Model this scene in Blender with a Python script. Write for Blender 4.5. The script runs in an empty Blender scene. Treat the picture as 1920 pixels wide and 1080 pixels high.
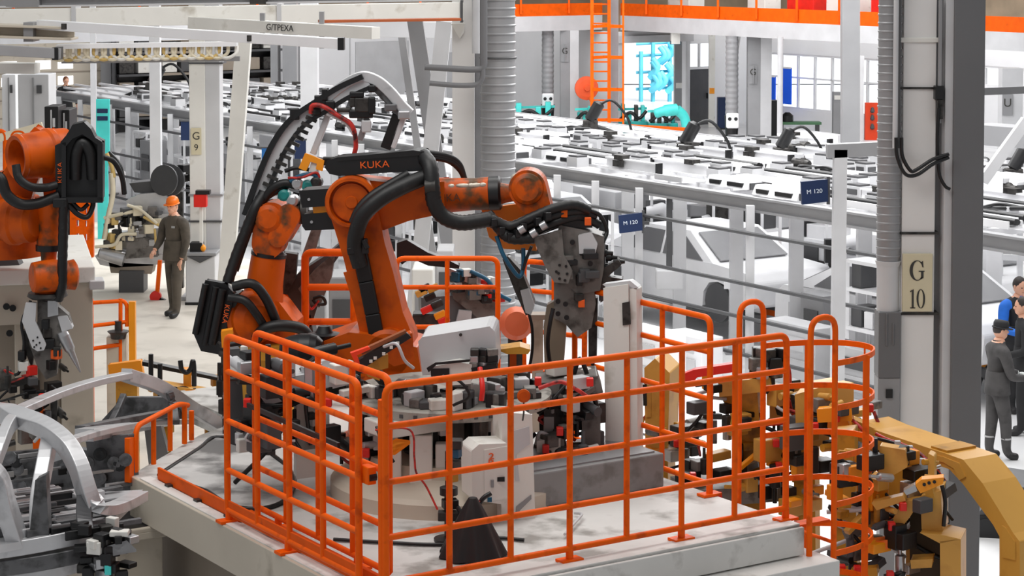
import bpy, math, random
from mathutils import Vector as V, Matrix
random.seed(7)
SC = bpy.context.scene
COL = SC.collection
# ------------------------------------------------------------------ camera
F_PX, CAM_Z, PITCH, HORIZON = 3950.0, 6.25, math.radians(3.0), -90.0
PPY = HORIZON + F_PX * math.tan(PITCH)
cd = bpy.data.cameras.new('camera'); cam = bpy.data.objects.new('camera', cd); COL.objects.link(cam)
cam.location = (0, 0, CAM_Z); cam.rotation_euler = (math.pi/2 - PITCH, 0, 0)
cd.sensor_width = 36; cd.lens = 36 * F_PX / 1920; cd.shift_y = -(540 - PPY) / 1920
cd.clip_start = 0.5; cd.clip_end = 400
SC.camera = cam
# ------------------------------------------------------------------ view, world, lamps
SC.view_settings.view_transform = 'Standard'; SC.view_settings.look = 'None'
SC.view_settings.exposure = 0.0; SC.view_settings.gamma = 1.0; SC.view_settings.use_curve_mapping = False
W = bpy.data.worlds.new('world'); SC.world = W; W.use_nodes = True
wb = W.node_tree.nodes['Background']; wb.inputs[0].default_value = (0.97, 0.985, 1, 1); wb.inputs[1].default_value = 0.36
def area(name, loc, sx, sy, power, aim=(0, 0, -1), col=(1, 0.98, 0.95)):
    l = bpy.data.lights.new(name, 'AREA'); l.shape = 'RECTANGLE'; l.size = sx; l.size_y = sy; l.energy = power; l.color = col
    o = bpy.data.objects.new(name, l); COL.objects.link(o); o.location = loc
    o.rotation_euler = V(aim).to_track_quat('-Z', 'Y').to_euler(); return o
area('high_bay_lamp_near', (-3, 13, 11), 7, 4, 420, (0.1, 0.35, -1))
area('high_bay_lamp_middle', (3, 20, 12), 9, 4, 760, (0, 0.05, -1))
area('line_lamp_near', (6, 30, 9), 10, 9, 1800, (0, 0, -1), (1, 1, 1))
area('line_lamp_middle', (0, 42, 10), 14, 10, 3000, (0, 0, -1), (1, 1, 1))
area('daylight_outside', (12, 80, 12), 14, 6, 5200, (0.2, 1, -0.55), (0.95, 0.98, 1))  # added lamps here light the white backdrop behind doorway and windows
area('daylight_outside', (17, 76, 12), 14, 6, 5200, (1, 0.55, -0.6), (0.95, 0.98, 1))
area('line_lamp_far', (4, 62, 10), 26, 12, 3700, (0, 0.15, -1), (1, 1, 1))
# ------------------------------------------------------------------ from the camera's view to the place
def ray(px, py):
    x = (px - 960) / F_PX; y = -(py - PPY) / F_PX; c, s = math.cos(PITCH), math.sin(PITCH)
    return V((x, y * s + c, y * c - s))
CAM = V((0, 0, CAM_Z))
def P(px, py, Y):                       # the point seen at px, py at depth Y
    d = ray(px, py); return CAM + d * (Y / d.y)
def G(px, py, z):                       # the point seen at px, py on the level z
    d = ray(px, py); return CAM + d * ((z - CAM_Z) / d.z)
class Pl:                               # an upright plane through o with normal n (towards the camera)
    def __init__(s, o, n): s.o = V(o); s.n = V(n).normalized()
    def __call__(s, px, py, off=0.0):
        d = ray(px, py); t = (s.o - CAM).dot(s.n) / d.dot(s.n); return CAM + d * t + s.n * off
# ------------------------------------------------------------------ mesh builder
Z = V((0, 0, 1))
def frame(d, up=Z):
    d = V(d).normalized(); up = V(up)
    if abs(d.dot(up.normalized())) > 0.999: up = V((0, 1, 0)) if abs(d.y) < 0.9 else V((1, 0, 0))
    x = d.cross(up).normalized(); y = x.cross(d).normalized(); return x, y, d
ORG = {}
def fillet(pts, r, k=5, closed=False):
    pts = [V(p) for p in pts]; n = len(pts); out = []
    for i, p in enumerate(pts):
        if not closed and i in (0, n - 1): out.append(p); continue
        a = pts[i - 1]; b = pts[(i + 1) % n]; da = a - p; db = b - p
        rr = min(r, da.length * 0.49, db.length * 0.49); s = p + da.normalized() * rr; e = p + db.normalized() * rr
        for j in range(k + 1):
            t = j / k; out.append(s * (1 - t) ** 2 + p * 2 * t * (1 - t) + e * t * t)
    return out
def curve(pts, k=6):                    # Catmull-Rom through the points
    pts = [V(p) for p in pts]; q = [pts[0] * 2 - pts[1]] + pts + [pts[-1] * 2 - pts[-2]]; out = []
    for i in range(1, len(q) - 2):
        a, b, c, d = q[i - 1], q[i], q[i + 1], q[i + 2]
        for j in range(k):
            t = j / k
            out.append(0.5 * (b * 2 + (c - a) * t + (a * 2 - b * 5 + c * 4 - d) * t * t + (b * 3 - a - c * 3 + d) * t ** 3))
    out.append(pts[-1]); return out
def sweep(q, w, h, up=Z):
    rings = []
    for i, p in enumerate(q):
        x_, y_, _ = frame(q[min(i + 1, len(q) - 1)] - q[max(i - 1, 0)], up); rings.append([p + x_ * a * w / 2 + y_ * c * h / 2 for a, c in ((-1, -1), (1, -1), (1, 1), (-1, 1))])
    return B().loft(rings, False)
class B:
    def __init__(s): s.v = []; s.f = []; s.sm = []; s.mi = []
    def add(s, vs, fs, smooth=False, mi=0):
        o = len(s.v); s.v += [V(v) for v in vs]
        for f in fs: s.f.append([i + o for i in f]); s.sm.append(smooth); s.mi.append(mi)
        return s
    def box(s, c, size, rot=0.0, mi=0, R=None):
        c = V(c); hx, hy, hz = [k / 2 for k in size]
        R = R or Matrix.Rotation(rot, 3, 'Z')
        vs = [c + R @ V((x * hx, y * hy, z * hz)) for z in (-1, 1) for y in (-1, 1) for x in (-1, 1)]
        return s.add(vs, [(0, 2, 3, 1), (4, 5, 7, 6), (0, 1, 5, 4), (2, 6, 7, 3), (0, 4, 6, 2), (1, 3, 7, 5)], False, mi)
    def bar(s, p, q, w, h, up=Z, mi=0):
        p, q = V(p), V(q); x, y, d = frame(q - p, up); vs = []
        for e in (p, q):
            for a, b in ((-1, -1), (1, -1), (1, 1), (-1, 1)): vs.append(e + x * a * w / 2 + y * b * h / 2)
        return s.add(vs, [(3, 2, 1, 0), (4, 5, 6, 7), (0, 1, 5, 4), (1, 2, 6, 5), (2, 3, 7, 6), (3, 0, 4, 7)], False, mi)
    def ibeam(s, p, q, w, h, t, up=Z, mi=0):
        x, y, d = frame(V(q) - V(p), up); k = y * (h / 2 - t / 2)
        s.bar(V(p) + k, V(q) + k, w, t, up, mi); s.bar(V(p) - k, V(q) - k, w, t, up, mi); return s.bar(p, q, t, h - 2 * t, up, mi)
    def tube(s, pts, r, n=8, closed=False, caps=True, mi=0):
        pts = [V(p) for p in pts]; m = len(pts); rs = r if isinstance(r, (list, tuple)) else [r] * m
        T = []
        for i in range(m):
            a = pts[(i - 1) % m] if (closed or i > 0) else pts[i]; b = pts[(i + 1) % m] if (closed or i < m - 1) else pts[i]
            d = b - a; T.append(d.normalized() if d.length > 1e-9 else V((0, 0, 1)))
        x, y, _ = frame(T[0]); vs = []
        for i in range(m):
            if i: x = (x - T[i] * x.dot(T[i])); x = x.normalized() if x.length > 1e-6 else frame(T[i])[0]; y = T[i].cross(x)
            elif True: y = T[0].cross(x)
            for j in range(n):
                a = 2 * math.pi * j / n; vs.append(pts[i] + x * math.cos(a) * rs[i] + y * math.sin(a) * rs[i])
        fs = []; mm = m if closed else m - 1
        for i in range(mm):
            for j in range(n):
                a = i * n + j; b = i * n + (j + 1) % n; c = ((i + 1) % m) * n; fs.append((a, b, c + (j + 1) % n, c + j))
        s.add(vs, fs, True, mi)
        if caps and not closed:
            s.add(vs[:n], [list(range(n))[::-1]], False, mi); s.add(vs[-n:], [list(range(n))], False, mi)
        return s
    def cyl(s, p, q, r, r2=None, n=16, mi=0): return s.tube([p, q], [r, r if r2 is None else r2], n, mi=mi)
    def lathe(s, p, d, prof, n=20, mi=0):
        x, y, d = frame(d); p = V(p); vs = []; fs = []
        for h, r in prof:
            for j in range(n):
                a = 2 * math.pi * j / n; vs.append(p + d * h + (x * math.cos(a) + y * math.sin(a)) * r)
        # flat-shaded steps need no shared edges: each ring pair gets its own vertices
        for i in range(len(prof) - 1):
            a = vs[i * n:(i + 1) * n] + vs[(i + 1) * n:(i + 2) * n]
            s.add(a, [(j, (j + 1) % n, n + (j + 1) % n, n + j) for j in range(n)], True, mi)
        s.add(vs[:n], [list(range(n))[::-1]], False, mi); return s.add(vs[-n:], [list(range(n))], False, mi)
    def prism(s, poly, ext, mi=0, smooth=False):
        poly = [V(p) for p in poly]; n = len(poly); ext = V(ext); t = [p + ext for p in poly]
        nrm = V((0, 0, 0))
        for i in range(n): nrm += poly[i].cross(poly[(i + 1) % n])
        fl = nrm.dot(ext) > 0
        a = list(range(n)); s.add(poly, [a[::-1] if fl else a], False, mi); s.add(t, [a if fl else a[::-1]], False, mi)
        q = [(i, (i + 1) % n, n + (i + 1) % n, n + i) for i in range(n)]
        return s.add(poly + t, q if fl else [f[::-1] for f in q], smooth, mi)
    def hull2(s, p, q, r1, r2, ext, k=12, mi=0):      # the outline round two circles, extruded along ext
        ext = V(ext); p, q = V(p), V(q); nn = ext.normalized(); d = q - p; d = d - nn * d.dot(nn); L = d.length; d.normalize(); y = nn.cross(d)
        b = math.acos(max(-1, min(1, (r1 - r2) / L))); poly = []
        for i in range(k + 1):
            a = b + (2 * math.pi - 2 * b) * i / k; poly.append(p + (d * math.cos(a) + y * math.sin(a)) * r1)
        for i in range(k + 1):
            a = -b + 2 * b * i / k; poly.append(q + (d * math.cos(a) + y * math.sin(a)) * r2)
        return s.prism([x - ext / 2 for x in poly], ext, mi)
    def ball(s, c, r, n=16, m=10, mi=0, R=None):
        r = V((r, r, r)) if not hasattr(r, '__len__') else V(r); c = V(c); vs = []; fs = []
        for i in range(m + 1):
            th = math.pi * i / m
            for j in range(n):
                ph = 2 * math.pi * j / n; w = V((r.x * math.sin(th) * math.cos(ph), r.y * math.sin(th) * math.sin(ph), r.z * math.cos(th)))
                vs.append(c + (R @ w if R else w))
        for i in range(m):
            for j in range(n): fs.append((i * n + j, (i + 1) * n + j, (i + 1) * n + (j + 1) % n, i * n + (j + 1) % n))
        return s.add(vs, fs, True, mi)
    def loft(s, rings, smooth=True, mi=0, caps=True):
        n = len(rings[0]); vs = [p for r in rings for p in r]; fs = []
        for i in range(len(rings) - 1):
            for j in range(n): fs.append((i * n + j, i * n + (j + 1) % n, (i + 1) * n + (j + 1) % n, (i + 1) * n + j))
        s.add(vs, fs, smooth, mi)
        if caps: s.add(rings[0], [list(range(n))[::-1]], False, mi); s.add(rings[-1], [list(range(n))], False, mi)
        return s
    def build(s, name, mat, parent=None, bev=0.0, seg=2):
        me = bpy.data.meshes.new(name); o = bpy.data.objects.new(name, me); COL.objects.link(o)
        if parent is None:
            lo = [min(v[i] for v in s.v) for i in range(3)]; hi = [max(v[i] for v in s.v) for i in range(3)]
            org = V(((lo[0] + hi[0]) / 2, (lo[1] + hi[1]) / 2, lo[2])); o.location = org
        else: org = ORG[parent.name]; o.parent = parent
        ORG[o.name] = org
        me.from_pydata([v - org for v in s.v], [], s.f)
        for m in (mat if isinstance(mat, (list, tuple)) else [mat]): me.materials.append(m)
        me.polygons.foreach_set('use_smooth', s.sm); me.polygons.foreach_set('material_index', s.mi); me.update()
        if bev:
            m = o.modifiers.new('bevel', 'BEVEL'); m.width = bev; m.segments = seg; m.limit_method = 'ANGLE'; m.angle_limit = 0.7
        return o
def tag(o, label=None, cat=None, group=None, kind=None):
    if label: o['label'] = label
    if cat: o['category'] = cat
    if group: o['group'] = group
    if kind: o['kind'] = kind
    return o
def thing(name, loc, label, cat, group=None, rz=0.0):
    o = bpy.data.objects.new(name, None); COL.objects.link(o); o.location = loc; o.rotation_euler = (0, 0, rz); o.empty_display_size = 0.1
    ORG[o.name] = V(loc); return tag(o, label, cat, group)
def dup(o, parent=None):                # a thing with copies of its parts and sub-parts
    c = o.copy(); COL.objects.link(c); c.parent = parent
    for ch in o.children: dup(ch, c)
    return c
def struct(o): o['kind'] = 'structure'; return o
# ------------------------------------------------------------------ materials
def lin(c): return tuple((x / 12.92 if x <= 0.04045 else ((x + 0.055) / 1.055) ** 2.4) for x in [k / 255 for k in c])
def mat(name, rgb, rough=0.5, metal=0.0, var=0.12, scale=3.0, dirt=None, amount=0.5, dscale=6.0, bump=0.0, coat=0.0, spec=None):
    m = bpy.data.materials.new(name); m.use_nodes = True; nt = m.node_tree; bs = nt.nodes['Principled BSDF']
    bs.inputs['Roughness'].default_value = rough; bs.inputs['Metallic'].default_value = metal
    if spec is not None: bs.inputs['Specular IOR Level'].default_value = spec
    if coat: bs.inputs['Coat Weight'].default_value = coat
    geo = nt.nodes.new('ShaderNodeNewGeometry')
    def noise(sc, det=4.0):
        n = nt.nodes.new('ShaderNodeTexNoise'); n.inputs['Scale'].default_value = sc; n.inputs['Detail'].default_value = det
        nt.links.new(geo.outputs['Position'], n.inputs['Vector']); return n
    c = lin(rgb); r1 = nt.nodes.new('ShaderNodeValToRGB'); n1 = noise(scale)
    e = r1.color_ramp.elements; e[0].position = 0.3; e[1].position = 0.7
    e[0].color = tuple(min(1, x * (1 - var)) for x in c) + (1,); e[1].color = tuple(min(1, x * (1 + var)) for x in c) + (1,)
    nt.links.new(n1.outputs['Fac'], r1.inputs['Fac']); out = r1.outputs['Color']
    if dirt:
        n2 = noise(dscale, 8.0); r2 = nt.nodes.new('ShaderNodeValToRGB'); e = r2.color_ramp.elements
        e[0].position = 1 - amount - 0.08; e[1].position = 1 - amount + 0.08; e[0].color = (0, 0, 0, 1); e[1].color = (1, 1, 1, 1)
        nt.links.new(n2.outputs['Fac'], r2.inputs['Fac'])
        mx = nt.nodes.new('ShaderNodeMix'); mx.data_type = 'RGBA'; mx.inputs['B'].default_value = lin(dirt) + (1,)
        nt.links.new(r2.outputs['Color'], mx.inputs['Factor']); nt.links.new(out, mx.inputs['A']); out = mx.outputs['Result']
    nt.links.new(out, bs.inputs['Base Color'])
    if bump:
        b = nt.nodes.new('ShaderNodeBump'); b.inputs['Strength'].default_value = bump; n3 = noise(scale * 8)
        nt.links.new(n3.outputs['Fac'], b.inputs['Height']); nt.links.new(b.outputs['Normal'], bs.inputs['Normal'])
    return m
def emit(name, rgb, st):
    m = bpy.data.materials.new(name); m.use_nodes = True; bs = m.node_tree.nodes['Principled BSDF']
    bs.inputs['Base Color'].default_value = lin(rgb) + (1,); bs.inputs['Emission Color'].default_value = lin(rgb) + (1,); bs.inputs['Emission Strength'].default_value = st
    return m
RAIL = mat('orange_rail_paint', (245, 98, 0), 0.5, 0, 0.06, 4, (204, 76, 4), 0.36, 9, spec=0.18)
TOE = mat('orange_toe_paint', (226, 88, 4), 0.55, 0, 0.1, 5, (176, 68, 12), 0.3, 8, spec=0.15)
ROB = mat('robot_orange', (202, 84, 6), 0.42, 0, 0.1, 3, (164, 64, 8), 0.42, 5, spec=0.25)
ROBW = mat('worn_robot_orange', (198, 82, 8), 0.45, 0, 0.2, 5, (92, 64, 40), 0.44, 7, spec=0.25)
CHIP = mat('chipped_light_metal', (196, 186, 172), 0.4, 0.3, 0.2, 10)
BLK = mat('black_plastic', (15, 15, 17), 0.42, 0, 0.25, 6)
RUB = mat('black_rubber_hose', (17, 17, 18), 0.48, 0, 0.2, 12, (40, 40, 40), 0.33, 20)
DKM = mat('dark_steel', (62, 60, 58), 0.45, 0.45, 0.3, 8, (30, 29, 28), 0.42, 12)
GUN = mat('gun_grey_metal', (116, 112, 108), 0.5, 0.15, 0.2, 7, (70, 66, 62), 0.42, 9)
STL = mat('bare_steel', (190, 190, 192), 0.3, 0.75, 0.12, 6)
CARS = mat('body_in_white_steel', (206, 206, 208), 0.36, 0.45, 0.08, 4, (158, 158, 160), 0.36, 5)
CARD = mat('stamped_dark_steel', (104, 104, 106), 0.42, 0.4, 0.15, 5, (62, 62, 62), 0.42, 9)
DECK = mat('worn_grey_deck', (206, 205, 202), 0.62, 0, 0.1, 1.6, (146, 143, 138), 0.43, 3.2, 0.15)
DECKS = mat('pale_deck_edge', (222, 220, 216), 0.55, 0, 0.06, 2, (160, 156, 150), 0.33, 4)
MATT = mat('worn_rubber_mat', (192, 191, 189), 0.7, 0, 0.15, 2.5, (104, 103, 102), 0.45, 2.4, 0.2)
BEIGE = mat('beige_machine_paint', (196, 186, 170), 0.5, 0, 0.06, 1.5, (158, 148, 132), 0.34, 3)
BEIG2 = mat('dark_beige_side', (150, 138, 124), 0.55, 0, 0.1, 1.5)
FLB = mat('beige_concrete_floor', (214, 206, 194), 0.5, 0, 0.06, 0.8, (186, 178, 166), 0.42, 1.4)
FLW = mat('white_epoxy_floor', (226, 226, 227), 0.3, 0, 0.05, 0.8, (196, 196, 198), 0.38, 1.1)
WALLW = mat('white_wall_panel', (232, 232, 234), 0.6, 0, 0.04, 0.7)
WALLB = mat('brown_upper_wall', (128, 112, 92), 0.7, 0, 0.2, 1.2)
WHT = mat('white_steel_paint', (236, 236, 238), 0.4, 0, 0.05, 2)
OFFW = mat('off_white_paint', (226, 224, 218), 0.45, 0, 0.05, 2, (186, 180, 168), 0.32, 4)
COLW = mat('white_column_paint', (226, 224, 222), 0.45, 0, 0.04, 1.5)
LGR = mat('light_grey_paint', (196, 196, 198), 0.45, 0, 0.06, 2)
GRY = mat('grey_steel_paint', (142, 142, 144), 0.45, 0, 0.07, 2)
DGR = mat('column_dark_grey', (104, 104, 106), 0.5, 0, 0.04, 1.2)
DK2 = mat('dark_grey_paint', (74, 74, 76), 0.5, 0, 0.1, 3)
ALU = mat('spiral_duct_zinc', (150, 150, 152), 0.45, 0.3, 0.1, 3)
YEL = mat('ochre_machine_paint', (214, 160, 72), 0.42, 0, 0.08, 1.5, (188, 134, 56), 0.38, 3)
YEL2 = mat('dark_ochre_paint', (196, 140, 40), 0.45, 0, 0.12, 3, (130, 88, 22), 0.38, 5)
AMB = mat('amber_orange_paint', (244, 152, 18), 0.42, 0, 0.06, 3)
RED = mat('red_paint', (222, 36, 24), 0.4, 0, 0.12, 4)
REDH = mat('red_hose', (190, 44, 36), 0.45, 0, 0.25, 14, (60, 22, 22), 0.42, 18)
TEAL = mat('teal_machine_paint', (22, 150, 146), 0.4, 0, 0.3, 2, (10, 70, 68), 0.42, 3)
CYA = mat('bright_teal_paint', (70, 206, 200), 0.4, 0, 0.15, 2)
SKYB = mat('sky_blue_steel', (104, 206, 230), 0.5, 0, 0.2, 1)
BLU = mat('navy_sign_blue', (4, 32, 72), 0.45, 0, 0.06, 3)
BLU2 = mat('bright_blue_panel', (8, 98, 250), 0.5, 0, 0.04, 2)
BLUH = mat('blue_hose', (20, 82, 112), 0.45, 0, 0.15, 9)
TXT = mat('pale_lettering', (206, 214, 224), 0.5, 0, 0.02)
INK = mat('dark_lettering', (52, 50, 46), 0.5, 0, 0.02)
SIGN = mat('sand_sign_plate', (208, 198, 168), 0.5, 0, 0.04, 3)
ORT = mat('orange_lettering', (240, 96, 20), 0.5, 0, 0.05, 3)
SKIN = mat('skin', (222, 168, 140), 0.5, 0, 0.06, 8)
HAIR = mat('dark_hair', (46, 38, 34), 0.6, 0, 0.2, 20)
WKG = mat('dark_grey_workwear', (72, 70, 70), 0.8, 0, 0.14, 9, (56, 54, 54), 0.42, 5)
WKB = mat('brown_grey_workwear', (84, 76, 66), 0.8, 0, 0.14, 9, (62, 56, 48), 0.42, 5)
WKK = mat('black_workwear', (32, 32, 34), 0.8, 0, 0.14, 9)
WKBL = mat('blue_workwear', (32, 110, 214), 0.75, 0, 0.1, 9)
SHOE = mat('black_shoe_leather', (30, 29, 30), 0.5, 0, 0.1, 9)
REFL = mat('reflective_strip', (176, 176, 176), 0.4, 0.2, 0.05)
GLOV = mat('pale_work_glove', (196, 200, 198), 0.7, 0, 0.1)
HELM = mat('orange_helmet_plastic', (255, 124, 14), 0.35, 0, 0.05)
GLS = bpy.data.materials.new('car_glass'); GLS.use_nodes = True
_b = GLS.node_tree.nodes['Principled BSDF']; _b.inputs['Base Color'].default_value = (0.03, 0.035, 0.04, 1); _b.inputs['Roughness'].default_value = 0.15
WGL = bpy.data.materials.new('window_glass'); WGL.use_nodes = True
_b = WGL.node_tree.nodes['Principled BSDF']; _b.inputs['Base Color'].default_value = (0.97, 0.99, 1, 1); _b.inputs['Roughness'].default_value = 0.02
_b.inputs['Transmission Weight'].default_value = 1.0; _b.inputs['IOR'].default_value = 1.02
LAMP = emit('lit_lamp_white', (255, 255, 255), 2.2)
PANE = emit('daylight_pane', (250, 252, 255), 1.2)
def text(body, loc, right, up, size, mat, parent, name='lettering', ext=0.002, sx=1.0):
    cu = bpy.data.curves.new(name, 'FONT'); cu.body = body; cu.size = size; cu.align_x = 'CENTER'; cu.align_y = 'CENTER'; cu.extrude = ext
    t = bpy.data.objects.new('tmp', cu); COL.objects.link(t); bpy.context.view_layer.update()
    me = bpy.data.meshes.new_from_object(t.evaluated_get(bpy.context.evaluated_depsgraph_get())); bpy.data.objects.remove(t)
    r = V(right).normalized(); u = V(up); u = (u - r * u.dot(r)).normalized(); n = r.cross(u); org = ORG[parent.name]
    for v in me.vertices: c = v.co.copy(); v.co = V(loc) + r * c.x * sx + u * c.y + n * c.z - org
    me.materials.clear(); me.materials.append(mat); me.name = name
    o = bpy.data.objects.new(name, me); COL.objects.link(o); o.parent = parent; ORG[o.name] = org; return o
# ================================================================== the hall
o = B().box((2, 50, -0.1), (90, 90, 0.2)).build('floor', FLW); struct(o)
# raised beige floor on the near side of the line
ZB = 0.78
fl = B(); fl.prism([(-12, 20.5, 0.0), (-0.4, 20.5, 0.0), (-0.4, 31.0, 0.0), (-8.2, 42.5, 0.0), (-14, 42.5, 0.0)], (0, 0, ZB)); struct(fl.build('floor_raised', FLB))
D1 = V((-0.545, 0.839, 0)); N1 = V((0.839, 0.545, 0))     # the two directions everything in the hall is built along
WO = V((6.77, 76, 0))
def WF(t, z, off=0.0): return WO - N1 * t - D1 * off * 1.0 + V((0, 0, z))   # far wall, t runs to the left, off towards us
def wall_box(b, t0, t1, z0, z1, off0=-0.25, off1=0.0, mi=0):
    b.prism([WF(t0, z0, off0), WF(t1, z0, off0), WF(t1, z0, off1), WF(t0, z0, off1)], (0, 0, z1 - z0), mi)
RC = -9.0                              # the wall left of the doorway stands further back
def back_box(b, t0, t1, z0, z1, o0=-0.25, o1=0.0, mi=0): wall_box(b, t0, t1, z0, z1, RC + o0, RC + o1, mi)
b = B()
back_box(b, -2, 32, 0, 4.2); back_box(b, -2, 32, 4.2, 10, mi=1); wall_box(b, 3.49, 3.7, 0, 3.45, RC, 0.0); wall_box(b, 3.49, 3.7, 3.45, 9, RC, 0.0, 1)
wall_box(b, 0.6, 3.49, 3.2, 3.45); wall_box(b, 0.55, 0.6, 0, 3.45); wall_box(b, -0.62, 0.55, 2.02, 2.1); wall_box(b, -0.62, 0.55, 2.95, 3.45)
wall_box(b, -2.18, -0.62, 0, 3.45); wall_box(b, -2.18, 3.49, 3.45, 9, mi=1)
struct(b.build('wall_far', [WALLW, WALLB]))
for i, t in enumerate((5.4, 7.0, 9.4, 11.2, 13.0)):
    b = B(); back_box(b, t, t + 0.05, 0, 4.0, 0.0, 0.03); struct(b.build('trim_%d' % (i + 1), LGR))
for (t0, t1, z1) in ((6.9, 9.2, 2.9), (4.6, 5.2, 2.4)):
    b = B(); back_box(b, t0, t1, 0, z1, 0.0, 0.04); struct(b.build('door_%d' % (3 if t0 > 6 else 4), LGR))
for px0, px1 in ((502, 516), (530, 556)):
    k0, k1 = (px0 - 960) / F_PX, (px1 - 960) / F_PX; W1 = WO + D1 * 9; f_ = lambda k: (W1.x - W1.y * k) / (0.839 - 0.545 * k)
    b = B(); back_box(b, f_(k1), f_(k0), 0, 4.6, 0.0, 0.25); struct(b.build('trim_%d' % (9 + (px0 > 520)), GRY))
dr = B(); wall_box(dr, -0.6, 0.53, 0, 2.02, -0.12, -0.04); d1 = struct(dr.build('door_1', DK2))
b = B(); wall_box(b, -0.42, -0.36, 0.95, 1.15, -0.04, 0.06); b.build('handle', BLK, d1)
b = B(); wall_box(b, -0.6, 0.53, 2.1, 2.95, -0.14, -0.1); w = struct(b.build('window_3', WGL))
b = B()
for t in (-0.6, -0.05, 0.47): wall_box(b, t, t + 0.06, 2.1, 2.95, -0.1, 0.0)
b.build('window_frame', WHT, w)
# loading doorway with a lintel box
b = B(); wall_box(b, 0.4, 3.7, 3.05, 3.3, 0.0, 0.18); wall_box(b, 3.49, 3.62, 0, 3.1, 0, 0.1); wall_box(b, 0.5, 0.62, 0, 3.1, 0, 0.1); struct(b.build('trim_8', LGR))
# window wall
VO = V((8.6, 77.2, 0))
def WV(t, z, off=0.0): return VO - D1 * t - N1 * off + V((0, 0, z))
def wv(b, t0, t1, z0, z1, a=-0.25, c=0.0, mi=0): b.prism([WV(t0, z0, a), WV(t1, z0, a), WV(t1, z0, c), WV(t0, z0, c)], (0, 0, z1 - z0), mi)
b = B(); wv(b, 0, 34, 0, 0.65); wv(b, 0, 1.0, 0.65, 2.62); wv(b, 7.3, 10.2, 0.65, 2.62); wv(b, 10.2, 14.4, 0.65, 1.95); wv(b, 14.4, 34, 0.65, 2.62); wv(b, 0, 34, 2.62, 3.5); wv(b, 0, 34, 3.5, 9, mi=1)
struct(b.build('wall_right', [WALLW, WALLB]))
for k, (t0, t1, z0, n, zm) in enumerate(((1.0, 7.3, 0.65, 7, 1.75), (10.2, 14.4, 1.95, 5, None))):
    b = B(); wv(b, t0, t1, z0, 2.62, -0.16, -0.14); w = struct(b.build('window_%d' % (k + 1), WGL)); b = B()
    for i in range(n + 1): x = t0 + (t1 - t0) * i / n; wv(b, x - 0.04, x + 0.04, z0, 2.62, -0.13, -0.04)
    wv(b, t0, t1, z0, z0 + 0.07, -0.13, -0.03); wv(b, t0, t1, 2.55, 2.62, -0.13, -0.03)
    if zm: wv(b, t0, t1, zm, zm + 0.06, -0.13, -0.04)
    b.build('window_frame', WHT, w)
for px0, px1, y0, y1, lab in ((1472, 1484, 126, 196, 'wide bright blue sheet hanging before the far window'), (1447, 1454, 143, 192, 'narrow bright blue sheet beside the pipe at the window edge')):
    pa = Pl(WV(0, 0, 0.5), -N1); p0, p1 = pa(px0 - 12 * (px1 > 1480), y0), pa(px1, y0); zb = pa(px1, y1).z
    b = B(); b.bar(V((p0.x, p0.y, (p0.z + zb) / 2)), V((p1.x, p1.y, (p0.z + zb) / 2)), 0.05, p0.z - zb)
    t = b.build('blue_sheet', BLU2); tag(t, lab, 'sheet')
    b = B(); b.bar(V((p0.x, p0.y, p0.z)), V((p1.x, p1.y, p0.z)), 0.07, 0.06); b.build('hanging_rail', WHT, t)
o = B().box((12, 118, -0.15), (110, 60, 0.2)).build('floor_outside', WALLW); struct(o)
b = B(); b.box((2, 100, 5), (44, 0.4, 10)); b.prism([(22, 100, 0), (46, 64, 0), (46.4, 64.3, 0), (22.4, 100.3, 0)], (0, 0, 10)); struct(b.build('bright_backdrop', WHT))  # added white backdrop, lit so that doorway and windows look bright
# what stands outside the doorway: sky-blue pipe rack
t = thing('pipe_rack', V((6.6, 88, 0)), 'sky blue steel pipe rack outside the open loading door', 'rack')
for x in (5.4, 5.9, 6.6, 7.1): b = B(); b.tube([(x, 88, 0), (x, 88, 2.6 + 0.5 * math.sin(x * 9))], 0.09); b.build('upright', SKYB, t)
for z in (0.5, 1.2, 1.9, 2.4): b = B(); b.tube([(5.2, 88.2, z), (7.3, 88.2, z + 0.1)], 0.06); b.build('pipe', SKYB, t)
for i in range(14): b = B(); a = random.uniform(5.7, 6.9); z = random.uniform(0.3, 1.9); b.tube(curve([(a, 87.8, z), (a + 0.3, 87.6, z + 0.35), (a + 0.1, 87.7, z + 0.7)]), 0.13); b.build('pipe_elbow', SKYB, t)
# ------------------------------------------------------------------ mezzanine walkway
MA = V((3.4, 75, 0)); MZ = 3.5
mz = thing('mezzanine_walkway', MA, 'grey steel mezzanine walkway with orange kick plate running under the top of the hall', 'walkway')
def seg(p, q, z0, z1, w, m, nm, par, off=V((0, 0, 0))):
    b = B(); c = V((0, 0, (z0 + z1) / 2)); b.bar(p + c + off, q + c + off, w, z1 - z0); return b.build(nm, m, par)
RA, RB = MA, MA - D1 * 44; LB = MA - N1 * 34
seg(RA, RB, MZ, MZ + 0.52, 0.3, LGR, 'edge_beam', mz); seg(RA, LB, MZ, MZ + 0.52, 0.3, LGR, 'edge_beam', mz)
seg(RA, RB, MZ + 0.52, MZ + 0.95, 0.06, TOE, 'kick_plate', mz, -N1 * 0.12); seg(RA, LB, MZ + 0.52, MZ + 0.95, 0.06, TOE, 'kick_plate', mz, -D1 * 0.12)
b = B(); b.prism([RA + V((0, 0, MZ + 0.3)), RB + V((0, 0, MZ + 0.3)), RB + N1 * 2.4 + V((0, 0, MZ + 0.3)), RA + N1 * 2.4 + V((0, 0, MZ + 0.3))], (0, 0, 0.1)); b.build('deck_plate', DK2, mz)
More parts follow.
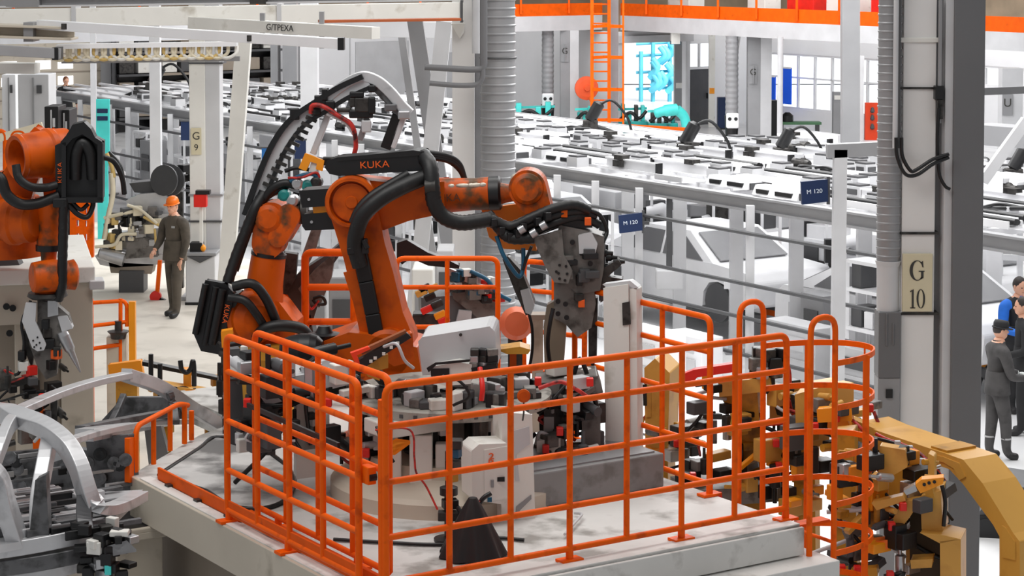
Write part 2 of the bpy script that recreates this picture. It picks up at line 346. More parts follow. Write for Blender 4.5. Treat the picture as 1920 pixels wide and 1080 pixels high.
b = B(); b.prism([RA + V((0, 0, MZ + 0.3)), LB + V((0, 0, MZ + 0.3)), LB + D1 * 1.0 + V((0, 0, MZ + 0.3)), RA + D1 * 1.0 + V((0, 0, MZ + 0.3))], (0, 0, 0.1)); b.build('deck_plate', DK2, mz)
def walk_rail(p, q, n, lab):
    t = thing('walkway_railing', p + V((0, 0, MZ + 0.95)), lab, 'railing')
    for i in range(n + 1): a = p.lerp(q, i / n); b = B(); b.bar(a + V((0, 0, MZ + 0.6)), a + V((0, 0, MZ + 2.1)), 0.07, 0.07); b.build('post', TOE, t)
    for z in (1.5, 2.05): b = B(); b.tube([p + V((0, 0, MZ + z)), q + V((0, 0, MZ + z))], 0.04, 6); b.build('rail', TOE, t)
walk_rail(RA - N1 * 0.2 - D1 * 0.6, RB - N1 * 0.2, 22, 'orange railing on the window side of the mezzanine walkway')
walk_rail(RA - D1 * 0.2 - N1 * 1.8, LB - D1 * 0.2, 16, 'orange railing on the long far side of the mezzanine walkway')
for i, (s, w, h, m, c) in enumerate(((3.0, 1.2, 0.3, OFFW, 0), (7.2, 0.9, 0.35, OFFW, 1), (9.4, 1.3, 0.4, RED, 1), (11.4, 1.5, 0.4, OFFW, 1), (13.2, 1.0, 0.34, RED, 1), (26, 1.2, 0.6, OFFW, 1), (24.4, 0.9, 0.9, RED, 1), (28.0, 1.2, 0.4, OFFW, 1))):
    b = B(); p = RA - D1 * s + N1 * 1.2 + V((0, 0, MZ + 0.4 + h / 2 + 0.35)); b.bar(p - D1 * w / 2, p + D1 * w / 2, 0.7, h + 0.7)
    t = b.build('storage_crate', m, None, 0.03); tag(t, ['white crate kept on the mezzanine deck behind the orange railing', 'red crate kept on the mezzanine deck behind the orange railing'][m is RED], 'crate', 'crates on the mezzanine, ' + ('red' if m is RED else 'white'))
    b = B(); q = p + V((0, 0, h / 2 + 0.36)); b.bar(q - D1 * (w / 2 + 0.03), q + D1 * (w / 2 + 0.03), 0.76, 0.08); b.build('lid', DK2 if c else WHT, t)
# round vent at the walkway corner
t = thing('hose_reel', P(1099, 165, 73.4), 'orange hose reel on the white far wall beside the orange ladder', 'reel')
c = P(1099, 165, 73.4); b = B(); b.lathe(c, (0.2, -1, 0), [(0, 0.12), (0.02, 0.42), (0.1, 0.42), (0.12, 0.3), (0.13, 0.12), (0.2, 0.1)], 20); b.build('drum', mat('reel_orange', (250, 96, 50), 0.4), t)
b = B(); b.tube(curve([c + V((0.1, -0.2, -0.3)), c + V((0.25, -0.2, -0.7)), c + V((0.2, -0.2, -1.2)), c + V((0.4, -0.2, -1.6))]), 0.05, 6); b.build('hose', ORT, t)
# far ladder from the mezzanine to the floor with its cage
LP = Pl(P(1125, 100, 71), (0.1, -1, 0))
t = thing('caged_ladder', LP(1130, 238), 'tall orange steel ladder with cage below the mezzanine corner', 'ladder')
for px in (1110, 1142): b = B(); b.bar(LP(px, -20), LP(px, 236), 0.11, 0.08); b.build('stile', RAIL, t)
b = B()
for y in range(-10, 235, 18): b.tube([LP(1110, y), LP(1142, y)], 0.03, 6)
b.build('rungs', RAIL, t)
for y in (-6, 50, 108, 168, 225):
    b = B(); b.bar(LP(1142, y), LP(1166, y - 1, 0.3), 0.05, 0.1); b.bar(LP(1110, y), LP(1132, y - 3, 0.6), 0.05, 0.1); b.bar(LP(1132, y - 3, 0.6), LP(1166, y - 1, 0.3), 0.05, 0.1); b.build('cage_hoop', RAIL, t)
b = B(); b.bar(LP(1166, -16, 0.3), LP(1166, 240, 0.3), 0.06, 0.06); b.build('cage_bar', RAIL, t)
# grey post behind that ladder and a light unit on the mezzanine underside
b = B(); p = LP(1155, 262, -0.5); b.bar(V((p.x, p.y, 0)), V((p.x, p.y, 9)), 0.28, 0.28); tag(b.build('steel_post', GRY), 'pale grey steel post behind the tall orange caged ladder', 'post')
t = thing('notice_box', P(1266, 70, 72), 'small white and teal notice box hung under the mezzanine edge', 'sign')
PB = Pl(P(1266, 70, 72), (0, -1, 0)); b = B(); b.bar(PB(1266, 60), PB(1266, 82), 0.45, 0.3, (1, 0, 0)); b.build('board', OFFW, t)
b = B(); b.bar(PB(1266, 55), PB(1266, 61), 0.46, 0.32, (1, 0, 0)); b.bar(PB(1266, 77), PB(1266, 83), 0.44, 0.34, (1, 0, 0)); b.build('border', mat('teal_border', (22, 84, 104), 0.5), t)
b = B(); b.bar(PB(1266, 48), PB(1266, 56), 0.05, 0.05, (1, 0, 0)); b.build('hanger', DK2, t)
# ------------------------------------------------------------------ columns
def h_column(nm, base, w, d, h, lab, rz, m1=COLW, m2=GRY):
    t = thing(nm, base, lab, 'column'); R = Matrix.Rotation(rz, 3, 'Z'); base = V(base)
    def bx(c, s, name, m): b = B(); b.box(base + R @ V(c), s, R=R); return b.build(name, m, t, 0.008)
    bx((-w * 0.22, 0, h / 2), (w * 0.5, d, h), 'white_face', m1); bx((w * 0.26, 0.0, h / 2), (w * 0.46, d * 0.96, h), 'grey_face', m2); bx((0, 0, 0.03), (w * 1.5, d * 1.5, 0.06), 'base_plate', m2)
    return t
for px, yb, wpx, wl in ((1067, 243, 36, 'mezzanine column with a dark number plate beside the orange reel'), (1422, 268, 46, 'mezzanine column with a dark number plate before the window wall')):
    Y = CAM_Z * F_PX / (yb + 90); c = P(px, yb, Y); wm = wpx * Y / F_PX
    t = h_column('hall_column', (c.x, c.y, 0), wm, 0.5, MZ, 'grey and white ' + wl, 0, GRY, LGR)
    b = B(); q = P(px - wpx * 0.22, 100 if px < 1200 else 140, Y - 0.28); b.bar(q - V((0, 0, 0.3)), q + V((0, 0, 0.3)), 0.26, 0.02, (1, 0, 0)); b.bar(q - V((0, 0, .3)), q + V((0, 0, .3)), 0.26, 0.02, (0, 1, 0)); b.build('number_plate', GRY, t)
    text('G', q + V((0, -0.03, 0.08)), (1, 0, 0), Z, 0.3, INK, t)
    # spiral duct beside it
    dx = P(px - (40 if px < 1200 else 50), yb - 60, Y - 0.1); u = thing('spiral_duct', V((dx.x, dx.y, 0.6)), 'grey spiral air duct standing beside the ' + ('mezzanine column near the orange reel' if px < 1200 else 'mezzanine column near the window wall'), 'duct')
    b = B(); pr = [(0.9 + k * 0.09, 0.2 + 0.016 * (k % 2)) for k in range(30)]; b.lathe((dx.x, dx.y, 0), Z, pr, 14); b.build('pipe', GRY, u)
    b = B(); b.lathe((dx.x, dx.y, 0), Z, [(0.0, 0.17), (0.2, 0.2), (0.9, 0.24)], 14); b.build('foot_unit', BLK, u)
    wz = 1.05 if px < 1200 else 0.75; b = B(); b.box((dx.x, dx.y - 0.26, wz), (0.42, 0.16, 0.5)); wc_ = b.build('white_cover', WHT, u, 0.06, 3)
    for s_ in (-0.1, 0.1): b = B(); b.lathe((dx.x + s_, dx.y - 0.34, wz + 0.06), (0, -1, 0), [(0, 0.06), (0.01, 0.06)], 12); b.build('port', BLK, wc_)
t = thing('cabinet', G(1357, 242, 0), 'dark blue steel locker standing by the far door', 'cabinet'); c = G(1357, 242, 0)
b = B(); b.box(c + V((0, 0, 0.58)), (0.46, 0.4, 1.1)); b.build('body', BLU, t, 0.02); b = B(); b.box(c + V((0.02, -0.21, 0.6)), (0.4, 0.03, 0.9)); b.build('door', BLU, t); b = B(); b.box(c + V((0, 0, 0.02)), (0.5, 0.44, 0.06)); b.build('plinth', BLK, t)
for px, yb, w, m, lab in ((1334, 238, 0.22, OFFW, 'white post with a small yellow mark beside the far grey door'), (1126 + 150, 225, 0.5, GRY, 'grey rough post at the right of the loading door')):
    c = G(px, yb, 0); b = B(); b.bar(V((c.x, c.y, 0)), V((c.x, c.y, MZ)), w, w); t = b.build('door_post', m); tag(t, lab, 'post')
    b = B(); b.box(V((c.x, c.y - w / 2, 1.3)), (w * 0.8, 0.03, 0.2)); b.build('plate', AMB if m is OFFW else OFFW, t)
p, q = P(1368, 170, 73), P(1384, 60, 73); b = B(); b.bar(p, q, 0.2, 0.2); tag(b.build('diagonal_brace', LGR), 'pale diagonal brace leaning up to the mezzanine near the blue locker', 'brace')
b = B(); c = P(1462, 250, 66); b.tube([V((c.x, c.y, 0)), V((c.x, c.y, MZ + 0.1))], 0.09, 10); tag(b.build('vertical_pipe', LGR), 'thin pale vertical pipe in front of the blue window sheets', 'pipe')
# workbench with green mat at the window
t = thing('workbench', G(1500, 262, 0), 'low workbench with a green top under the far window', 'bench'); c = G(1500, 262, 0)
b = B(); b.box(c + V((0, 0.2, 0.55)), (1.4, 0.6, 0.08)); b.build('top', mat('green_bench_top', (76, 120, 84), 0.6), t)
for x in (-0.6, 0.6): b = B(); b.box(c + V((x, 0.2, 0.26)), (0.08, 0.5, 0.5)); b.build('leg', DK2, t)
b = B(); b.box(c + V((-0.9, 0.3, 0.7)), (0.5, 0.5, 1.2)); b.lathe(c + V((-0.4, 0.2, 0.6)), Z, [(0, 0.2), (0.2, 0.2), (0.3, 0.08)], 10); tag(b.build('grinding_machine', BLK), 'black bench machine beside the green topped bench', 'machine')
b = B(); b.bar(G(1490, 278, 0) + V((0, 0, 0.3)), G(1580, 290, 0) + V((0, 0, 0.3)), 0.4, 0.6); tag(b.build('low_wall', WHT), 'low white kerb wall behind the enclosed line', 'wall')
# red vending rack between the posts at the right
t = thing('tool_rack', G(1633, 262, 0), 'orange red tool board with dark tools beside the corrugated duct', 'rack'); c = G(1633, 262, 0)
b = B(); b.box(c + V((0, 0, 0.62)), (0.42, 0.2, 1.24)); b.build('board', mat('rack_red', (226, 64, 18), 0.45, 0, .06), t, 0.01)
for z in (0.45, 0.75, 1.0): b = B(); b.lathe(c + V((0.02, -0.12, z - 0.1)), Z, [(0, 0.03), (0.05, 0.08), (0.16, 0.05), (0.2, 0.02)], 8); b.build('tool', DK2, t)
b = B(); c = G(1608, 262, 0); b.box(c + V((-0.05, 0.2, 1.4)), (0.5, 0.4, 2.8)); tag(b.build('white_partition', WHT), 'tall white partition post next to the orange red tool board', 'partition')
t = thing('terminal_cabinet', G(1568, 262, 0), 'slim grey terminal cabinet in front of the far window', 'cabinet'); c = G(1568, 262, 0)
b = B(); b.box(c + V((0, 0, 0.8)), (0.26, 0.3, 1.6)); b.build('body', GRY, t, 0.01); b = B(); b.box(c + V((0, -0.16, 1.42)), (0.2, 0.02, 0.14)); b.build('display', OFFW, t)
# ------------------------------------------------------------------ teal machinery by the loading doorway
def teal_machine(px, y, w, lab, seed):
    rn = random.Random(seed); c = G(px, y, 0); t = thing('transfer_machine', c, lab, 'machine', None)
    b = B(); b.box(c + V((0, 0, 0.3)), (w, 0.8, 0.3)); b.box(c + V((0, 0, 0.1)), (w * 0.9, 0.6, 0.2)); b.build('bed', TEAL, t, 0.02)
    for i in range(4):
        x = (i - 1.5) * w / 4.4; h = rn.uniform(0.25, 0.6); b = B(); b.box(c + V((x, -0.1, 0.45 + h / 2)), (w * 0.13, 0.4, h)); b.build('clamp_tower', rn.choice((TEAL, CYA, DKM)), t, 0.02)
    b = B(); b.tube(curve([c + V((-w * 0.45, -0.3, 0.5)), c + V((-w * 0.1, -0.4, 0.75)), c + V((w * 0.2, -0.35, 0.55)), c + V((w * 0.46, -0.3, 0.8))]), 0.06, 8); b.build('hose', BLK, t)
    b = B(); b.bar(c + V((-w * 0.5, 0.1, 0.82)), c + V((w * 0.5, 0.1, 0.86)), 0.12, 0.08); b.build('rail', CYA, t)
for k, (px, y, w, lab) in enumerate(((1000, 246, 1.5, 'teal transfer machine at the far left of the teal row'), (1100, 250, 0.8, 'teal transfer machine under the orange hose reel'), (1186, 250, 1.0, 'teal transfer machine right behind the orange caged ladder'),
        (1242, 254, 1.0, 'bright teal transfer machine before the middle of the doorway'))): teal_machine(px, y, w, lab, k)
t = thing('teal_robot', G(1288, 264, 0), 'small bright teal robot arm nearest the far grey door', 'robot'); c = G(1288, 264, 0)
b = B(); b.lathe(c, Z, [(0, 0.26), (0.3, 0.24), (0.4, 0.18)], 14); b.build('base', TEAL, t)
b = B(); b.tube(curve([c + V((0, 0, 0.4)), c + V((-0.1, 0, 0.8)), c + V((-0.35, -0.1, 1.05))]), 0.17, 10); b.build('lower_arm', CYA, t)
b = B(); b.tube(curve([c + V((-0.35, -0.1, 1.05)), c + V((-0.8, -0.2, 1.0)), c + V((-1.1, -0.2, 0.9))]), [0.2] * 6 + [0.16] * 6 + [0.1], 10); b.build('forearm', CYA, t)
b = B(); b.bar(P(1180, 236, 66), P(1296, 243, 66), 0.1, 0.1); b.bar(P(1180, 236, 66) , V((P(1180, 236, 66).x, 66, 0)), 0.1, 0.1); b.bar(P(1296, 243, 66), V((P(1296, 243, 66).x, 66, 0)), 0.1, 0.1); tag(b.build('guard_rail', TOE), 'low orange guard rail in front of the teal machines', 'railing')
# ------------------------------------------------------------------ far left end of the hall
b = B(); back_box(b, 19.3, 23.4, 0.0, 4.2, 0.0, 0.1); d2 = struct(b.build('door_2', BEIGE))
for t_ in (20.3, 21.1, 22.3):
    for z in (1.7, 2.25, 3.3):
        b = B(); back_box(b, t_, t_ + 0.55, z, z + 0.3, 0.1, 0.12); b.build('pane', PANE, d2, 0.01)
b = B()
for z in (0.6, 1.2, 1.6, 2.12, 2.75, 3.2): back_box(b, 19.3, 23.4, z, z + 0.04, 0.1, 0.13)
b.build('panel_ribs', BEIG2, d2)
for k, (t0, w, h, m) in enumerate(((18.3, 1.5, 3.7, DK2), (16.7, 1.5, 3.3, BEIG2), (15.1, 1.5, 3.8, DK2), (13.5, 1.4, 3.1, DK2))):
    p = WF(t0, 0, RC + 0.8); t = thing('storage_rack', p, ['dark storage rack next to the beige sectional door', 'brown storage rack second from the beige sectional door', 'dark storage rack third from the beige sectional door', 'lowest dark storage rack behind the left grey column'][k], 'rack')
    for s in (-w / 2, w / 2):
        b = B(); b.bar(p - N1 * s, p - N1 * s + V((0, 0, h)), 0.1, 0.7); b.build('upright', m, t)
    for z in (0.5, 1.25, 2.0, 2.75, h - 0.1):
        b = B(); b.bar(p + N1 * w / 2 + V((0, 0, z)), p - N1 * w / 2 + V((0, 0, z)), 0.7, 0.08); b.build('shelf', m, t)
    b = B(); b.bar(p + N1 * w / 2 + D1 * 0.35 + V((0, 0, h / 2)), p - N1 * w / 2 + D1 * 0.35 + V((0, 0, h / 2)), 0.04, h); b.build('back_panel', BLK, t)
    for j, z in enumerate((0.54, 1.29, 2.04, 2.79)):
        for s in (-0.4, 0.3):
            b = B(); q = p + N1 * s + V((0, 0, z + 0.24)); b.bar(q - N1 * 0.3, q + N1 * 0.25, 0.5, 0.44); x = b.build('stored_box', [DK2, BEIG2, DKM, OFFW][(j + k + (s > 0)) % 4], None, 0.02)
            tag(x, 'plain box kept on the storage racks along the far wall', 'box', 'boxes on the far storage racks')
# ================================================================== the enclosed line: overhead frame, guard fence, what runs inside
L0 = V((4.94, 28.7, 0))
def L(t, s, z): return L0 + D1 * t + N1 * s + V((0, 0, z))
def t_of(px, s=0.0):
    k = (px - 960) / F_PX; o = L0 + N1 * s; return (k * o.y - o.x) / (D1.x - k * D1.y)
ZF = 2.55; T0, T1 = -6.0, 33.0
fr = thing('overhead_frame', L(0, 0, 0), 'long white and grey overhead steel frame over the enclosed body line', 'frame')
for s, m, w, h in ((0.0, GRY, 0.16, 0.22), (2.8, LGR, 0.1, 0.13), (4.6, WHT, 0.1, 0.1), (6.2, GRY, 0.12, 0.16)):
    b = B(); b.ibeam(L(T0, s, ZF), L(T1, s, ZF), w, h, 0.03); b.build('long_beam', m, fr)
k = 0; tt = T0 + 0.4
while tt < T1:
    b = B(); b.bar(L(tt, 0.08, ZF + 0.02), L(tt, 6.14, ZF + 0.02), 0.1, 0.1); b.build('cross_beam', WHT, fr); tt += 1.3; k += 1
for s in (0.7, 1.4, 2.1, 3.4, 4.0, 5.2, 5.7):
    b = B(); b.bar(L(T0, s, ZF + 0.1), L(T1, s, ZF + 0.1), 0.07, 0.05); b.build('purlin', WHT, fr)
# overhead fittings: light housings, cable trays; their dark parts paint the shaded gaps
r = random.Random(11); ON = ' on the overhead frame'
def fit(nm, lab, cat, parts):
    t = thing(nm, (0, 0, 0), lab + ' lying' + ON, cat, lab + 's' + ON)
    for pn, m, fn in parts: b = B(); fn(b); b.build(pn, m, t)
    return t
def bx_(*a):
    def f(b):
        for c, s in a: b.box(c, s)
    return f
def fit_light(): return fit('light_housing', 'shade-painted white light housing', 'light', [('housing', WHT, lambda b: b.prism([(-0.17, -0.5, 0), (0.17, -0.5, 0), (0.1, -0.5, 0.14), (-0.1, -0.5, 0.14)], (0, 1.0, 0))), ('gap_shade', BLK, bx_(((-0.15, -0.2, 0.06), (0.04, 0.36, 0.06)), ((-0.15, 0.28, 0.06), (0.04, 0.26, 0.06)))), ('end_cap', DK2, bx_(((0, -0.51, 0.05), (0.24, 0.05, 0.1))))])  # black side strips paint the shade of gaps in the frame
def fit_tray(): return fit('cable_tray', 'open white cable tray with dark cables', 'tray', [('channel', WHT, bx_(((0, 0, 0.01), (0.24, 1.6, 0.02)), ((-0.12, 0, 0.05), (0.02, 1.6, 0.1)), ((0.12, 0, 0.05), (0.02, 1.6, 0.1)))), ('cables', BLK, lambda b: b.tube([(-0.04, -0.85, 0.09), (-0.03, 0.85, 0.1)], 0.05, 6).tube([(0.05, -0.8, 0.08), (0.05, 0.8, 0.08)], 0.04, 6))])
def fit_box(): return fit('junction_box', 'grey junction box with dark lid', 'box', [('body', LGR, bx_(((0, 0, 0.08), (0.24, 0.3, 0.16)))), ('lid', DK2, bx_(((0, 0, 0.175), (0.2, 0.26, 0.03)), ((-0.125, 0, 0.08), (0.02, 0.2, 0.08)), ((0, -0.155, 0.08), (0.16, 0.02, 0.08))))])  # dark side pieces on the box paint shaded gaps too
def fit_rail(): return fit('trolley_rail', 'white trolley rail with a dark trolley', 'rail', [('rail', WHT, lambda b: b.ibeam((0, -0.7, 0.09), (0, 0.7, 0.09), 0.1, 0.18, 0.02)), ('trolley', DKM, bx_(((0.0, 0.3, 0.2), (0.16, 0.22, 0.08)), ((-0.07, 0.3, 0.1), (0.04, 0.26, 0.1)))), ('stop', BLK, bx_(((0, -0.72, 0.09), (0.11, 0.05, 0.19)))) ])
def fit_plate(): return fit('roof_panel', 'flat white roof panel with raised edges', 'panel', [('sheet', WHT, bx_(((0, 0, 0.015), (0.46, 0.7, 0.03)))), ('edges', LGR, bx_(((-0.22, 0, 0.05), (0.03, 0.7, 0.07)), ((0.22, 0, 0.05), (0.03, 0.7, 0.07))))])
def fit_filler(): return fit('gap_filler', 'small dark gap filler', 'motor', [('housing', DKM, lambda b: b.lathe((0, -0.2, 0.09), (0, 1, 0), [(0, 0.05), (0.02, 0.09), (0.25, 0.09), (0.28, 0.06), (0.38, 0.05)], 10)), ('foot', BLK, bx_(((0, 0, 0.02), (0.2, 0.3, 0.04)))), ('tap_box', LGR, bx_(((0.02, -0.05, 0.2), (0.1, 0.12, 0.07))))])  # dark body added to stand for a shaded gap
def fit_hose(): return fit('cable_bundle', 'gap-darkening loose black cable bundle', 'cable', [('cables', BLK, lambda b: b.tube(curve([(-0.1, -0.6, 0.03), (0.08, -0.3, 0.1), (-0.06, 0.1, 0.08), (0.1, 0.6, 0.03)]), 0.035, 6).tube(curve([(0.0, -0.6, 0.03), (0.14, -0.2, 0.07), (0.0, 0.2, 0.12), (0.0, 0.6, 0.03)]), 0.025, 6)), ('tie', LGR, bx_(((0.02, 0, 0.06), (0.2, 0.04, 0.1))))])  # black loops added to darken the gaps between fittings
protos = [fit_light, fit_tray, fit_box, fit_rail, fit_plate, fit_filler, fit_hose]; made = {}
hd = math.atan2(D1.y, D1.x) - math.pi / 2; used = []
for i in range(6000):
    t_ = r.uniform(-4.6, 27) if r.random() < .7 else r.uniform(-4, 12); s_ = r.uniform(0.2, 6.05); k = 0 if s_ < 3.9 or not 9 < t_ < 19 else -1
    if k < 0: continue
    k = r.choices(range(7), (7, 5, 7, 5, 2, 1, 2))[0]; hl = (0.52, 0.85, 0.17, 0.74, 0.37, 0.22, 0.6)[k]
    if any(abs(t_ - a) < hl + c2 and abs(s_ - c) < 0.3 for a, c, c2 in used): continue
    used.append((t_, s_, hl)); p = L(t_, s_, ZF + 0.13)
    if k in made: o = dup(made[k])
    else: o = made[k] = protos[k]()
    o.location = p; o.rotation_euler = (0, 0, hd + r.choice((0, math.pi)) * (k > 1))
    if len(used) > 430: break
# posts of the guard fence and its rails
gf = thing('guard_fence', L(0, 0, 0), 'long grey guard fence of posts and dark rails along the enclosed line', 'fence')
for px in (1132, 1215, 1425, 1060, 1000, 930, 840, 760, 690, 640, 545, 480, 330, 250, 215, 160, 120, 1700):
    t_ = t_of(px); b = B(); b.bar(L(t_, -0.16, 0), L(t_, -0.16, ZF), 0.12, 0.1); b.build('post', LGR, gf)
for z in (2.15, 1.4, 0.9, 0.35): b = B(); b.tube([L(-1.3, -0.24, z), L(T1, -0.24, z)], 0.03, 6); b.build('rail', DK2, gf)
# white inner columns of the frame
for px, s_ in ((1276, 0.9), (1383, 0.9), (1496, 0.9), (1624, 0.9), (1178, 0.9), (700, 1.2), (620, 1.2), (520, 1.2), (250, 1.0), (205, 1.0), (325, 1.0)):
    t_ = t_of(px, s_); b = B(); b.bar(L(t_, s_, 0), L(t_, s_, ZF - 0.05), 0.2, 0.2); o = b.build('frame_column', LGR, None)
    b2 = B(); b2.box(L(t_, s_, 0.02), (0.34, 0.34, 0.04)); b2.build('base_plate', GRY, o); b2 = B(); b2.box(L(t_, s_, 1.1) - N1 * 0.11, (0.2, 0.04, 0.16)); b2.build('bracket', WHT, o)
    tag(o, 'pale grey frame column standing just inside the guard fence', 'column', 'frame columns inside the guard fence')
t_ = t_of(1247); b = B(); b.bar(L(t_, 0.1, 1.25), L(t_, 0.1, ZF - 0.1), 0.09, 0.09); o = b.build('drop_post', DK2); tag(o, 'dark drop post with grey box hanging from the front beam by the blue sign', 'post')
b = B(); b.box(L(t_, 0.1, 1.15), (0.42, 0.3, 0.3)); b.build('grey_box', LGR, o, 0.02)
# back rows of white frame columns
for i in range(12):
    b = B(); t_ = -3 + i * 2.6; b.bar(L(t_, 6.2, 0), L(t_, 6.2, ZF), 0.14, 0.14); tag(b.build('back_post', WHT), 'white post under the rear beam of the overhead frame', 'post', 'posts under the rear beam')
# bodies in white on skids
def car_body():
    t = thing('car_body', (0, 0, 0), 'white unpainted car body on its skid inside the enclosed line', 'car', 'white car bodies on the line')
    W2 = 0.86
    def side(zs, y): return [(x, y, z) for x, z in zs]
    low = [(-2.15, 0.35), (-2.2, 0.75), (-2.05, 0.92), (-1.2, 0.98), (1.25, 0.95), (2.0, 0.92), (2.18, 0.8), (2.2, 0.4), (1.75, 0.33), (1.72, 0.5), (1.58, 0.66), (1.35, 0.7), (1.12, 0.66), (0.98, 0.5), (0.95, 0.25), (-0.95, 0.25), (-0.98, 0.5), (-1.12, 0.66), (-1.35, 0.7), (-1.58, 0.66), (-1.72, 0.5), (-1.75, 0.33)]
    b = B(); b.prism(side(low, -W2), (0, 2 * W2, 0)); b.build('body', WHT, t, 0.05, 3)
    r0 = [(-1.25, 0.95), (-0.45, 1.42), (0.75, 1.42), (1.75, 0.95)]
    rings = [[V((x, y * (1 if z < 1 else 0.84), z)) for x, z in r0] for y in (-W2, W2)]
    b = B(); b.loft(rings, False); b.build('cabin', WHT, t, 0.04, 2)
    for y in (-1, 1):
        for a, c in (((-0.95, 0.12), (-0.32, 0.12)), ((0.2, 1.3), (0.2, 0.72))):
            q = [(a[0], 0.99), (a[1], 0.99), (c[1], 1.36), (c[0], 1.36)]
            b = B(); b.prism([V((x, y * (W2 - 0.005 - (z - 0.95) * 0.29), z)) for x, z in q], (0, y * 0.02, 0)); b.build('side_window_opening', DGR, t)
    for x0, x1, x2, x3 in ((-1.2, -0.52, -0.52, -1.2), (1.68, 0.86, 0.86, 1.68)):
        sg = -1 if x0 < 0 else 1; b = B(); b.prism([V((x0 + sg * 0.02, -0.7, 1.0)), V((x0 + sg * 0.02, 0.7, 1.0)), V((x1 + sg * 0.02, 0.62, 1.38)), V((x1 + sg * 0.02, -0.62, 1.38))], (sg * 0.015, 0, 0.02)); b.build('screen_opening', GRY, t)
    for x in (-1.35, 1.35):
        for y in (-0.87, 0.87): b = B(); b.lathe((x, y - 0.1 * (y > 0), 0.36), (0, 1, 0), [(0, 0.3), (0.02, 0.32), (0.1, 0.32)], 18); b.build('wheel_arch', DK2, t)
    for y in (-0.5, 0.5): b = B(); b.bar((-2.3, y, 0.16), (2.3, y, 0.16), 0.12, 0.14); b.build('skid_runner', DK2, t)
    return t
cb = None
for t_, s_ in ((1.2, 2.0), (6.4, 2.2), (11.6, 2.2), (17.2, 2.2), (22.4, 2.2), (27.6, 2.2), (3.6, 4.7), (9.0, 4.7), (14.4, 4.7), (-4.6, 2.1)):
    o = cb = car_body() if cb is None else dup(cb)
    o.location = L(t_, s_, 0.25); o.rotation_euler = (0, 0, hd + math.pi / 2)
# cabinets and small machines among the cars
def cabinet(p, w, h, m, lab, grp=None, dark=True):
    t = thing('control_cabinet', p, lab, 'cabinet', grp); p = V(p); q = Matrix.Rotation(hd, 3, 'Z')
    b = B(); b.box(p + V((0, 0, h / 2)), (0.4, w, h), R=q); b.build('body', m, t, 0.01)
    b = B(); b.box(p - N1 * 0.21 + V((0, 0, h * 0.7)), (0.03, w * 0.6, h * 0.22), R=q); b.build('panel', DK2 if dark else LGR, t)
    b = B(); b.box(p - N1 * 0.21 + V((0, 0, h * 0.3)), (0.03, w * 0.7, h * 0.3), R=q); b.build('door', LGR, t); return t
cabs = [(1090, 0.6), (1110, 3.45), (1330, 3.45), (1540, 3.45), (880, 0.6), (930, 3.45), (590, 0.6), (510, 3.45), (285, 0.4), (180, 0.4), (1150, 3.45), (430, 0.6), (1660, 3.45)]
for i, (px, s_) in enumerate(cabs): cabinet(L(t_of(px, s_), s_, 0), 0.7, 1.75, [WHT, LGR, GRY][i % 3], 'tall %s control cabinet among the car bodies of the line' % ['white', 'pale grey', 'grey'][i % 3], 'control cabinets on the line, ' + ['white', 'pale grey', 'grey'][i % 3])
def small_robot(p, m, lab, grp, g=0.8):
    t = thing('line_robot', p, lab, 'robot', grp); p = V(p); q = lambda x, y, z: p + V((x, y, z)) * g
    b = B(); b.lathe(p, Z, [(0, 0.3 * g), (0.25 * g, 0.28 * g), (0.45 * g, 0.2 * g)], 14); b.build('base', m, t)
    b = B(); b.tube([q(0, 0, 0.45), q(0.1, 0.1, 0.9), q(0.3, 0.15, 1.35)], [0.15 * g, 0.14 * g, 0.13 * g], 10); b.build('lower_arm', m, t)
    b = B(); b.tube([q(0.3, 0.15, 1.35), q(0.0, -0.1, 1.65), q(-0.35, -0.25, 1.6)], [0.15 * g, 0.12 * g, 0.08 * g], 10); b.build('forearm', m, t)
    b = B(); b.box(q(-0.4, -0.28, 1.5), (0.2 * g, 0.15 * g, 0.4 * g)); b.build('gun', BLK, t)
    b = B(); b.tube(curve([q(0.3, 0, 1.5), q(0.45, -0.1, 1.0), q(0.25, -0.2, 0.4)]), 0.04 * g, 6); b.build('hose', BLK, t)
for i, (px, m) in enumerate(((1452, ROB), (1600, WHT), (1025, WHT), (1240, WHT), (1345, WHT), (560, WHT), (660, WHT), (760, WHT), (460, WHT), (350, WHT))):
    small_robot(L(t_of(px, 3.45), 3.45, 0.0), m, 'small %s robot working among the car bodies of the line' % ('orange' if m is ROB else 'white'), None if m is ROB else 'line robots, white', 0.7 if m is ROB else 0.95)
def equip_rack(px, s_, w, h, lab, grp):
    p = L(t_of(px, s_), s_, 0); t = thing('equipment_rack', p, lab, 'rack', grp); rn_ = random.Random(px); q = Matrix.Rotation(hd, 3, 'Z')
    for a in (-1, 1):
        for c in (-1, 1): b = B(); b.bar(p + D1 * a * w / 2 + N1 * c * 0.2, p + D1 * a * w / 2 + N1 * c * 0.2 + V((0, 0, h)), 0.05, 0.05); b.build('upright', WHT, t)
    for z in (0.4, 0.95, 1.5, h): b = B(); b.box(p + V((0, 0, z)), (0.45, w, 0.05), R=q); b.build('shelf', WHT, t)
    for z in (0.43, 0.98, 1.53):
        for k in range(3):
            if rn_.random() < .8: hh = rn_.uniform(.16, .4); b = B(); b.box(p + D1 * (k - 1) * w / 3.2 + V((0, 0, z + hh / 2)), (0.34, w * rn_.uniform(.18, .28), hh), R=q); b.build('device', rn_.choice((BLK, DK2, DKM, BLK, GRY, WHT)), t, 0.01)
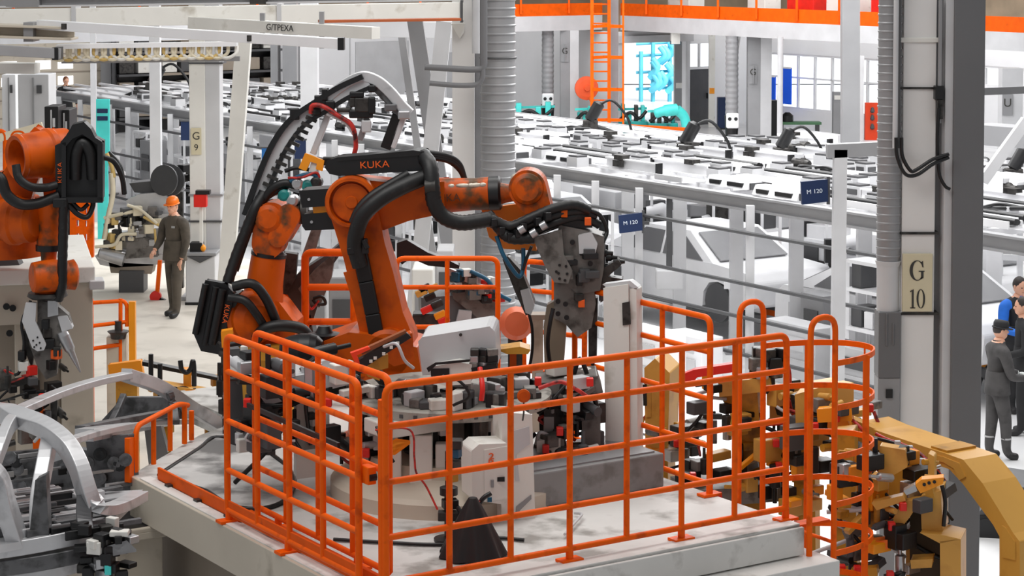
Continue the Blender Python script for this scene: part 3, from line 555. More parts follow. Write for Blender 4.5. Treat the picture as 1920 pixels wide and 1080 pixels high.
for i, (px, s_) in enumerate(((1105, 0.5), (1540, 3.4), (1650, 0.5), (1215, 3.4), (1420, 3.4), (1330, 3.4), (985, 0.5), (720, 0.5), (655, 0.5), (545, 0.5), (490, 0.5), (345, 0.5), (275, 0.5), (805, 0.5))): equip_rack(px, s_, 0.8, 1.9 + 0.2 * (i % 2), 'white open rack of dark devices standing behind the guard fence of the line', 'equipment racks on the line')
# black hanging welding guns above the frame
def hanging_gun(p, k, lab):
    t = thing('hanging_welding_gun', p, lab, 'welding gun'); p = V(p)
    b = B(); b.lathe(p + V((0, 0, 0.2)) * k, (0.5, 0, 0.9), [(0, 0.05 * k), (0.03, 0.12 * k), (0.4 * k, 0.12 * k), (0.45 * k, 0.06 * k)], 12); b.build('motor', BLK, t)
    b = B(); b.box(p + V((0.02, 0, 0.12)) * k, (0.3 * k, 0.2 * k, 0.22 * k)); b.build('transformer', DKM, t, 0.02)
    for sg in (-1, 1): b = B(); b.tube(curve([p + V((sg * 0.1, 0, 0.1)) * k, p + V((sg * 0.35, 0, 0.02)) * k, p + V((sg * 0.62, 0, -0.1)) * k]), [0.05 * k] * 12 + [0.02 * k], 8); b.build('gun_arm', BLK, t)
    b = B(); b.tube(curve([p + V((0.15, 0, 0.5)) * k, p + V((0.45, 0, 0.62)) * k, p + V((0.75, 0, 0.3)) * k, p + V((0.85, 0, 0.0)) * k]), 0.03 * k, 6); b.build('hose', BLK, t)
for px, y, k, lab in ((1282, 292, 1.0, 'black welding gun with spread arms on the frame above the middle of the line'), (1462, 298, 0.9, 'black welding gun with a curved hose on the frame near the window wall'),
        (1898, 340, 0.9, 'black welding gun on the frame beyond the big column'), (1105, 246, 1.0, 'black welding gun lying near the foot of the orange caged ladder'), (285, 175, 1.2, 'black welding gun on the far left end of the frame')):
    hanging_gun(G(px, y, ZF + 0.1), k, lab)
# grey front portal in front of the fence
t = thing('portal_frame', G(1575, 745, 0), 'grey portal frame with a tall post in front of the guard fence', 'frame'); PF = Pl(P(1575, 500, 26.2), (0, -1, 0))
a = PF(1575, 0); b = B(); b.bar(V((a.x, a.y, 0)), PF(1575, 280), 0.16, 0.16, (0, 1, 0)); b.build('post', LGR, t)
b = B(); b.bar(PF(1550, 283), PF(1700, 276), 0.16, 0.17); b.build('cross_beam', GRY, t)
b = B(); b.bar(P(1594, -30, 32.2), P(1594, 268, 32.2), 0.27, 0.2, (0, 1, 0)); tag(b.build('hall_post', GRY), 'tall pale grey post rising from the portal beam to the walkway', 'post')
# blue station signs
for k, (px0, px1, y0, y1, Y, lab) in enumerate(((1160, 1204, 399, 438, 32.6, 'navy station sign hanging beside the welding robot gun'), (1502, 1552, 336, 384, 26.3, 'navy station sign fixed near the grey portal post'))):
    pl = Pl(P(px0, y0, Y), (0.12, -1, 0)); t = thing('station_sign', pl((px0 + px1) / 2, y1), lab, 'sign'); mx, my = (px0 + px1) / 2, (y0 + y1) / 2
    b = B(); b.prism([pl(px0, y0 + 5), pl(px1, y0), pl(px1 + 1, y1 - 6), pl(px0 + 2, y1)], pl.n * -0.05); b.build('board', BLU, t, 0.006)
    text('M 120', pl(mx, my - 1, 0.006), pl(px1, y0) - pl(px0, y0 + 5), Z, (11 if k else 10) * Y / F_PX, TXT, t, sx=1.1)
    b = B(); b.bar(pl(px1 + 3, y0 - 4, -0.05), pl(px1 + 3, y1, -0.05), 0.04, 0.04); b.bar(pl(px1, my, -0.05), pl(px1 + 14, my, -0.02), 0.05, 0.05); b.build('bracket', DK2, t)
# sheets and boxes at the foot of the fence, seen through the railings
for i, (px, y, w, h, m) in enumerate(((1225, 735, 1.0, 0.9, WHT), (1300, 700, 0.9, 0.6, WHT), (1500, 720, 1.1, 0.9, LGR), (1625, 745, 0.8, 0.7, LGR), (1540, 700, 0.5, 1.2, GRY))):
    c = G(px, y, 0); cabinet(c, w, h, m, ['white low machine cover behind the gate of the platform', 'white cover box next to the red clamp arm', 'pale low machine cover behind the ladder cage', 'pale cover box at the foot of the corrugated duct', 'slim grey cabinet behind the ladder cage'][i], None, i > 2)
# ================================================================== near columns, ducts, overhead steel
t = h_column('main_column', (3.62, 19.0, 0), 0.62, 0.3, 9.5, 'big white hall column with a grey-painted shaded face carrying the G 10 plate', 0.0)
for o in list(t.children): bpy.data.objects.remove(o)
CP = Pl((3.62, 18.85, 0), (0, -1, 0))
def cbox(px0, px1, y0, y1, off, dep, nm, m, par, bev=0.006):
    a, c = CP(px0, (y0 + y1) / 2, off), CP(px1, (y0 + y1) / 2, off); z0, z1 = CP(px0, y1, off).z, CP(px0, y0, off).z
    b = B(); b.box(((a.x + c.x) / 2, a.y + dep / 2, (z0 + z1) / 2), (abs(c.x - a.x), dep, z1 - z0)); return b.build(nm, m, par, bev)
def col_full(px0, px1, off, dep, nm, m):
    a, c = CP(px0, 500, off), CP(px1, 500, off); b = B(); b.box(((a.x + c.x) / 2, a.y + dep / 2, 4.75), (c.x - a.x, dep, 9.5)); return b.build(nm, m, t, 0.008)
col_full(1690, 1752, 0.0, 0.34, 'white_face', COLW); col_full(1752, 1768, -0.12, 0.2, 'web', GRY); col_full(1766, 1782, 0.06, 0.36, 'flange', LGR); col_full(1781, 1838, 0.1, 0.4, 'grey_face', DGR)  # grey face carries the shade of the column's right side in its colour
b = B(); b.box((3.72, 19.0, 0.03), (1.0, 0.7, 0.06)); b.build('base_plate', GRY, t)
for y, dd, m in ((75, 9, OFFW), (165, 4, DKM), (437, 5, DKM), (588, 5, DKM)):
    cbox(1688, 1760, y - dd / 2, y + dd / 2, 0.02, 0.38, 'strap', m, t)
cbox(1757, 1763, 0, 230, 0.08, 0.05, 'conduit', GRY, t); cbox(1750, 1766, 160, 186, 0.09, 0.1, 'socket_box', BLK, t); cbox(1754, 1764, 186, 222, 0.1, 0.07, 'plug', DKM, t)
b = B(); b.tube(curve([CP(1756, 200, 0.1), CP(1753, 260, 0.1), CP(1756, 320, 0.1), CP(1766, 345, 0.12), CP(1776, 352, 0.12)]), 0.016, 6); b.build('cable', BLK, t)
sg = cbox(1691, 1747, 475, 583, 0.035, 0.03, 'number_plate', SIGN, t, 0.003)
def serif(shapes, pl, off, nm, par):     # painted roman letters: thick and thin strokes
    b = B()
    for sh in shapes:
        if sh[0] == 'arc':
            _, cx, cy, ro, so, ri, si, dx, a0, a1 = sh; N_ = 26
            for i in range(N_):
                q = []
                for a, (rx, ry, d_) in ((i, (ro, so, 0)), (i + 1, (ro, so, 0)), (i + 1, (ri, si, dx)), (i, (ri, si, dx))):
                    th = math.radians(a0 + (a1 - a0) * a / N_); q.append(pl(cx + d_ + math.cos(th) * rx, cy - math.sin(th) * ry, off))
                b.prism(q, pl.n * 0.002)
        else: b.prism([pl(x, y, off) for x, y in sh[1]], pl.n * 0.002)
    return b.build(nm, INK, par)
serif([('arc', 1718, 506, 14, 19, 9, 17.6, 1.0, 48, 318), ('poly', [(1725, 491), (1729, 488), (1730, 500), (1728, 500)]), ('poly', [(1725.5, 508), (1730, 508), (1730, 520), (1725.5, 522)]), ('poly', [(1721, 506.6), (1732, 506.6), (1732, 508.4), (1721, 508.4)])], CP, 0.037, 'letter', sg)
serif([('poly', [(1708, 543), (1711.6, 541), (1711.6, 576), (1708, 576)]), ('poly', [(1705, 575), (1714.6, 575), (1714.6, 577), (1705, 577)]), ('poly', [(1704.6, 545), (1708, 542.6), (1708, 545), (1705, 546.6)])], CP, 0.037, 'numeral', sg)
serif([('arc', 1725, 559, 8, 18, 4.4, 16.8, 0, 0, 360)], CP, 0.037, 'numeral', sg)
for k in range(2):
    b = B(); o_ = k * 10; b.tube(curve([CP(1674 + o_, 255, 0.16), CP(1676 + o_, 290, 0.16), CP(1690 + o_, 322 - o_ * 0.6, 0.18), CP(1712, 324 - o_, 0.18), CP(1742, 304 - o_ * 0.9, 0.18), CP(1772, 292 - o_ * 0.6, 0.16)]), 0.017, 7)
    tag(b.build('cable_loop', BLK), ['outer black cable loop hanging across the big column', 'inner black cable loop hanging across the big column'][k], 'cable')
# corrugated duct by the big column
def spiral(px, r, z0, z1, Y, m, lab, step):
    c = P(px, 300, Y); u = thing('corrugated_duct', (c.x, c.y, z0), lab, 'duct'); n = int((z1 - z0) / step); pr = []
    for k in range(n): z = z0 + k * step; pr += [(z, r), (z + step * 0.7, r), (z + step * 0.8, r * 1.06), (z + step * 0.9, r * 1.06), (z + step, r)]
    b = B(); b.lathe((c.x, c.y, 0), Z, pr, 28); b.build('pipe', m, u); return u, c
u, c = spiral(1667, 0.105, 3.45, 9.0, 18.9, ALU, 'grey corrugated air duct running down beside the G 10 column', 0.075)
b = B(); b.lathe((c.x, c.y, 0), Z, [(3.0, 0.1), (3.42, 0.103), (3.47, 0.12)], 24); b.build('sleeve', LGR, u)
b = B(); b.box((c.x, c.y, 2.72), (0.2, 0.24, 0.6)); b.box((c.x - 0.03, c.y - 0.122, 2.86), (0.02, 0.02, 0.3)); b.box((c.x + 0.03, c.y - 0.122, 2.82), (0.02, 0.02, 0.2)); b.build('filter_box', DGR, u, 0.01)
b = B(); b.box((c.x, c.y, 2.2), (0.2, 0.22, 0.44)); b.build('outlet_box', GRY, u, 0.01); b = B(); b.box((c.x + 0.0, c.y - 0.115, 2.28), (0.06, 0.02, 0.08)); b.build('outlet', BLK, u)
b = B(); b.box((c.x, c.y, 1.0), (0.14, 0.16, 2.0)); b.build('stand', GRY, u)
for px, w in ((1680, 0.05), (1686, 0.03)):
    a = P(px, 100, 18.75); b = B(); b.tube([(a.x, a.y, 4.5), (a.x, a.y, 9)], w * 0.5, 8); tag(b.build('riser_pipe', LGR if w > 0.04 else DK2), 'thin %s riser pipe between the corrugated duct and the G 10 column' % ('pale' if w > 0.04 else 'dark'), 'pipe')
# middle column with the wide spiral duct
t = thing('hall_column', P(874, 560, 25.4), 'white hall column half hidden behind the big robot', 'column'); MC = Pl(P(874, 300, 25.2), (0, -1, 0))
t.location.z = 0; ORG[t.name] = V(t.location)
for px0, px1, off, nm, m in ((848, 890, 0.0, 'white_face', COLW), (890, 903, -0.1, 'web', GRY)):
    a, c = MC(px0, 300, off), MC(px1, 300, off); b = B(); b.box(((a.x + c.x) / 2, a.y + 0.2, 4.75), (c.x - a.x, 0.4, 9.5)); b.build(nm, m, t, 0.008)
b = B(); b.box((t.location.x, 25.5, 0.04), (0.8, 0.7, 0.08)); b.build('base_plate', GRY, t)
b = B(); b.prism([MC(846, 44, 0.1), MC(872, 44, 0.1), MC(870, 62, 0.05), MC(862, 72, 0.05)], (0, 0.3, 0)); b.build('bracket', OFFW, t)
u, c = spiral(934, 0.2, 0.1, 9.2, 24.9, ALU, 'wide pale spiral air duct rising behind the big robot wrist', 0.1)
b = B(); b.tube([(c.x + 0.21 * math.cos(a_ * 0.314), c.y + 0.21 * math.sin(a_ * 0.314), P(934, 108, 24.9).z) for a_ in range(20)], 0.015, 6, True); b.build('clamp_ring', DK2, u)
for k, (px0, y0, px1, y1, w) in enumerate(((905, -20, 800, 126, 6), (884, -20, 812, 156, 5))):
    pl = Pl(P(880, 100, 24.5), (0, -1, 0)); b = B(); b.tube(fillet([pl(908 - k * 3, -30, 0.1), pl(908 - k * 3, y1 + 2, 0.1), pl(px0 - 20, y1 + 4, 0.1), pl(px0 - 108 + 30 * k, y1 - 1, 0.1)], 0.12), w * 24.5 / F_PX, 10)
    tag(b.build('bent_pipe', DGR), ['upper grey pipe elbow turning off beside the spiral duct', 'lower grey pipe elbow turning off beside the spiral duct'][k], 'pipe')
a = P(893, 20, 24.6); b = B(); b.tube([(a.x, a.y, P(893, 100, 24.6).z), (a.x, a.y, 9)], 0.05, 10); tag(b.build('riser_pipe', LGR), 'pale riser pipe between the white column and the spiral duct', 'pipe')
# left column with the small G plate
c = G(389, 558, ZB); t = h_column('hall_column', (c.x, c.y, ZB), 0.5, 0.4, 8.5, 'white hall column with a sand plate behind the worker in the orange helmet', 0.0, OFFW, LGR)
b = B(); q = P(368, 265, c.y - 0.22); b.box(q, (0.16, 0.02, 0.42)); s = b.build('number_plate', SIGN, t); text('G', q + V((0, -0.012, 0.08)), (1, 0, 0), Z, 0.17, INK, s); text('9', q + V((0, -0.012, -0.1)), (1, 0, 0), Z, 0.14, INK, s)
for y in (363, 412, 117): b = B(); q = P(389, y, c.y); b.box((q.x, c.y, q.z), (0.54, 0.44, 0.03)); b.build('strap', DK2 if y != 363 else GRY, t)
for px, y0, Y, w, lab in ((292, 330, 40, 0.2, 'grey steel post in front of the frame, left of the white G column'), (581, 300, 42, 0.34, 'grey steel post behind the long curved cable arch'), (176, 250, 47, 0.12, 'thin grey post by the teal banner'), (515, 170, 60, 0.2, 'dark post against the far white wall'), (545, 170, 60, 0.4, 'wide dark post against the far white wall')):
    a = P(px, 200, Y); b = B(); b.bar((a.x, a.y, 0), (a.x, a.y, 6.5), w, w); o = b.build('steel_post', GRY if Y > 50 else LGR); tag(o, lab, 'post')
    b = B(); b.box((a.x, a.y, 0.02), (w * 1.8, w * 1.8, 0.04)); b.build('base_plate', GRY, o)
# leaning legs of the overhead gantry
def leg(px0, y0, px1, y1, Y0, Y1, w, d, m, lab):
    p, q = P(px0, y0, Y0), P(px1, y1, Y1); dd = (q - p).normalized(); zt = ZB if px1 < 700 else 0.0
    q = p + dd * ((zt - p.z) / dd.z); b = B(); b.bar(p, q, w, d, (0, 1, 0)); o = b.build('leaning_post', m); tag(o, lab, 'post')
    b = B(); b.box(q + V((0, 0, 0.02)), (w * 2.2, w * 2.2, 0.04)); b.build('foot_plate', GRY, o)
leg(457, 78, 428, 470, 29.3, 29.3, 0.21, 0.2, OFFW, 'off-white leaning gantry leg beside the white G column')
leg(777, 30, 818, 300, 27.5, 27.5, 0.2, 0.2, GRY, 'grey leaning gantry leg crossing the pale one, left of the spiral duct')
leg(833, 40, 806, 300, 27.0, 27.0, 0.2, 0.2, LGR, 'pale leaning gantry leg crossing the grey one, left of the spiral duct')
leg(752, 60, 772, 200, 30, 30, 0.1, 0.1, GRY, 'thin grey leaning strut left of the crossed gantry legs')
# overhead beams
def ob(p, q, w, h, nm, m, lab, cat, grp=None, i=False, parts=()):
    b = B(); (b.ibeam(p, q, w, h, 0.025) if i else b.bar(p, q, w, h)); o = b.build(nm, m, None, 0.004); tag(o, lab, cat, grp)
    for pm, c, s, m2 in parts: b = B(); b.box(p.lerp(q, c), s); b.build(pm, m2, o)
    return o
ob(P(-60, 36, 23.5), P(866, 21, 24.8), 0.25, 0.21, 'crane_beam', OFFW, 'long off-white crane beam ending at the white column', 'beam', None, False, [('joint_plate', 0.21, (0.05, 0.3, 0.25), LGR), ('joint_plate', 0.62, (0.05, 0.3, 0.25), LGR), ('end_plate', 1.0, (0.03, 0.3, 0.26), DK2)])
ob(P(-60, 6, 26), P(900, -8, 27), 0.3, 0.12, 'crane_beam', LGR, 'grey crane beam along the top edge above the long off-white one', 'beam', None, True, [('trolley', 0.1, (0.5, 0.35, 0.1), GRY), ('trolley', 0.56, (0.2, 0.35, 0.12), DKM)])
ob(P(-80, -8, 29), P(620, -14, 31), 0.5, 0.14, 'roof_duct', BEIGE, 'beige roof duct along the very top left', 'duct', None, False, [('flange', 0.5, (0.04, 0.54, 0.18), GRY)])
ob(P(75, 46, 22.0), P(640, 82, 20.5), 0.12, 0.1, 'crane_rail', WHT, 'slanting white crane rail with a black end cap under the crane beam', 'rail', None, False, [('end_cap', 1.0, (0.06, 0.16, 0.12), BLK), ('bolt_plate', 0.1, (0.12, 0.13, 0.06), DKM), ('bolt_plate', 0.72, (0.1, 0.13, 0.06), DKM)])
o = ob(P(360, 42, 24), P(705, 62, 22.4), 0.14, 0.13, 'crane_rail', OFFW, 'shorter off-white crane rail with dark markings under the crane beam', 'rail', None, False, [('hanger', 0.72, (0.05, 0.1, 0.4), GRY), ('hanger', 0.4, (0.05, 0.1, 0.3), GRY)])
a, c = P(360, 42, 24), P(705, 62, 22.4); dn = (c - a).normalized(); text('G/TPEXA', a.lerp(c, 0.5) + V((0, -0.12, 0.0)), dn, Z, 0.1, DKM, o)
ob(P(600, 52, 28.6), P(905, 58, 29.4), 0.16, 0.22, 'tie_beam', LGR, 'grey tie beam above the crossed gantry legs', 'beam')
ob(P(600, 40, 23), P(860, 36, 23.5), 0.2, 0.03, 'cover_strip', mat('rust_strip', (168, 84, 40), 0.6), 'rust coloured strip under the end of the crane beam', 'strip')
ob(P(-40, 92, 20), P(108, 100, 20.4), 0.2, 0.1, 'crane_rail', GRY, 'short grey rail with a black end cap at the far left', 'rail', None, False, [('end_cap', 1.0, (0.06, 0.24, 0.12), BLK)])
ob(P(-40, 56, 22), P(140, 62, 22), 0.4, 0.14, 'crane_beam', BEIGE, 'short beige beam stub above the grey rail at the far left', 'beam', None, True, [('hanger', 0.55, (0.1, 0.3, 0.2), GRY)])
ob(P(-40, 126, 20.5), P(70, 128, 20.5), 0.25, 0.1, 'cable_bundle', OFFW, 'pale cable bundle under the short grey rail at the far left', 'cable')
# festoon beam with hanging cable loops
fb = thing('festoon_beam', P(250, 92, 22.5), 'white festoon beam with a row of cream and yellow cable loops', 'festoon')
p, q = P(108, 87, 22.5), P(445, 82, 22.5); b = B(); b.bar(p, q, 0.16, 0.05); b.build('beam', WHT, fb)
CRM = mat('cream_cable', (232, 222, 196), 0.5); YLC = mat('yellow_cable', (214, 182, 110), 0.5)
for i in range(20):
    a = p.lerp(q, (i + 0.3) / 20.5); b = B(); w = 0.11
    b.tube(curve([a + V((-w, 0, -0.02)), a + V((-w * 0.9, -0.02, -0.1)), a + V((0, -0.03, -0.15)), a + V((w * 0.9, -0.02, -0.1)), a + V((w, 0, -0.02))], 4), 0.02, 6); b.build('cable_loop', (CRM, YLC, CRM, OFFW)[i % 4], fb)
b = B(); b.bar(p + V((0, 0.2, -0.17)), q + V((0, 0.2, -0.17)), 0.05, 0.05); b.build('lower_rail', GRY, fb)

# ================================================================== the raised machine platform
C0 = V((-0.78, 12.6, 0)); DZ = 2.35
def D(u, v, z=0.0): return C0 + N1 * u + D1 * v + V((0, 0, DZ + z))
RD = Matrix((N1, D1, Z)).transposed()
def uv(px, py, z=0.0): p = G(px, py, DZ + z) - C0; return p.dot(N1), p.dot(D1)
pf = thing('machine_platform', D(1.5, 2.5, -DZ), 'raised grey machine platform inside the orange railings', 'platform')
edge = [(-0.12, -0.17), (3.16, -0.17), (3.16, 6.2), (1.34, 6.2), (1.34, 4.8), (0.84, 4.5), (-0.12, 3.6)]
b = B(); b.prism([D(u_, v_, -0.2) for u_, v_ in edge], (0, 0, 0.2)); b.build('deck', DECK, pf, 0.006)
b = B(); b.box(D(1.52, -0.1, 0.003), (3.28, 0.14, 0.012), R=RD); b.box(D(-0.075, 1.7, 0.003), (0.09, 3.5, 0.012), R=RD); b.build('edge_strip', DECKS, pf, 0.003)
b = B(); b.box(D(1.52, -0.19, -0.105), (3.3, 0.03, 0.19), R=RD); b.build('front_plate', DECKS, pf, 0.006)
b = B(); b.box(D(-0.13, 1.7, -0.15), (0.03, 3.76, 0.3), R=RD); b.build('side_beam', BEIGE, pf, 0.006)
b = B(); b.box(D(1.56, -0.1, -0.31), (3.5, 0.62, 0.2), R=RD); b.build('lower_step', DECKS, pf, 0.008)
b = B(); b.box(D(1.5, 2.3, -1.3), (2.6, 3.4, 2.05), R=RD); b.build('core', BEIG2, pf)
b = B(); b.box(D(-0.22, 3.6, -0.36), (0.42, 0.8, 0.06), R=RD); b.box(D(-0.02, 3.6, -0.32), (0.04, 0.8, 0.04), R=RD); b.box(D(-0.41, 3.6, -0.32), (0.04, 0.8, 0.04), R=RD); b.box(D(-0.22, 3.22, -0.32), (0.42, 0.04, 0.04), R=RD); b.build('pedestal_top', BEIGE, pf, 0.01)
b = B(); b.box(D(-0.22, 3.6, -0.325), (0.33, 0.7, 0.02), R=RD); b.build('pedestal_recess', DKM, pf)
b = B(); b.box(D(-0.2, 3.6, -1.37), (0.2, 0.6, 1.96), R=RD); b.box(D(-0.2, 3.28, -1.37), (0.36, 0.04, 1.96), R=RD); b.box(D(-0.2, 3.92, -1.37), (0.36, 0.04, 1.96), R=RD); b.build('pedestal_leg', BEIGE, pf, 0.01)
b = B(); b.box(D(0.0, 1.1, -1.35), (0.05, 0.1, 2.0), R=RD); b.build('drain_pipe', DK2, pf)
# worn mat
mt = [(0.02, 3.42), (0.62, 4.02), (0.9, 4.3), (1.05, 3.9), (0.9, 3.0), (0.6, 2.4), (0.3, 2.15), (0.1, 2.3), (0.12, 2.8)]
b = B(); b.prism([D(u_, v_, 0.004) for u_, v_ in mt], (0, 0, 0.014)); t = tag(b.build('floor_mat', MATT), 'worn grey rubber mat on the back corner of the platform deck', 'mat')
b = B(); b.tube([D(p_.x, p_.y, 0.018) for p_ in curve([V((a_, c_, 0)) for a_, c_ in mt], 5)], 0.016, 6, True); b.build('curled_edge', RUB, t)
for v0, v1 in ((1.95, 3.35),):
    b = B(); b.box(D(-0.01, (v0 + v1) / 2, 0.05), (0.02, v1 - v0, 0.09), R=RD); t = tag(b.build('kick_plate', TOE, None, 0.003), 'orange kick plate along the open edge of the platform', 'kick plate')
    for v_ in (2.1, 2.6, 3.1): b = B(); b.box(D(-0.035, v_, 0.015), (0.05, 0.06, 0.02), R=RD); b.build('bolt_tab', DKM, t)
# ---------------- railings
ZR = (1.285, 1.04, 0.70, 0.36, 0.085)
RR = 0.0205
def railing(nm, lab, fpt, L_, n, feet=(), corner=None, zs=ZR, r=RR, toe=False, grp=None):
    """fpt(s, z): the point s along the railing at height z"""
    t = thing(nm, fpt(0, 0), lab, 'railing', grp)
    b = B(); b.tube(fillet([fpt(0, 0.03 if corner else zs[-1]), fpt(0, zs[0]), fpt(L_, zs[0]), fpt(L_, 0.03 if corner else zs[-1])], 0.07), r * 1.12, 10); b.build('frame_tube', RAIL, t)
    for z in zs[1:]: b = B(); b.tube([fpt(0, z), fpt(L_, z)], r, 10); b.build('cross_rail', RAIL, t)
    for i in range(1, n): b = B(); s = L_ * i / n; b.tube([fpt(s, zs[-1]), fpt(s, zs[0])], r * 0.98, 10); b.build('upright', RAIL, t)
    for s in feet:
        p = fpt(s, 0.0); b = B(); b.tube([fpt(s, 0.0), fpt(s, zs[-1])], r * 1.2, 10); b.box(p + V((0, 0, 0.012)), (0.16, 0.09, 0.018), R=RD); b.build('foot', RAIL, t)
    if toe: b = B(); b.bar(fpt(0.02, 0.1) , fpt(L_ - 0.02, 0.1), 0.015, 0.1); b.build('kick_plate', TOE, t)
    return t
railing('guard_railing', 'long orange guard railing along the front of the platform', lambda s, z: D(0.0 + s, -0.03, z), 3.15, 7, (1.35, 2.25, 3.15), True)
b = B(); b.tube(fillet([D(0.0, 0.0, 0.02), D(0.0, 0.0, 1.2)], .02), 0.031, 12); b.box(D(0, 0, 0.01), (0.16, 0.16, 0.02), R=RD); tag(b.build('corner_post', RAIL), 'thick orange corner post where the two railings of the platform meet', 'post')
g1 = railing('sliding_gate', 'outer orange gate panel on the left side of the platform', lambda s, z: D(-0.075, 0.17 + s, z), 1.86, 4, (0.02, 0.95, 1.84), None, toe=True)
g2 = railing('sliding_gate', 'inner orange gate panel sliding behind the outer one', lambda s, z: D(0.075, 0.06 + s, z + 0.03), 1.84, 4, (0.4, 1.5), None)
b = B(); b.box(D(-0.03, 0.13, 0.72), (0.06, 0.1, 0.11), R=RD); b.build('latch_plate', RAIL, g1, 0.008); b = B(); b.lathe(D(0.0, 0.1, 0.71), -N1, [(0, 0.03), (0.05, 0.03)], 10); b.build('latch_knob', BLK, g1)
b = B(); b.bar(D(0.02, 1.9, 0.82), D(0.02, 0.6, 0.8), 0.02, 0.03); b.build('guide_rail', BLK, g2)
b = B(); b.box(D(0.075, 1.05, 0.04), (0.03, 1.9, 0.05), R=RD); b.build('floor_track', TOE, g2)
railing('guard_railing', 'orange guard railing at the right side of the platform, behind the white column', lambda s, z: D(3.12, 0.77 + s, z), 1.7, 3, (0, 0.85, 1.7), True)
railing('guard_railing', 'orange guard railing behind the big robot arm, at the back of the platform', lambda s, z: V((-0.98 + s, 17.75, DZ + z + 0.02)), 0.86, 2, (0, 0.86), True)
railing('guard_railing', 'orange guard railing seen between the second robot and the big robot arm', lambda s, z: V((-1.78 + s, 18.0, DZ + z + 0.02)), 0.42, 1, (0, 0.42), True, zs=(1.3, 1.0, 0.7, 0.36, 0.1), r=0.03)
railing('guard_railing', 'short orange guard railing behind the slanting gun of the robot', lambda s, z: V((0.1 + s, 17.6 - s * 0.6, DZ + z + 0.02)), 0.5, 2, (0, 0.5), True)
# stair rail at the back-left corner of the deck
t = thing('stair_rail', G(255, 890, DZ), 'sloping orange stair rail behind the corner of the platform', 'railing'); SP = Pl(D(-0.1, 3.58), (0.97, -0.24, 0))
b = B(); b.tube(fillet([SP(254, 885), SP(254, 800), SP(336, 757), SP(352, 760)], 0.1), 0.021, 10); b.build('handrail', RAIL, t)
for px, y0, y1, r_ in ((288, 783, 872, 0.02), (319, 766, 845, 0.02), (346, 757, 832, 0.021), (359, 770, 825, 0.021)): b = B(); b.tube([SP(px, y0), SP(px, y1)], r_, 10); b.build('upright', RAIL, t)
b = B(); b.prism([SP(243, 822), SP(260, 818), SP(260, 905), SP(243, 905)], SP.n * -0.04); b.build('end_plate', RAIL, t, 0.004)
# ---------------- caged ladder at the right end
t = thing('caged_ladder', D(3.2, 0.17, -DZ), 'orange caged ladder with hooped handles at the right end of the platform', 'ladder')
for v_, nm in ((0.54, 'a'), (-0.22, 'b')):
    b = B(); b.tube(fillet([D(3.2, v_ + 0.0, -2.3), D(3.2, v_, 1.42), D(3.42, v_, 1.42), D(3.42, v_, -2.3)], 0.11, 6), 0.021, 10); b.build('stile', RAIL, t)
b = B()
for k in range(8): z = -0.15 - k * 0.28; b.tube([D(3.42, 0.54, z), D(3.42, -0.22, z)], 0.014, 8)
b.build('rungs', RAIL, t)
def cage_pt(a, z): return D(3.42 + 0.62 * math.sin(a) , 0.16 + 0.38 * math.cos(a) , z)
for z in (1.09, 0.78, 0.44, 0.11, -0.23, -0.58, -1.0):
    b = B(); pts = [cage_pt(math.pi * i / 16, z) for i in range(17)]
    for i in range(16): b.bar(pts[i], pts[i + 1], 0.012, 0.04)
    b.build('cage_hoop', RAIL, t)
for a, w in ((0.6, 0.03), (1.57, 0.012), (2.55, 0.045)):
    p = cage_pt(a, 0); b = B(); b.bar(p + V((0, 0, 1.1)), p + V((0, 0, -1.9)), w, 0.015); b.build('cage_bar', RAIL, t)
b = B(); b.box(D(3.3, -0.1, -0.02), (0.3, 0.1, 0.02), R=RD); b.build('mounting_plate', TOE, t)
# ================================================================== the robots and the machine on the platform
def strip(pl, pts, w, th, off):           # a flat band following picture points on a plane
    q = [pl(x, y, off) for x, y in pts]; b = B()
    for i in range(len(q) - 1): b.bar(q[i], q[i + 1], w, th, pl.n)
    return b
# ---------------- the big robot
RP = Pl(G(722, 846, DZ), (-0.08, -1, 0)); n = RP.n; m_px = 16.5 / F_PX
R1 = thing('robot', G(728, 846, DZ), 'big orange six-axis robot in the middle holding the grey welding gun', 'robot')
def rpoly(pl, pts, off, th, nm, m, par, bev=0.012):
    b = B(); b.prism([pl(x, y, off) for x, y in pts], -pl.n * th); return b.build(nm, m, par, bev)
bc = RP(735, 846, -0.1)
b = B(); b.lathe(bc, Z, [(0, 0.42), (0.1, 0.42), (0.12, 0.36), (0.5, 0.34), (0.55, 0.4), (0.66, 0.4)], 28); b.build('base', ROB, R1)
rpoly(RP, [(602, 634), (664, 612), (700, 616), (790, 640), (798, 690), (690, 694), (604, 690)], 0.26, 0.55, 'turret', ROB, R1)
rpoly(RP, [(634, 428), (650, 480), (666, 545), (680, 605), (686, 662), (782, 664), (778, 622), (760, 580), (742, 505), (726, 450), (716, 400), (700, 345), (660, 330), (634, 336), (624, 352), (625, 400)], 0.15, 0.3, 'link_arm', ROB, R1, 0.04)
rpoly(RP, [(650, 505), (668, 560), (686, 640), (694, 650), (706, 650), (692, 580), (672, 500)], 0.165, 0.02, 'arm_rib', ROB, R1, 0.006)
hc = RP(666, 374, 0)
b = B(); b.lathe(hc + n * 0.1, n, [(0, 0.205), (0.1, 0.205), (0.125, 0.19), (0.125, 0.168), (0.06, 0.162), (0.06, 0.15), (0.09, 0.146), (0.09, 0.05), (0.1, 0.045), (0.1, 0.001)], 40); b.build('elbow_hub', ROB, R1)
b = B(); b.lathe(RP(735, 655, 0.1), n, [(0, 0.2), (0.14, 0.2), (0.16, 0.17)], 30); b.build('shoulder_hub', ROB, R1)
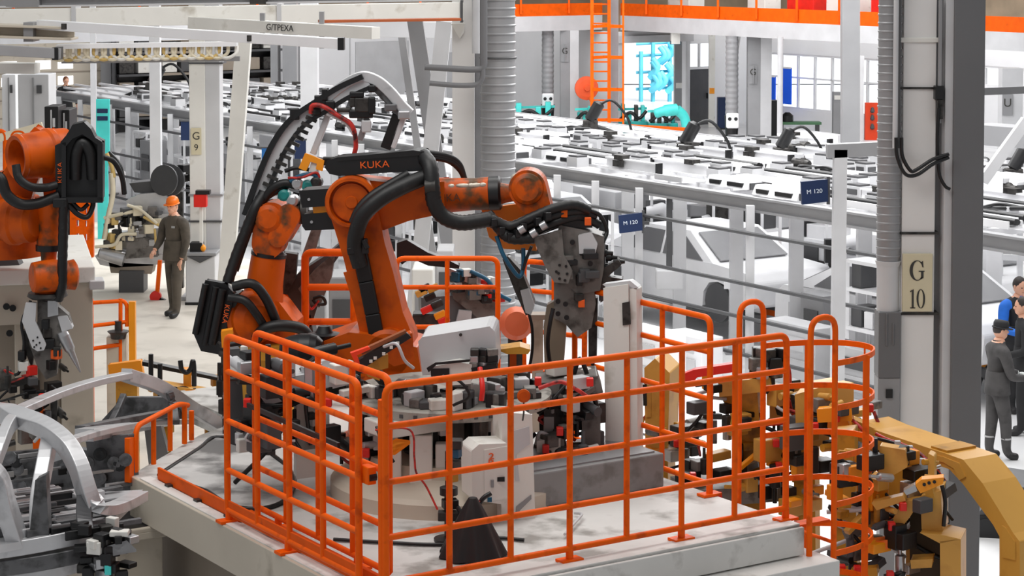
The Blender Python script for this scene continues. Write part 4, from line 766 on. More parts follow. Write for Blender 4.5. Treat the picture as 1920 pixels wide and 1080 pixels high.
rpoly(RP, [(640, 330), (700, 336), (760, 342), (836, 338), (836, 397), (770, 411), (724, 428), (690, 436), (650, 430)], 0.1, 0.34, 'elbow_casting', ROB, R1, 0.05)
# forearm, rolled and worn
ax0, ax1 = RP(806, 369, -0.05), RP(918, 364, -0.05); axd = (ax1 - ax0)
b = B(); b.lathe(ax0, axd, [(-0.05, 0.12), (0.06, 0.14), (0.2, 0.132), (0.34, 0.125), (axd.length, 0.13)], 28); fa = b.build('forearm', ROBW, R1)
b = B(); b.lathe(RP(915, 364, -0.05), axd, [(0, 0.12), (0.01, 0.135), (0.085, 0.135), (0.1, 0.115)], 28); b.build('wrist_ring', BLK, R1)
b = B(); b.lathe(RP(938, 364, -0.05), axd, [(0, 0.085), (0.06, 0.07), (0.14, 0.062)], 20); b.build('wrist_neck', ROBW, R1)
text('KUKA', RP(838, 369, 0.095), axd, Z, 0.085, mat('faded_brown_lettering', (92, 48, 22), .5), fa)
b = B(); wc = RP(990, 352, -0.05); b.hull2(wc, RP(1012, 392, -0.05), 0.145, 0.095, n * 0.26, 20); wr = b.build('wrist_body', ROBW, R1, 0.05, 4)
b = B(); b.lathe(wc + n * 0.12, n, [(0, 0.13), (0.03, 0.12), (0.05, 0.09), (0.055, 0.001)], 28); b.build('wrist_cap', ROBW, R1)
b = B(); b.ball(RP(972, 335, 0.05), (0.06, 0.03, 0.05)); b.build('worn_patch', CHIP, R1)
b = B(); b.lathe(RP(1006, 388, -0.05), RP(1022, 415, -0.05) - RP(1006, 388, -0.05), [(0, 0.1), (0.08, 0.1), (0.09, 0.12), (0.12, 0.12)], 24); b.build('tool_flange', DKM, R1)
# worn paint chips on the forearm
for x, y, s_ in ((893, 347, 0.07), (905, 341, 0.04), (868, 338, 0.08), (846, 341, 0.04), (884, 352, 0.04)):
    q = RP(x, y, 0.0); v = q - ax0; al = v.dot(axd.normalized()); rad = (v - axd.normalized() * al); b = B(); b.ball(ax0 + axd.normalized() * al + (n * 0.75 + Z * 0.62).normalized() * 0.122, (s_ * 0.8, 0.02, 0.02), 10, 6); b.build('paint_chip', CHIP, R1)
# energy supply box on top, with the lettering
eb = rpoly(RP, [(620, 297), (640, 291), (740, 284), (782, 279), (800, 280), (808, 292), (806, 316), (730, 320), (642, 326), (624, 322), (615, 310)], 0.16, 0.26, 'cable_box', BLK, R1, 0.025)
rpoly(RP, [(640, 291), (690, 287), (780, 278), (800, 281), (800, 287), (740, 291), (640, 298)], 0.168, 0.02, 'cable_box_rim', RUB, R1, 0.004)
text('KUKA', RP(708, 305, 0.168), RP(800, 300, 0) - RP(640, 308, 0), Z, 0.075, ORT, eb, sx=1.15)
def hose(pl, pts, r_px, m, par, nm='hose', Y=16.5, k=7, ribs=False):
    q = curve([pl(x, y, o_) for x, y, o_ in pts], k); b = B(); r = r_px * Y / F_PX
    rs = [r * (1.08 if ribs and i % 2 else 1) for i in range(len(q))]; b.tube(q, rs, 12); return b.build(nm, m, par)
hose(RP, [(806, 326, 0.2), (770, 340, 0.26), (728, 362, 0.3), (694, 392, 0.32), (680, 425, 0.3), (676, 455, 0.27), (684, 490, 0.24)], 15, RUB, R1)
hose(RP, [(772, 322, 0.16), (735, 343, 0.2), (705, 362, 0.24), (684, 384, 0.26), (672, 410, 0.27)], 9, RUB, R1)
b = B(); b.bar(RP(666, 455, 0.27), RP(700, 452, 0.27), 0.12, 0.05, n); b.bar(RP(663, 461, 0.3), RP(676, 459, 0.3), 0.06, 0.06); b.bar(RP(692, 450, 0.3), RP(700, 446, 0.3), 0.03, 0.08); b.build('hose_clamp', BLK, R1, 0.01)
strip(RP, [(682, 462), (694, 520), (706, 580), (716, 634)], 0.115, 0.05, 0.21).build('cable_channel', BLK, R1, 0.01)
hose(RP, [(796, 290, 0.1), (812, 305, 0.22), (818, 340, 0.28), (822, 372, 0.28), (838, 398, 0.26), (868, 410, 0.24), (900, 408, 0.22), (925, 404, 0.2)], 14, RUB, R1, ribs=True)
for k in range(3): hose(RP, [(795, 288 + k * 4, -0.1), (835, 296 + k * 4, -0.14), (856, 312 + k * 5, -0.2), (866, 342, -0.22)], 5.5, RUB, R1)
b = B(); b.ball(RP(795, 322, 0.2), 0.024, 10, 8); b.build('blue_plug', BLUH, R1); b = B(); b.lathe(RP(800, 330, 0.22), axd, [(0, 0.04), (0.06, 0.04)], 12); b.lathe(RP(816, 342, 0.3), axd, [(-0.04, 0.055), (0.04, 0.055)], 12); b.build('hose_fitting', DKM, R1)
# motors behind the elbow
for pts, nm in (([(566, 354), (626, 350), (628, 382), (572, 386)], 'motor'), ([(572, 398), (632, 394), (634, 426), (578, 428), (572, 420)], 'motor')):
    o = rpoly(RP, pts, 0.13, 0.26, nm, BLK, R1, 0.02); x, y = (585, 370) if pts[0][1] < 380 else (590, 412)
    b = B(); b.lathe(RP(x, y, 0.13), n, [(0, 0.012), (0.012, 0.012)], 8); b.build('bolt', STL, o)
rpoly(RP, [(590, 385), (626, 383), (626, 396), (592, 398)], 0.1, 0.2, 'motor_flange', AMB, R1, 0.01)
b = B(); b.lathe(RP(542, 640, 0.36), RP(620, 640, 0.36) - RP(542, 640, 0.36), [(0, 0.05), (0.015, 0.085), (0.08, 0.11), (0.16, 0.125), (0.24, 0.125), (0.29, 0.11), (0.33, 0.07)], 26); b.build('base_motor', BLK, R1)
b = B(); b.lathe(RP(613, 630, 0.12), Z, [(0, 0.12), (0.04, 0.13), (0.05, 0.07), (0.1, 0.045)], 20); b.build('axis_motor', BLK, R1)
b = B(); b.lathe(RP(618, 655, 0.38), n, [(0, 0.04), (0.03, 0.04)], 14); b.build('motor_plug', LGR, R1)
# orange guard panel at the wrist and the hose bundle over it
rpoly(RP, [(897, 398), (985, 386), (1003, 478), (940, 474), (912, 452)], -0.22, 0.05, 'wrist_guard', mat('guard_orange', (232, 128, 22), 0.45), R1, 0.01)
for k, pts in enumerate(([(925, 404, 0.2), (960, 418, 0.2), (1000, 402, 0.2), (1040, 386, 0.18), (1078, 380, 0.15), (1105, 392, 0.1)], [(922, 412, 0.16), (958, 428, 0.16), (1000, 415, 0.16), (1045, 398, 0.16), (1085, 392, 0.12), (1118, 402, 0.06)], [(930, 420, 0.1), (970, 438, 0.12), (1010, 428, 0.15), (1050, 410, 0.15), (1090, 402, 0.1), (1124, 420, 0.05)], [(918, 398, 0.12), (945, 428, 0.2), (965, 440, 0.22), (1005, 440, 0.2)])):
    hose(RP, pts, (9, 8, 8, 10)[k], RUB, R1, 'wrist_hose', ribs=True)
for x, y in ((945, 425), (985, 418), (1012, 408), (960, 436), (1030, 398), (930, 410), (975, 430)): b = B(); b.box(RP(x, y, 0.24), (0.05, 0.05, 0.06), 0.5); b.build('hose_saddle', BLK, R1, 0.006)
for x, y in ((1000, 432), (978, 425), (1018, 418)): b = B(); b.lathe(RP(x, y, 0.25), RP(x + 10, y - 6, 0.25) - RP(x, y, 0.25), [(0, 0.034), (0.05, 0.034)], 10); b.build('silver_coupling', STL, R1)
# ---------------- the welding gun it holds
SG = thing('welding_gun', RP(1060, 640, 0), 'big grey spot welding gun hanging from the wrist of the big robot', 'welding gun')
for pts, off, th, nm, m in (
    ([(1002, 440), (1056, 424), (1060, 470), (1076, 500), (1068, 524), (1042, 522), (1026, 494)], 0.2, 0.04, 'mounting_plate', GUN),
    ([(1050, 418), (1098, 428), (1134, 440), (1133, 500), (1126, 540), (1086, 548), (1052, 520), (1040, 470)], 0.12, 0.26, 'transformer', GUN),
    ([(1040, 522), (1112, 516), (1118, 566), (1110, 610), (1084, 628), (1062, 604), (1040, 592)], 0.1, 0.1, 'gear_plate', GUN),
    ([(1026, 570), (1044, 560), (1058, 590), (1062, 610), (1056, 696), (1022, 696), (1020, 610)], 0.06, 0.12, 'fixed_arm', mat('gun_tan', (128, 114, 98), 0.5, 0.1)),
    ([(1104, 560), (1121, 556), (1119, 668), (1112, 690), (1104, 668)], 0.06, 0.1, 'moving_arm', DKM),
    ([(1000, 405), (1060, 384), (1108, 400), (1112, 424), (1050, 424), (1008, 440)], 0.1, 0.2, 'hose_bracket', BLK),
    ([(1086, 436), (1110, 430), (1122, 452), (1118, 470), (1088, 470)], 0.17, 0.08, 'cooling_block', LGR),
    ([(1118, 508), (1160, 484), (1166, 494), (1140, 516), (1168, 520), (1168, 528), (1124, 528)], 0.08, 0.14, 'electrode_holder', DKM),
    ([(1126, 440), (1134, 436), (1136, 560), (1126, 566)], 0.04, 0.12, 'side_rail', DK2)):
    rpoly(RP, pts, off, th, nm, m, SG, 0.008)
for x, y in ((1052, 490), (1064, 492), (1046, 502), (1066, 506), (1052, 515), (1062, 518), (1050, 505)): b = B(); b.lathe(RP(x, y, 0.2), n, [(0, 0.011), (0.006, 0.011)], 8); b.build('bolt_hole', BLK, SG)
for x, y in ((1048, 560), (1062, 565), (1048, 583), (1064, 590), (1092, 470), (1108, 490), (1075, 450), (1118, 508)): b = B(); b.lathe(RP(x, y, 0.125), n, [(0, 0.02), (0.008, 0.02)], 10); b.build('recess', BLK, SG)
for x, y, m in ((1036, 447, ORT), (1092, 562, ORT), (1104, 410, ORT), (1060, 395, ROB)): b = B(); b.box(RP(x, y, 0.16), (0.05, 0.05, 0.06)); b.build('orange_cap', m, SG, 0.005)
for i in range(10):
    x, y = random.uniform(1050, 1130), random.uniform(440, 560); b = B(); b.box(RP(x, y, 0.16), (random.uniform(.04, .12), 0.06, random.uniform(.04, .1)), 0.2); b.build('bracket', random.choice((GUN, DKM, DK2, BLK)), SG, 0.006)
for x, y, w in ((1150, 482, 14), (1160, 490, 10), (1156, 524, 12), (1142, 500, 12), (1138, 474, 10)): b = B(); b.lathe(RP(x - w, y, 0.02), RP(x + w, y, 0.02) - RP(x - w, y, 0.02), [(0, 0.03), (0.04, 0.03), (0.05, 0.02), (0.09, 0.014)], 10); b.build('electrode', BLK, SG)
hose(RP, [(1040, 570, 0.2), (1034, 600, 0.22), (1030, 640, 0.2), (1036, 690, 0.15)], 4, BLK, SG, 'cable'); hose(RP, [(1100, 390, 0.1), (1125, 400, 0.1), (1138, 430, 0.05), (1132, 450, 0.1)], 4, BLK, SG, 'cable')
hose(RP, [(935, 436, 0.2), (948, 470, 0.22), (966, 500, 0.2), (978, 512, 0.18), (984, 495, 0.16), (984, 460, 0.16)], 4, BLUH, SG, 'water_hose'); hose(RP, [(1000, 455, 0.2), (990, 480, 0.18), (984, 500, 0.18)], 3, BLK, SG, 'water_hose')
# slanting lower gun body
rpoly(RP, [(940, 490), (950, 484), (976, 512), (1000, 572), (996, 590), (984, 596), (964, 552)], -0.1, 0.14, 'servo_barrel', DKM, SG, 0.02)
rpoly(RP, [(974, 548), (990, 544), (1001, 576), (994, 594), (984, 590)], -0.08, 0.02, 'barrel_cover', LGR, SG, 0.01)
hose(RP, [(990, 592, -0.1), (996, 620, -0.1), (996, 660, -0.12), (990, 700, -0.12)], 3, BLK, SG, 'cable')
# ---------------- second robot, behind on the left
RP2 = Pl(G(470, 815, DZ), (-0.1, -1, 0)); S2 = 18.3; n2 = RP2.n
RP2 = Pl(V((-2.12, 17.7, DZ)), (-0.1, -1, 0))
R2 = thing('robot', V((-2.05, 17.75, DZ)), 'orange robot with a vertical forearm and black hose box behind the gate', 'robot')
b = B(); b.lathe(V((-2.05, 17.75, DZ)), Z, [(0, 0.4), (0.08, 0.4), (0.1, 0.34), (0.45, 0.32), (0.5, 0.36), (0.62, 0.36)], 26); b.build('base', YEL2, R2)
rpoly(RP2, [(440, 612), (452, 560), (480, 548), (530, 560), (560, 600), (560, 690), (440, 690)], 0.16, 0.36, 'turret', ROB, R2, 0.05)
b = B(); b.lathe(RP2(478, 592, 0.12), n2 * 1 + V((0.5, 0, 0.1)), [(0, 0.24), (0.1, 0.24), (0.12, 0.21), (0.16, 0.2), (0.2, 0.12), (0.21, 0.001)], 28); b.build('elbow_hub', ROB, R2)
b = B(); b.tube([RP2(492, 580, 0.05), RP2(499, 530, 0.05), RP2(506, 478, 0.05)], [0.19, 0.155, 0.145], 26); b.build('forearm', ROB, R2)
b = B(); q0, q1 = RP2(506, 478, 0.05), RP2(507, 471, 0.05); b.lathe(q0, q1 - q0, [(0, 0.15), (0.03, 0.15)], 26); b.build('wrist_ring', BLK, R2)
b = B(); b.hull2(RP2(509, 452, 0.05), RP2(517, 408, 0.05), 0.13, 0.15, n2 * 0.26, 18); b.build('wrist_body', ROBW, R2, 0.06, 4)
b = B(); b.hull2(RP2(530, 440, 0.05), RP2(549, 400, 0.05), 0.08, 0.1, n2 * 0.3, 16); b.build('wrist_fork', ROBW, R2, 0.05, 4)
b = B(); b.lathe(RP2(512, 404, 0.16), n2, [(0, 0.12), (0.04, 0.115), (0.06, 0.08), (0.065, 0.001)], 24); b.build('wrist_cap', ROBW, R2)
b = B(); b.ball(RP2(515, 395, 0.2), (0.045, 0.02, 0.035), 10, 6); b.build('worn_patch', CHIP, R2)
b = B(); b.lathe(RP2(553, 398, 0.05), V((1, 0, 0.1)), [(0, 0.1), (0.06, 0.1), (0.07, 0.12), (0.12, 0.12)], 20); b.build('tool_flange', DKM, R2)
hb = rpoly(RP2, [(402, 514), (440, 521), (456, 540), (430, 652), (394, 645), (380, 612)], 0.32, 0.08, 'hose_box', BLK, R2, 0.02)
for pts in ([(405, 520), (386, 612)], [(424, 526), (404, 632)], [(436, 530), (416, 630)]): b = B(); b.tube([RP2(x, y, 0.36) for x, y in pts], 0.028 if pts[0][0] < 430 else 0.035, 10); b.build('hose_box_rib', RUB, hb)
rpoly(RP2, [(440, 540), (462, 540), (452, 600), (430, 650)], 0.3, 0.2, 'hose_box_side', BLK, R2, 0.02)
text('KUKA', RP2(442, 575, 0.36), RP2(436, 610, 0) - RP2(447, 545, 0), n2.cross(RP2(436, 610, 0) - RP2(447, 545, 0)), 0.06, ORT, hb)
hose(RP2, [(455, 525, 0.35), (490, 520, 0.35), (512, 545, 0.32), (526, 580, 0.28), (530, 600, 0.22)], 9, RUB, R2, Y=17.7); hose(RP2, [(448, 545, 0.36), (478, 550, 0.38), (498, 575, 0.36), (510, 600, 0.3)], 8, RUB, R2, Y=17.7)
hose(RP2, [(495, 622, 0.3), (512, 604, 0.34), (540, 598, 0.32), (575, 606, 0.26), (590, 625, 0.22)], 11, RUB, R2, Y=17.7)
hose(RP2, [(442, 520, 0.3), (456, 470, 0.24), (474, 420, 0.2), (488, 385, 0.18), (500, 360, 0.1)], 10, RUB, R2, ribs=True, Y=17.7); hose(RP2, [(452, 500, 0.22), (468, 450, 0.2), (486, 400, 0.16), (500, 370, 0.12), (548, 342, 0.1)], 7, RUB, R2, Y=17.7)
# ---------------- the gripper frame it carries
GF = thing('gripper_frame', RP2(560, 350, 0), 'tall curved gripper frame of black rails and silver panel held above the second robot', 'gripper')
gp = ((464, 400), (488, 332), (516, 268), (550, 222), (598, 188), (640, 162), (684, 142))
for dx, dy, off, w, d_, nm_, m in ((0, 0, 0.1, 0.045, 0.05, 'curved_rail', BLK), (24, 12, 0.08, 0.035, 0.05, 'curved_rail', BLK), (12, 6, 0.07, 0.075, 0.03, 'rail_plate', LGR)):
    q = curve([RP2(x + dx * (1 if x < 560 else 0.8), y + dy * (1 if x < 560 else 1.5), off) for x, y in gp], 6); sweep(q, w, d_, n2).build(nm_, m, GF)
for i in range(15):
    f = i / 14; x = 474 + f * 112; y = 396 - 190 * f ** 0.8; b = B(); b.bar(RP2(x, y, 0.1), RP2(x + 20, y + 9, 0.1), 0.03, 0.02, n2); b.build('rung', DKM, GF)
q = curve([RP2(x, y, 0.06) for x, y in ((612, 186), (648, 158), (680, 143), (708, 150), (734, 172), (754, 196), (770, 212))], 6); sweep(q, 0.09, 0.06, n2).build('panel_rim', CARS, GF, 0.008)
q = curve([RP2(x, y, 0.03) for x, y in ((618, 196), (650, 174), (682, 158), (708, 166), (730, 188), (752, 214))], 6); sweep(q, 0.05, 0.05, n2).build('panel_flange', CARD, GF, 0.005)
q2 = [RP2(x, y, -0.1) for x, y in ((640, 178), (676, 160), (700, 166), (724, 190), (745, 215))]; b = B()
for i in range(len(q2) - 1): b.bar(q2[i], q2[i + 1], 0.06, 0.03, n2)
b.build('inner_rim', CARD, GF, 0.004)
for pts, w, m, nm in (([(672, 160), (654, 206)], 0.05, LGR, 'strut'), ([(619, 208), (588, 288)], 0.05, LGR, 'strut'), ([(747, 215), (724, 278)], 0.09, BLK, 'support_bar'), ([(758, 218), (736, 276)], 0.05, LGR, 'support_bar'), ([(690, 220), (676, 262)], 0.05, GRY, 'strut')):
    b = B(); b.bar(RP2(*pts[0], 0.02), RP2(*pts[1], 0.02), w, 0.06, n2); b.build(nm, m, GF, 0.006)
for x, y, w, h, m in ((672, 176, 0.12, 0.05, BLK), (686, 195, 0.16, 0.12, DKM), (700, 196, 0.06, 0.14, BLK), (680, 212, 0.2, 0.07, BLK), (612, 176, 0.05, 0.1, BLK), (604, 186, 0.1, 0.08, BLK), (556, 212, 0.08, 0.1, BLK), (596, 208, 0.08, 0.06, DKM), (622, 196, 0.08, 0.08, BLK), (700, 165, 0.06, 0.06, BLK), (735, 200, 0.1, 0.06, CARD), (760, 214, 0.1, 0.07, STL), (664, 190, 0.05, 0.08, DKM), (620, 300, 0.1, 0.07, DKM), (648, 205, 0.12, 0.04, DKM), (690, 235, 0.08, 0.1, LGR)):
    b = B(); b.box(RP2(x, y, 0.08), (w, 0.09, h), 0.1); b.build('clamp_block', m, GF, 0.01)
hose(RP2, [(588, 210, 0.12), (592, 196, 0.14), (612, 197, 0.15), (640, 214, 0.15), (662, 228, 0.15), (670, 245, 0.14), (672, 270, 0.12), (668, 288, 0.1)], 4.5, REDH, GF, 'red_hose', Y=17.7); hose(RP2, [(618, 212, 0.12), (650, 226, 0.13), (668, 250, 0.12)], 3, LGR, GF, 'grey_hose', Y=17.7)
rpoly(RP2, [(578, 284), (614, 298), (610, 318), (598, 314), (600, 304), (588, 300), (580, 318), (566, 312)], 0.14, 0.03, 'amber_bracket', AMB, GF, 0.004); rpoly(RP2, [(589, 300), (604, 306), (600, 324), (584, 318)], 0.12, 0.03, 'white_plate', OFFW, GF, 0.004)
hose(RP2, [(552, 336, 0.16), (570, 326, 0.18), (592, 322, 0.18), (604, 330, 0.16)], 4, BLUH, GF, 'blue_hose', Y=17.7); hose(RP2, [(548, 330, 0.16), (575, 328, 0.2), (602, 320, 0.18), (606, 345, 0.14)], 2.5, REDH, GF, 'red_hose', Y=17.7)
hose(RP2, [(540, 318, 0.12), (560, 312, 0.12), (584, 316, 0.1)], 4, BLK, GF, 'cable', Y=17.7); hose(RP2, [(500, 372, 0.12), (518, 350, 0.14), (540, 340, 0.14), (560, 345, 0.12)], 8, RUB, GF, 'cable', Y=17.7)
for x, y in ((566, 340), (584, 344), (600, 338), (540, 362), (556, 372)): b = B(); b.lathe(RP2(x, y, 0.1), n2, [(0, 0.05), (0.08, 0.05), (0.09, 0.03)], 12); b.build('valve', random.choice((TEAL, STL, DKM)), GF)
# ---------------- dark clamping machine behind the gate
CM = thing('clamping_machine', V((-1.45, 18.4, DZ)), 'dark grey machine of curved arms standing between the two robots', 'machine'); CMP = Pl(V((-1.5, 18.3, DZ)), (0, -1, 0))
for pts, off, th, nm, m in (([(530, 548), (560, 512), (612, 478), (640, 455), (646, 466), (622, 500), (600, 560), (584, 610), (560, 640), (530, 600)], 0, 0.25, 'housing', DK2), ([(560, 540), (590, 505), (630, 470), (622, 520), (600, 575), (580, 570)], 0.04, 0.1, 'curved_arm', GUN), ([(584, 430), (604, 426), (592, 470), (576, 500), (566, 480)], 0.05, 0.1, 'upper_arm', GUN), ([(540, 600), (582, 590), (590, 640), (570, 850), (540, 850)], 0.0, 0.3, 'column', DK2), ([(532, 470), (560, 474), (556, 520), (530, 560)], 0.1, 0.1, 'plate', DKM)):
    rpoly(CMP, pts, off, th, nm, m, CM, 0.02)
hose(CMP, [(600, 560, 0.1), (585, 575, 0.12), (575, 545, 0.1), (580, 530, 0.1)], 2.5, REDH, CM, 'red_hose', Y=18.3); hose(CMP, [(590, 556, 0.1), (606, 552, 0.12), (612, 566, 0.1), (596, 566, 0.1), (588, 558, 0.1)], 3, BLK, CM, 'cable', Y=18.3)
# ---------------- machines seen behind the back railing
BM = thing('transfer_unit', V((-0.3, 19.0, DZ)), 'sloping grey transfer machine behind the back railing and the big robot arm', 'machine'); BP = Pl(V((-0.3, 19.0, DZ)), (0.1, -1, 0))
for pts, off, th, nm, m in (([(840, 512), (858, 508), (930, 548), (934, 612), (900, 600), (850, 560)], 0, 0.4, 'slanted_housing', GUN), ([(842, 502), (936, 540), (934, 552), (840, 514)], 0.05, 0.1, 'edge_bar', STL), ([(790, 560), (850, 556), (900, 602), (934, 640), (930, 870), (800, 870)], -0.05, 0.5, 'lower_housing', DGR), ([(860, 580), (884, 582), (880, 628), (850, 620)], 0.05, 0.05, 'cover_plate', LGR)):
    rpoly(BP, pts, off, th, nm, m, BM, 0.012)
for i in range(26):
    x, y = random.uniform(850, 935), random.uniform(494, 540); y += (x - 850) * 0.35; b = B(); b.box(BP(x, y, 0.05), (random.uniform(.04, .12), 0.1, random.uniform(.03, .09)), random.random()); b.build('fitting', random.choice((DKM, BLK, OFFW, GUN, BLUH, RED, DK2, STL)), BM, 0.006)
hose(BP, [(880, 505, 0.1), (910, 520, 0.12), (930, 545, 0.12), (955, 560, 0.1)], 4, BLUH, BM, 'blue_hose', Y=19)
b = B(); pts = [(742, 450), (760, 444), (800, 468), (838, 482), (858, 492), (858, 498), (800, 492), (768, 478), (752, 490), (742, 480)]; b.prism([BP(x, y, 0.2) for x, y in pts], V((0, 0.15, 0))); b.build('black_arm', BLK, BM, 0.015)
SB = thing('clamp_station', V((-0.72, 18.6, DZ)), 'small clamp station with yellow and red clamps behind the robot arm', 'clamp'); SBP = Pl(V((-0.7, 18.6, DZ)), (0, -1, 0))
b = B(); b.box(SBP(805, 610, -0.1) , (0.3, 0.2, 0.2)); b.bar(SBP(805, 620, -0.1), SBP(805, 785, -0.1), 0.16, 0.16); b.build('stand', DKM, SB, 0.01)
for x, y, m in ((790, 548, YEL), (812, 540, YEL2), (806, 556, BLK), (820, 570, DKM), (832, 600, RED), (800, 580, RED), (825, 590, AMB), (796, 540, BLK), (845, 540, DKM)): b = B(); b.bar(SBP(x - 10, y + 5, 0), SBP(x + 10, y - 4, 0), 0.05, 0.06); b.build('clamp', m, SB, 0.01)
b = B(); b.lathe(P(966, 605, 17.2), (0.1, -1, 0.1), [(0, 0.05), (0.02, 0.12), (0.08, 0.14), (0.14, 0.1), (0.15, 0.001)], 20); t = tag(b.build('signal_dome', mat('faded_orange', (250, 126, 84), 0.4)), 'faded orange dome beyond the back railing, under the slanting gun', 'dome')
b = B(); q = P(966, 610, 17.3); b.bar(V((q.x, 17.3, DZ)), q, 0.12, 0.1); b.build('stalk', DKM, t)
b = B(); q = P(1015, 650, 17.0); b.bar(V((P(1008, 650, 17).x, 17.0, DZ)), P(1008, 590, 17.0), 0.09, 0.12); o = tag(b.build('beige_post', BEIGE), 'beige post behind the robot gun and the back railing', 'post')
b = B(); b.box(P(1008, 592, 17.0), (0.13, 0.16, 0.04)); b.build('cap', BEIG2, o)
# ---------------- turntable machine in the middle of the platform
TB = thing('turntable', D(1.65, 1.95), 'round beige turntable machine in the middle of the platform', 'turntable'); tc = D(1.65, 1.95)
b = B(); b.lathe(tc, Z, [(0, 0.86), (0.1, 0.86), (0.13, 0.82), (0.22, 0.62), (0.3, 0.6)], 48); b.build('base_ring', BEIGE, TB)
b = B(); b.lathe(tc, Z, [(0.64, 0.7), (0.65, 0.745), (0.715, 0.745), (0.725, 0.72)], 56); b.build('table_plate', mat('table_grey', (160, 156, 148), 0.5, 0, .1, 4, (110, 106, 100), .42, 9), TB)
for k in range(44): a = k * math.tau / 44; b = B(); b.box(tc + V((math.cos(a) * 0.742, math.sin(a) * 0.742, 0.685)), (0.02, 0.025, 0.025), a); b.build('edge_hole', DK2, TB)
b = B(); b.lathe(tc, Z, [(0.3, 0.34), (0.645, 0.34)], 30); b.build('drum', DKM, TB)
for px, y0, y1, w in ((790, 812, 905, 0.16), (830, 830, 900, 0.1), (742, 835, 905, 0.08)):
    q = P(px, y1, 14.6); b = B(); b.bar(P(px, y0, 14.6), q, w, w, (0, 1, 0)); b.build('support_leg', OFFW, TB, 0.01)
b = B(); q = P(760, 795, 14.6); b.box(q, (0.5, 0.3, 0.1), math.radians(33)); b.build('lower_tray', OFFW, TB, 0.01)
r = random.Random(3)
for i in range(60):
    a = r.uniform(math.pi, math.tau) + 0.3; R_ = r.uniform(0.35, 0.68); h = r.uniform(0.04, 0.13); b = B(); b.box(tc + V((math.cos(a) * R_, math.sin(a) * R_, 0.725 + h / 2)), (r.uniform(.05, .14), r.uniform(.05, .12), h), r.random() * 3); b.build('clamp_block', r.choice((BLK, DKM, BLK, STL, LGR, BLK, GUN, DK2, OFFW)), TB, 0.008)
for i in range(22):
    a = r.uniform(math.pi, math.tau) + 0.3; R_ = r.uniform(0.3, 0.6); h = r.uniform(0.1, 0.3); b = B(); b.box(tc + V((math.cos(a) * R_, math.sin(a) * R_, 0.63 - h / 2)), (r.uniform(.06, .16), r.uniform(.05, .12), h), r.random() * 3); b.build('drive_unit', r.choice((BLK, DKM, BLK, GUN, LGR, DK2)), TB, 0.008)
TP = Pl(tc + V((0, -0.75, 0)), (0, -1, 0))
for pts, r_, m in (([(1010, 728, 0), (1050, 716, 0), (1080, 728, 0.03), (1100, 742, 0.02)], 4, REDH), ([(720, 650, 0), (745, 640, 0.1), (760, 670, 0.1), (775, 690, 0)], 3, LGR), ([(705, 800, 0.1), (770, 800, 0.1), (778, 850, 0.1), (782, 880, 0.1), (800, 905, 0.1), (822, 945, 0.15)], 2, REDH), ([(706, 800, 0), (720, 830, 0.1), (740, 860, 0.1)], 3, BLK), ([(900, 690, 0), (905, 720, 0.1), (903, 745, 0.1)], 5, RED), ([(830, 705, 0), (862, 712, 0.05), (880, 740, 0.05), (850, 760, 0)], 3, BLK), ([(722, 755, 0), (735, 790, 0.05), (728, 830, 0.05)], 4, STL)):
    hose(TP, pts, r_, m, TB, 'hose', Y=14.3)
# light grey machine head on the table
MH = thing('machine_cabinet', P(855, 690, 14.9), 'light grey rounded cabinet on top of the turntable', 'cabinet'); MP = Pl(P(855, 690, 14.7), (-0.06, -1, 0))
rpoly(MP, [(784, 640), (792, 632), (918, 612), (928, 622), (932, 696), (792, 704)], 0.0, 0.45, 'body', LGR, MH, 0.03)
rpoly(MP, [(812, 680), (862, 672), (888, 676), (886, 712), (838, 716), (812, 708)], 0.14, 0.14, 'front_box', OFFW, MH, 0.012); rpoly(MP, [(811, 684), (846, 683), (846, 697), (812, 698)], 0.15, 0.012, 'dark_label', BLK, MH, 0.003)
rpoly(MP, [(804, 682), (820, 672), (884, 666), (884, 670), (822, 676), (808, 690)], 0.16, 0.02, 'cable_lip', BLK, MH, 0.003)
b = B(); b.lathe(MP(864, 627, 0.01), MP.n, [(0, 0.012), (0.01, 0.012)], 8); b.build('bolt', DKM, MH)
for i in range(9): b = B(); x, y = 892 + (i % 3) * 16, 655 + (i // 3) * 12; b.box(MP(x, y, 0.1), (0.06, 0.08, 0.05), i); b.build('valve_block', (DKM, BLK, GUN, STL)[i % 4], MH, 0.008)
b = B(); b.bar(MP(888, 690, 0.12), MP(935, 682, 0.12), 0.06, 0.06); b.build('black_terminal', BLK, MH)
# red framed sensor bar
SBR = thing('sensor_bar', P(720, 690, 14.6), 'black sensor bar with white plates in a red orange frame left of the grey cabinet', 'sensor'); XP = Pl(P(720, 660, 14.5), (0.15, -1, 0))
rpoly(XP, [(672, 672), (762, 622), (770, 630), (676, 690)], 0.06, 0.08, 'bar', BLK, SBR, 0.008)
for x, y in ((702, 668), (718, 660), (732, 648), (744, 640), (694, 674)): b = B(); b.box(XP(x, y, 0.065), (0.022, 0.01, 0.02)); b.build('white_plate', OFFW, SBR)
rpoly(XP, [(656, 660), (690, 648), (694, 652), (668, 664), (680, 688), (672, 692)], 0.05, 0.05, 'red_frame', mat('signal_red_orange', (250, 64, 22), 0.45), SBR, 0.004); rpoly(XP, [(676, 656), (760, 618), (762, 624), (678, 664)], 0.03, 0.06, 'brown_cover', mat('brown_cover_paint', (150, 84, 48), 0.5), SBR, 0.004)
rpoly(XP, [(678, 690), (700, 672), (728, 664), (728, 690), (712, 694), (712, 714), (690, 706)], 0.0, 0.12, 'amber_stand', YEL2, SBR, 0.01)
b = B(); b.bar(XP(705, 700, -0.05), tc + V((-0.45, -0.1, 0.8)), 0.06, 0.06); b.build('mount', DKM, SBR)
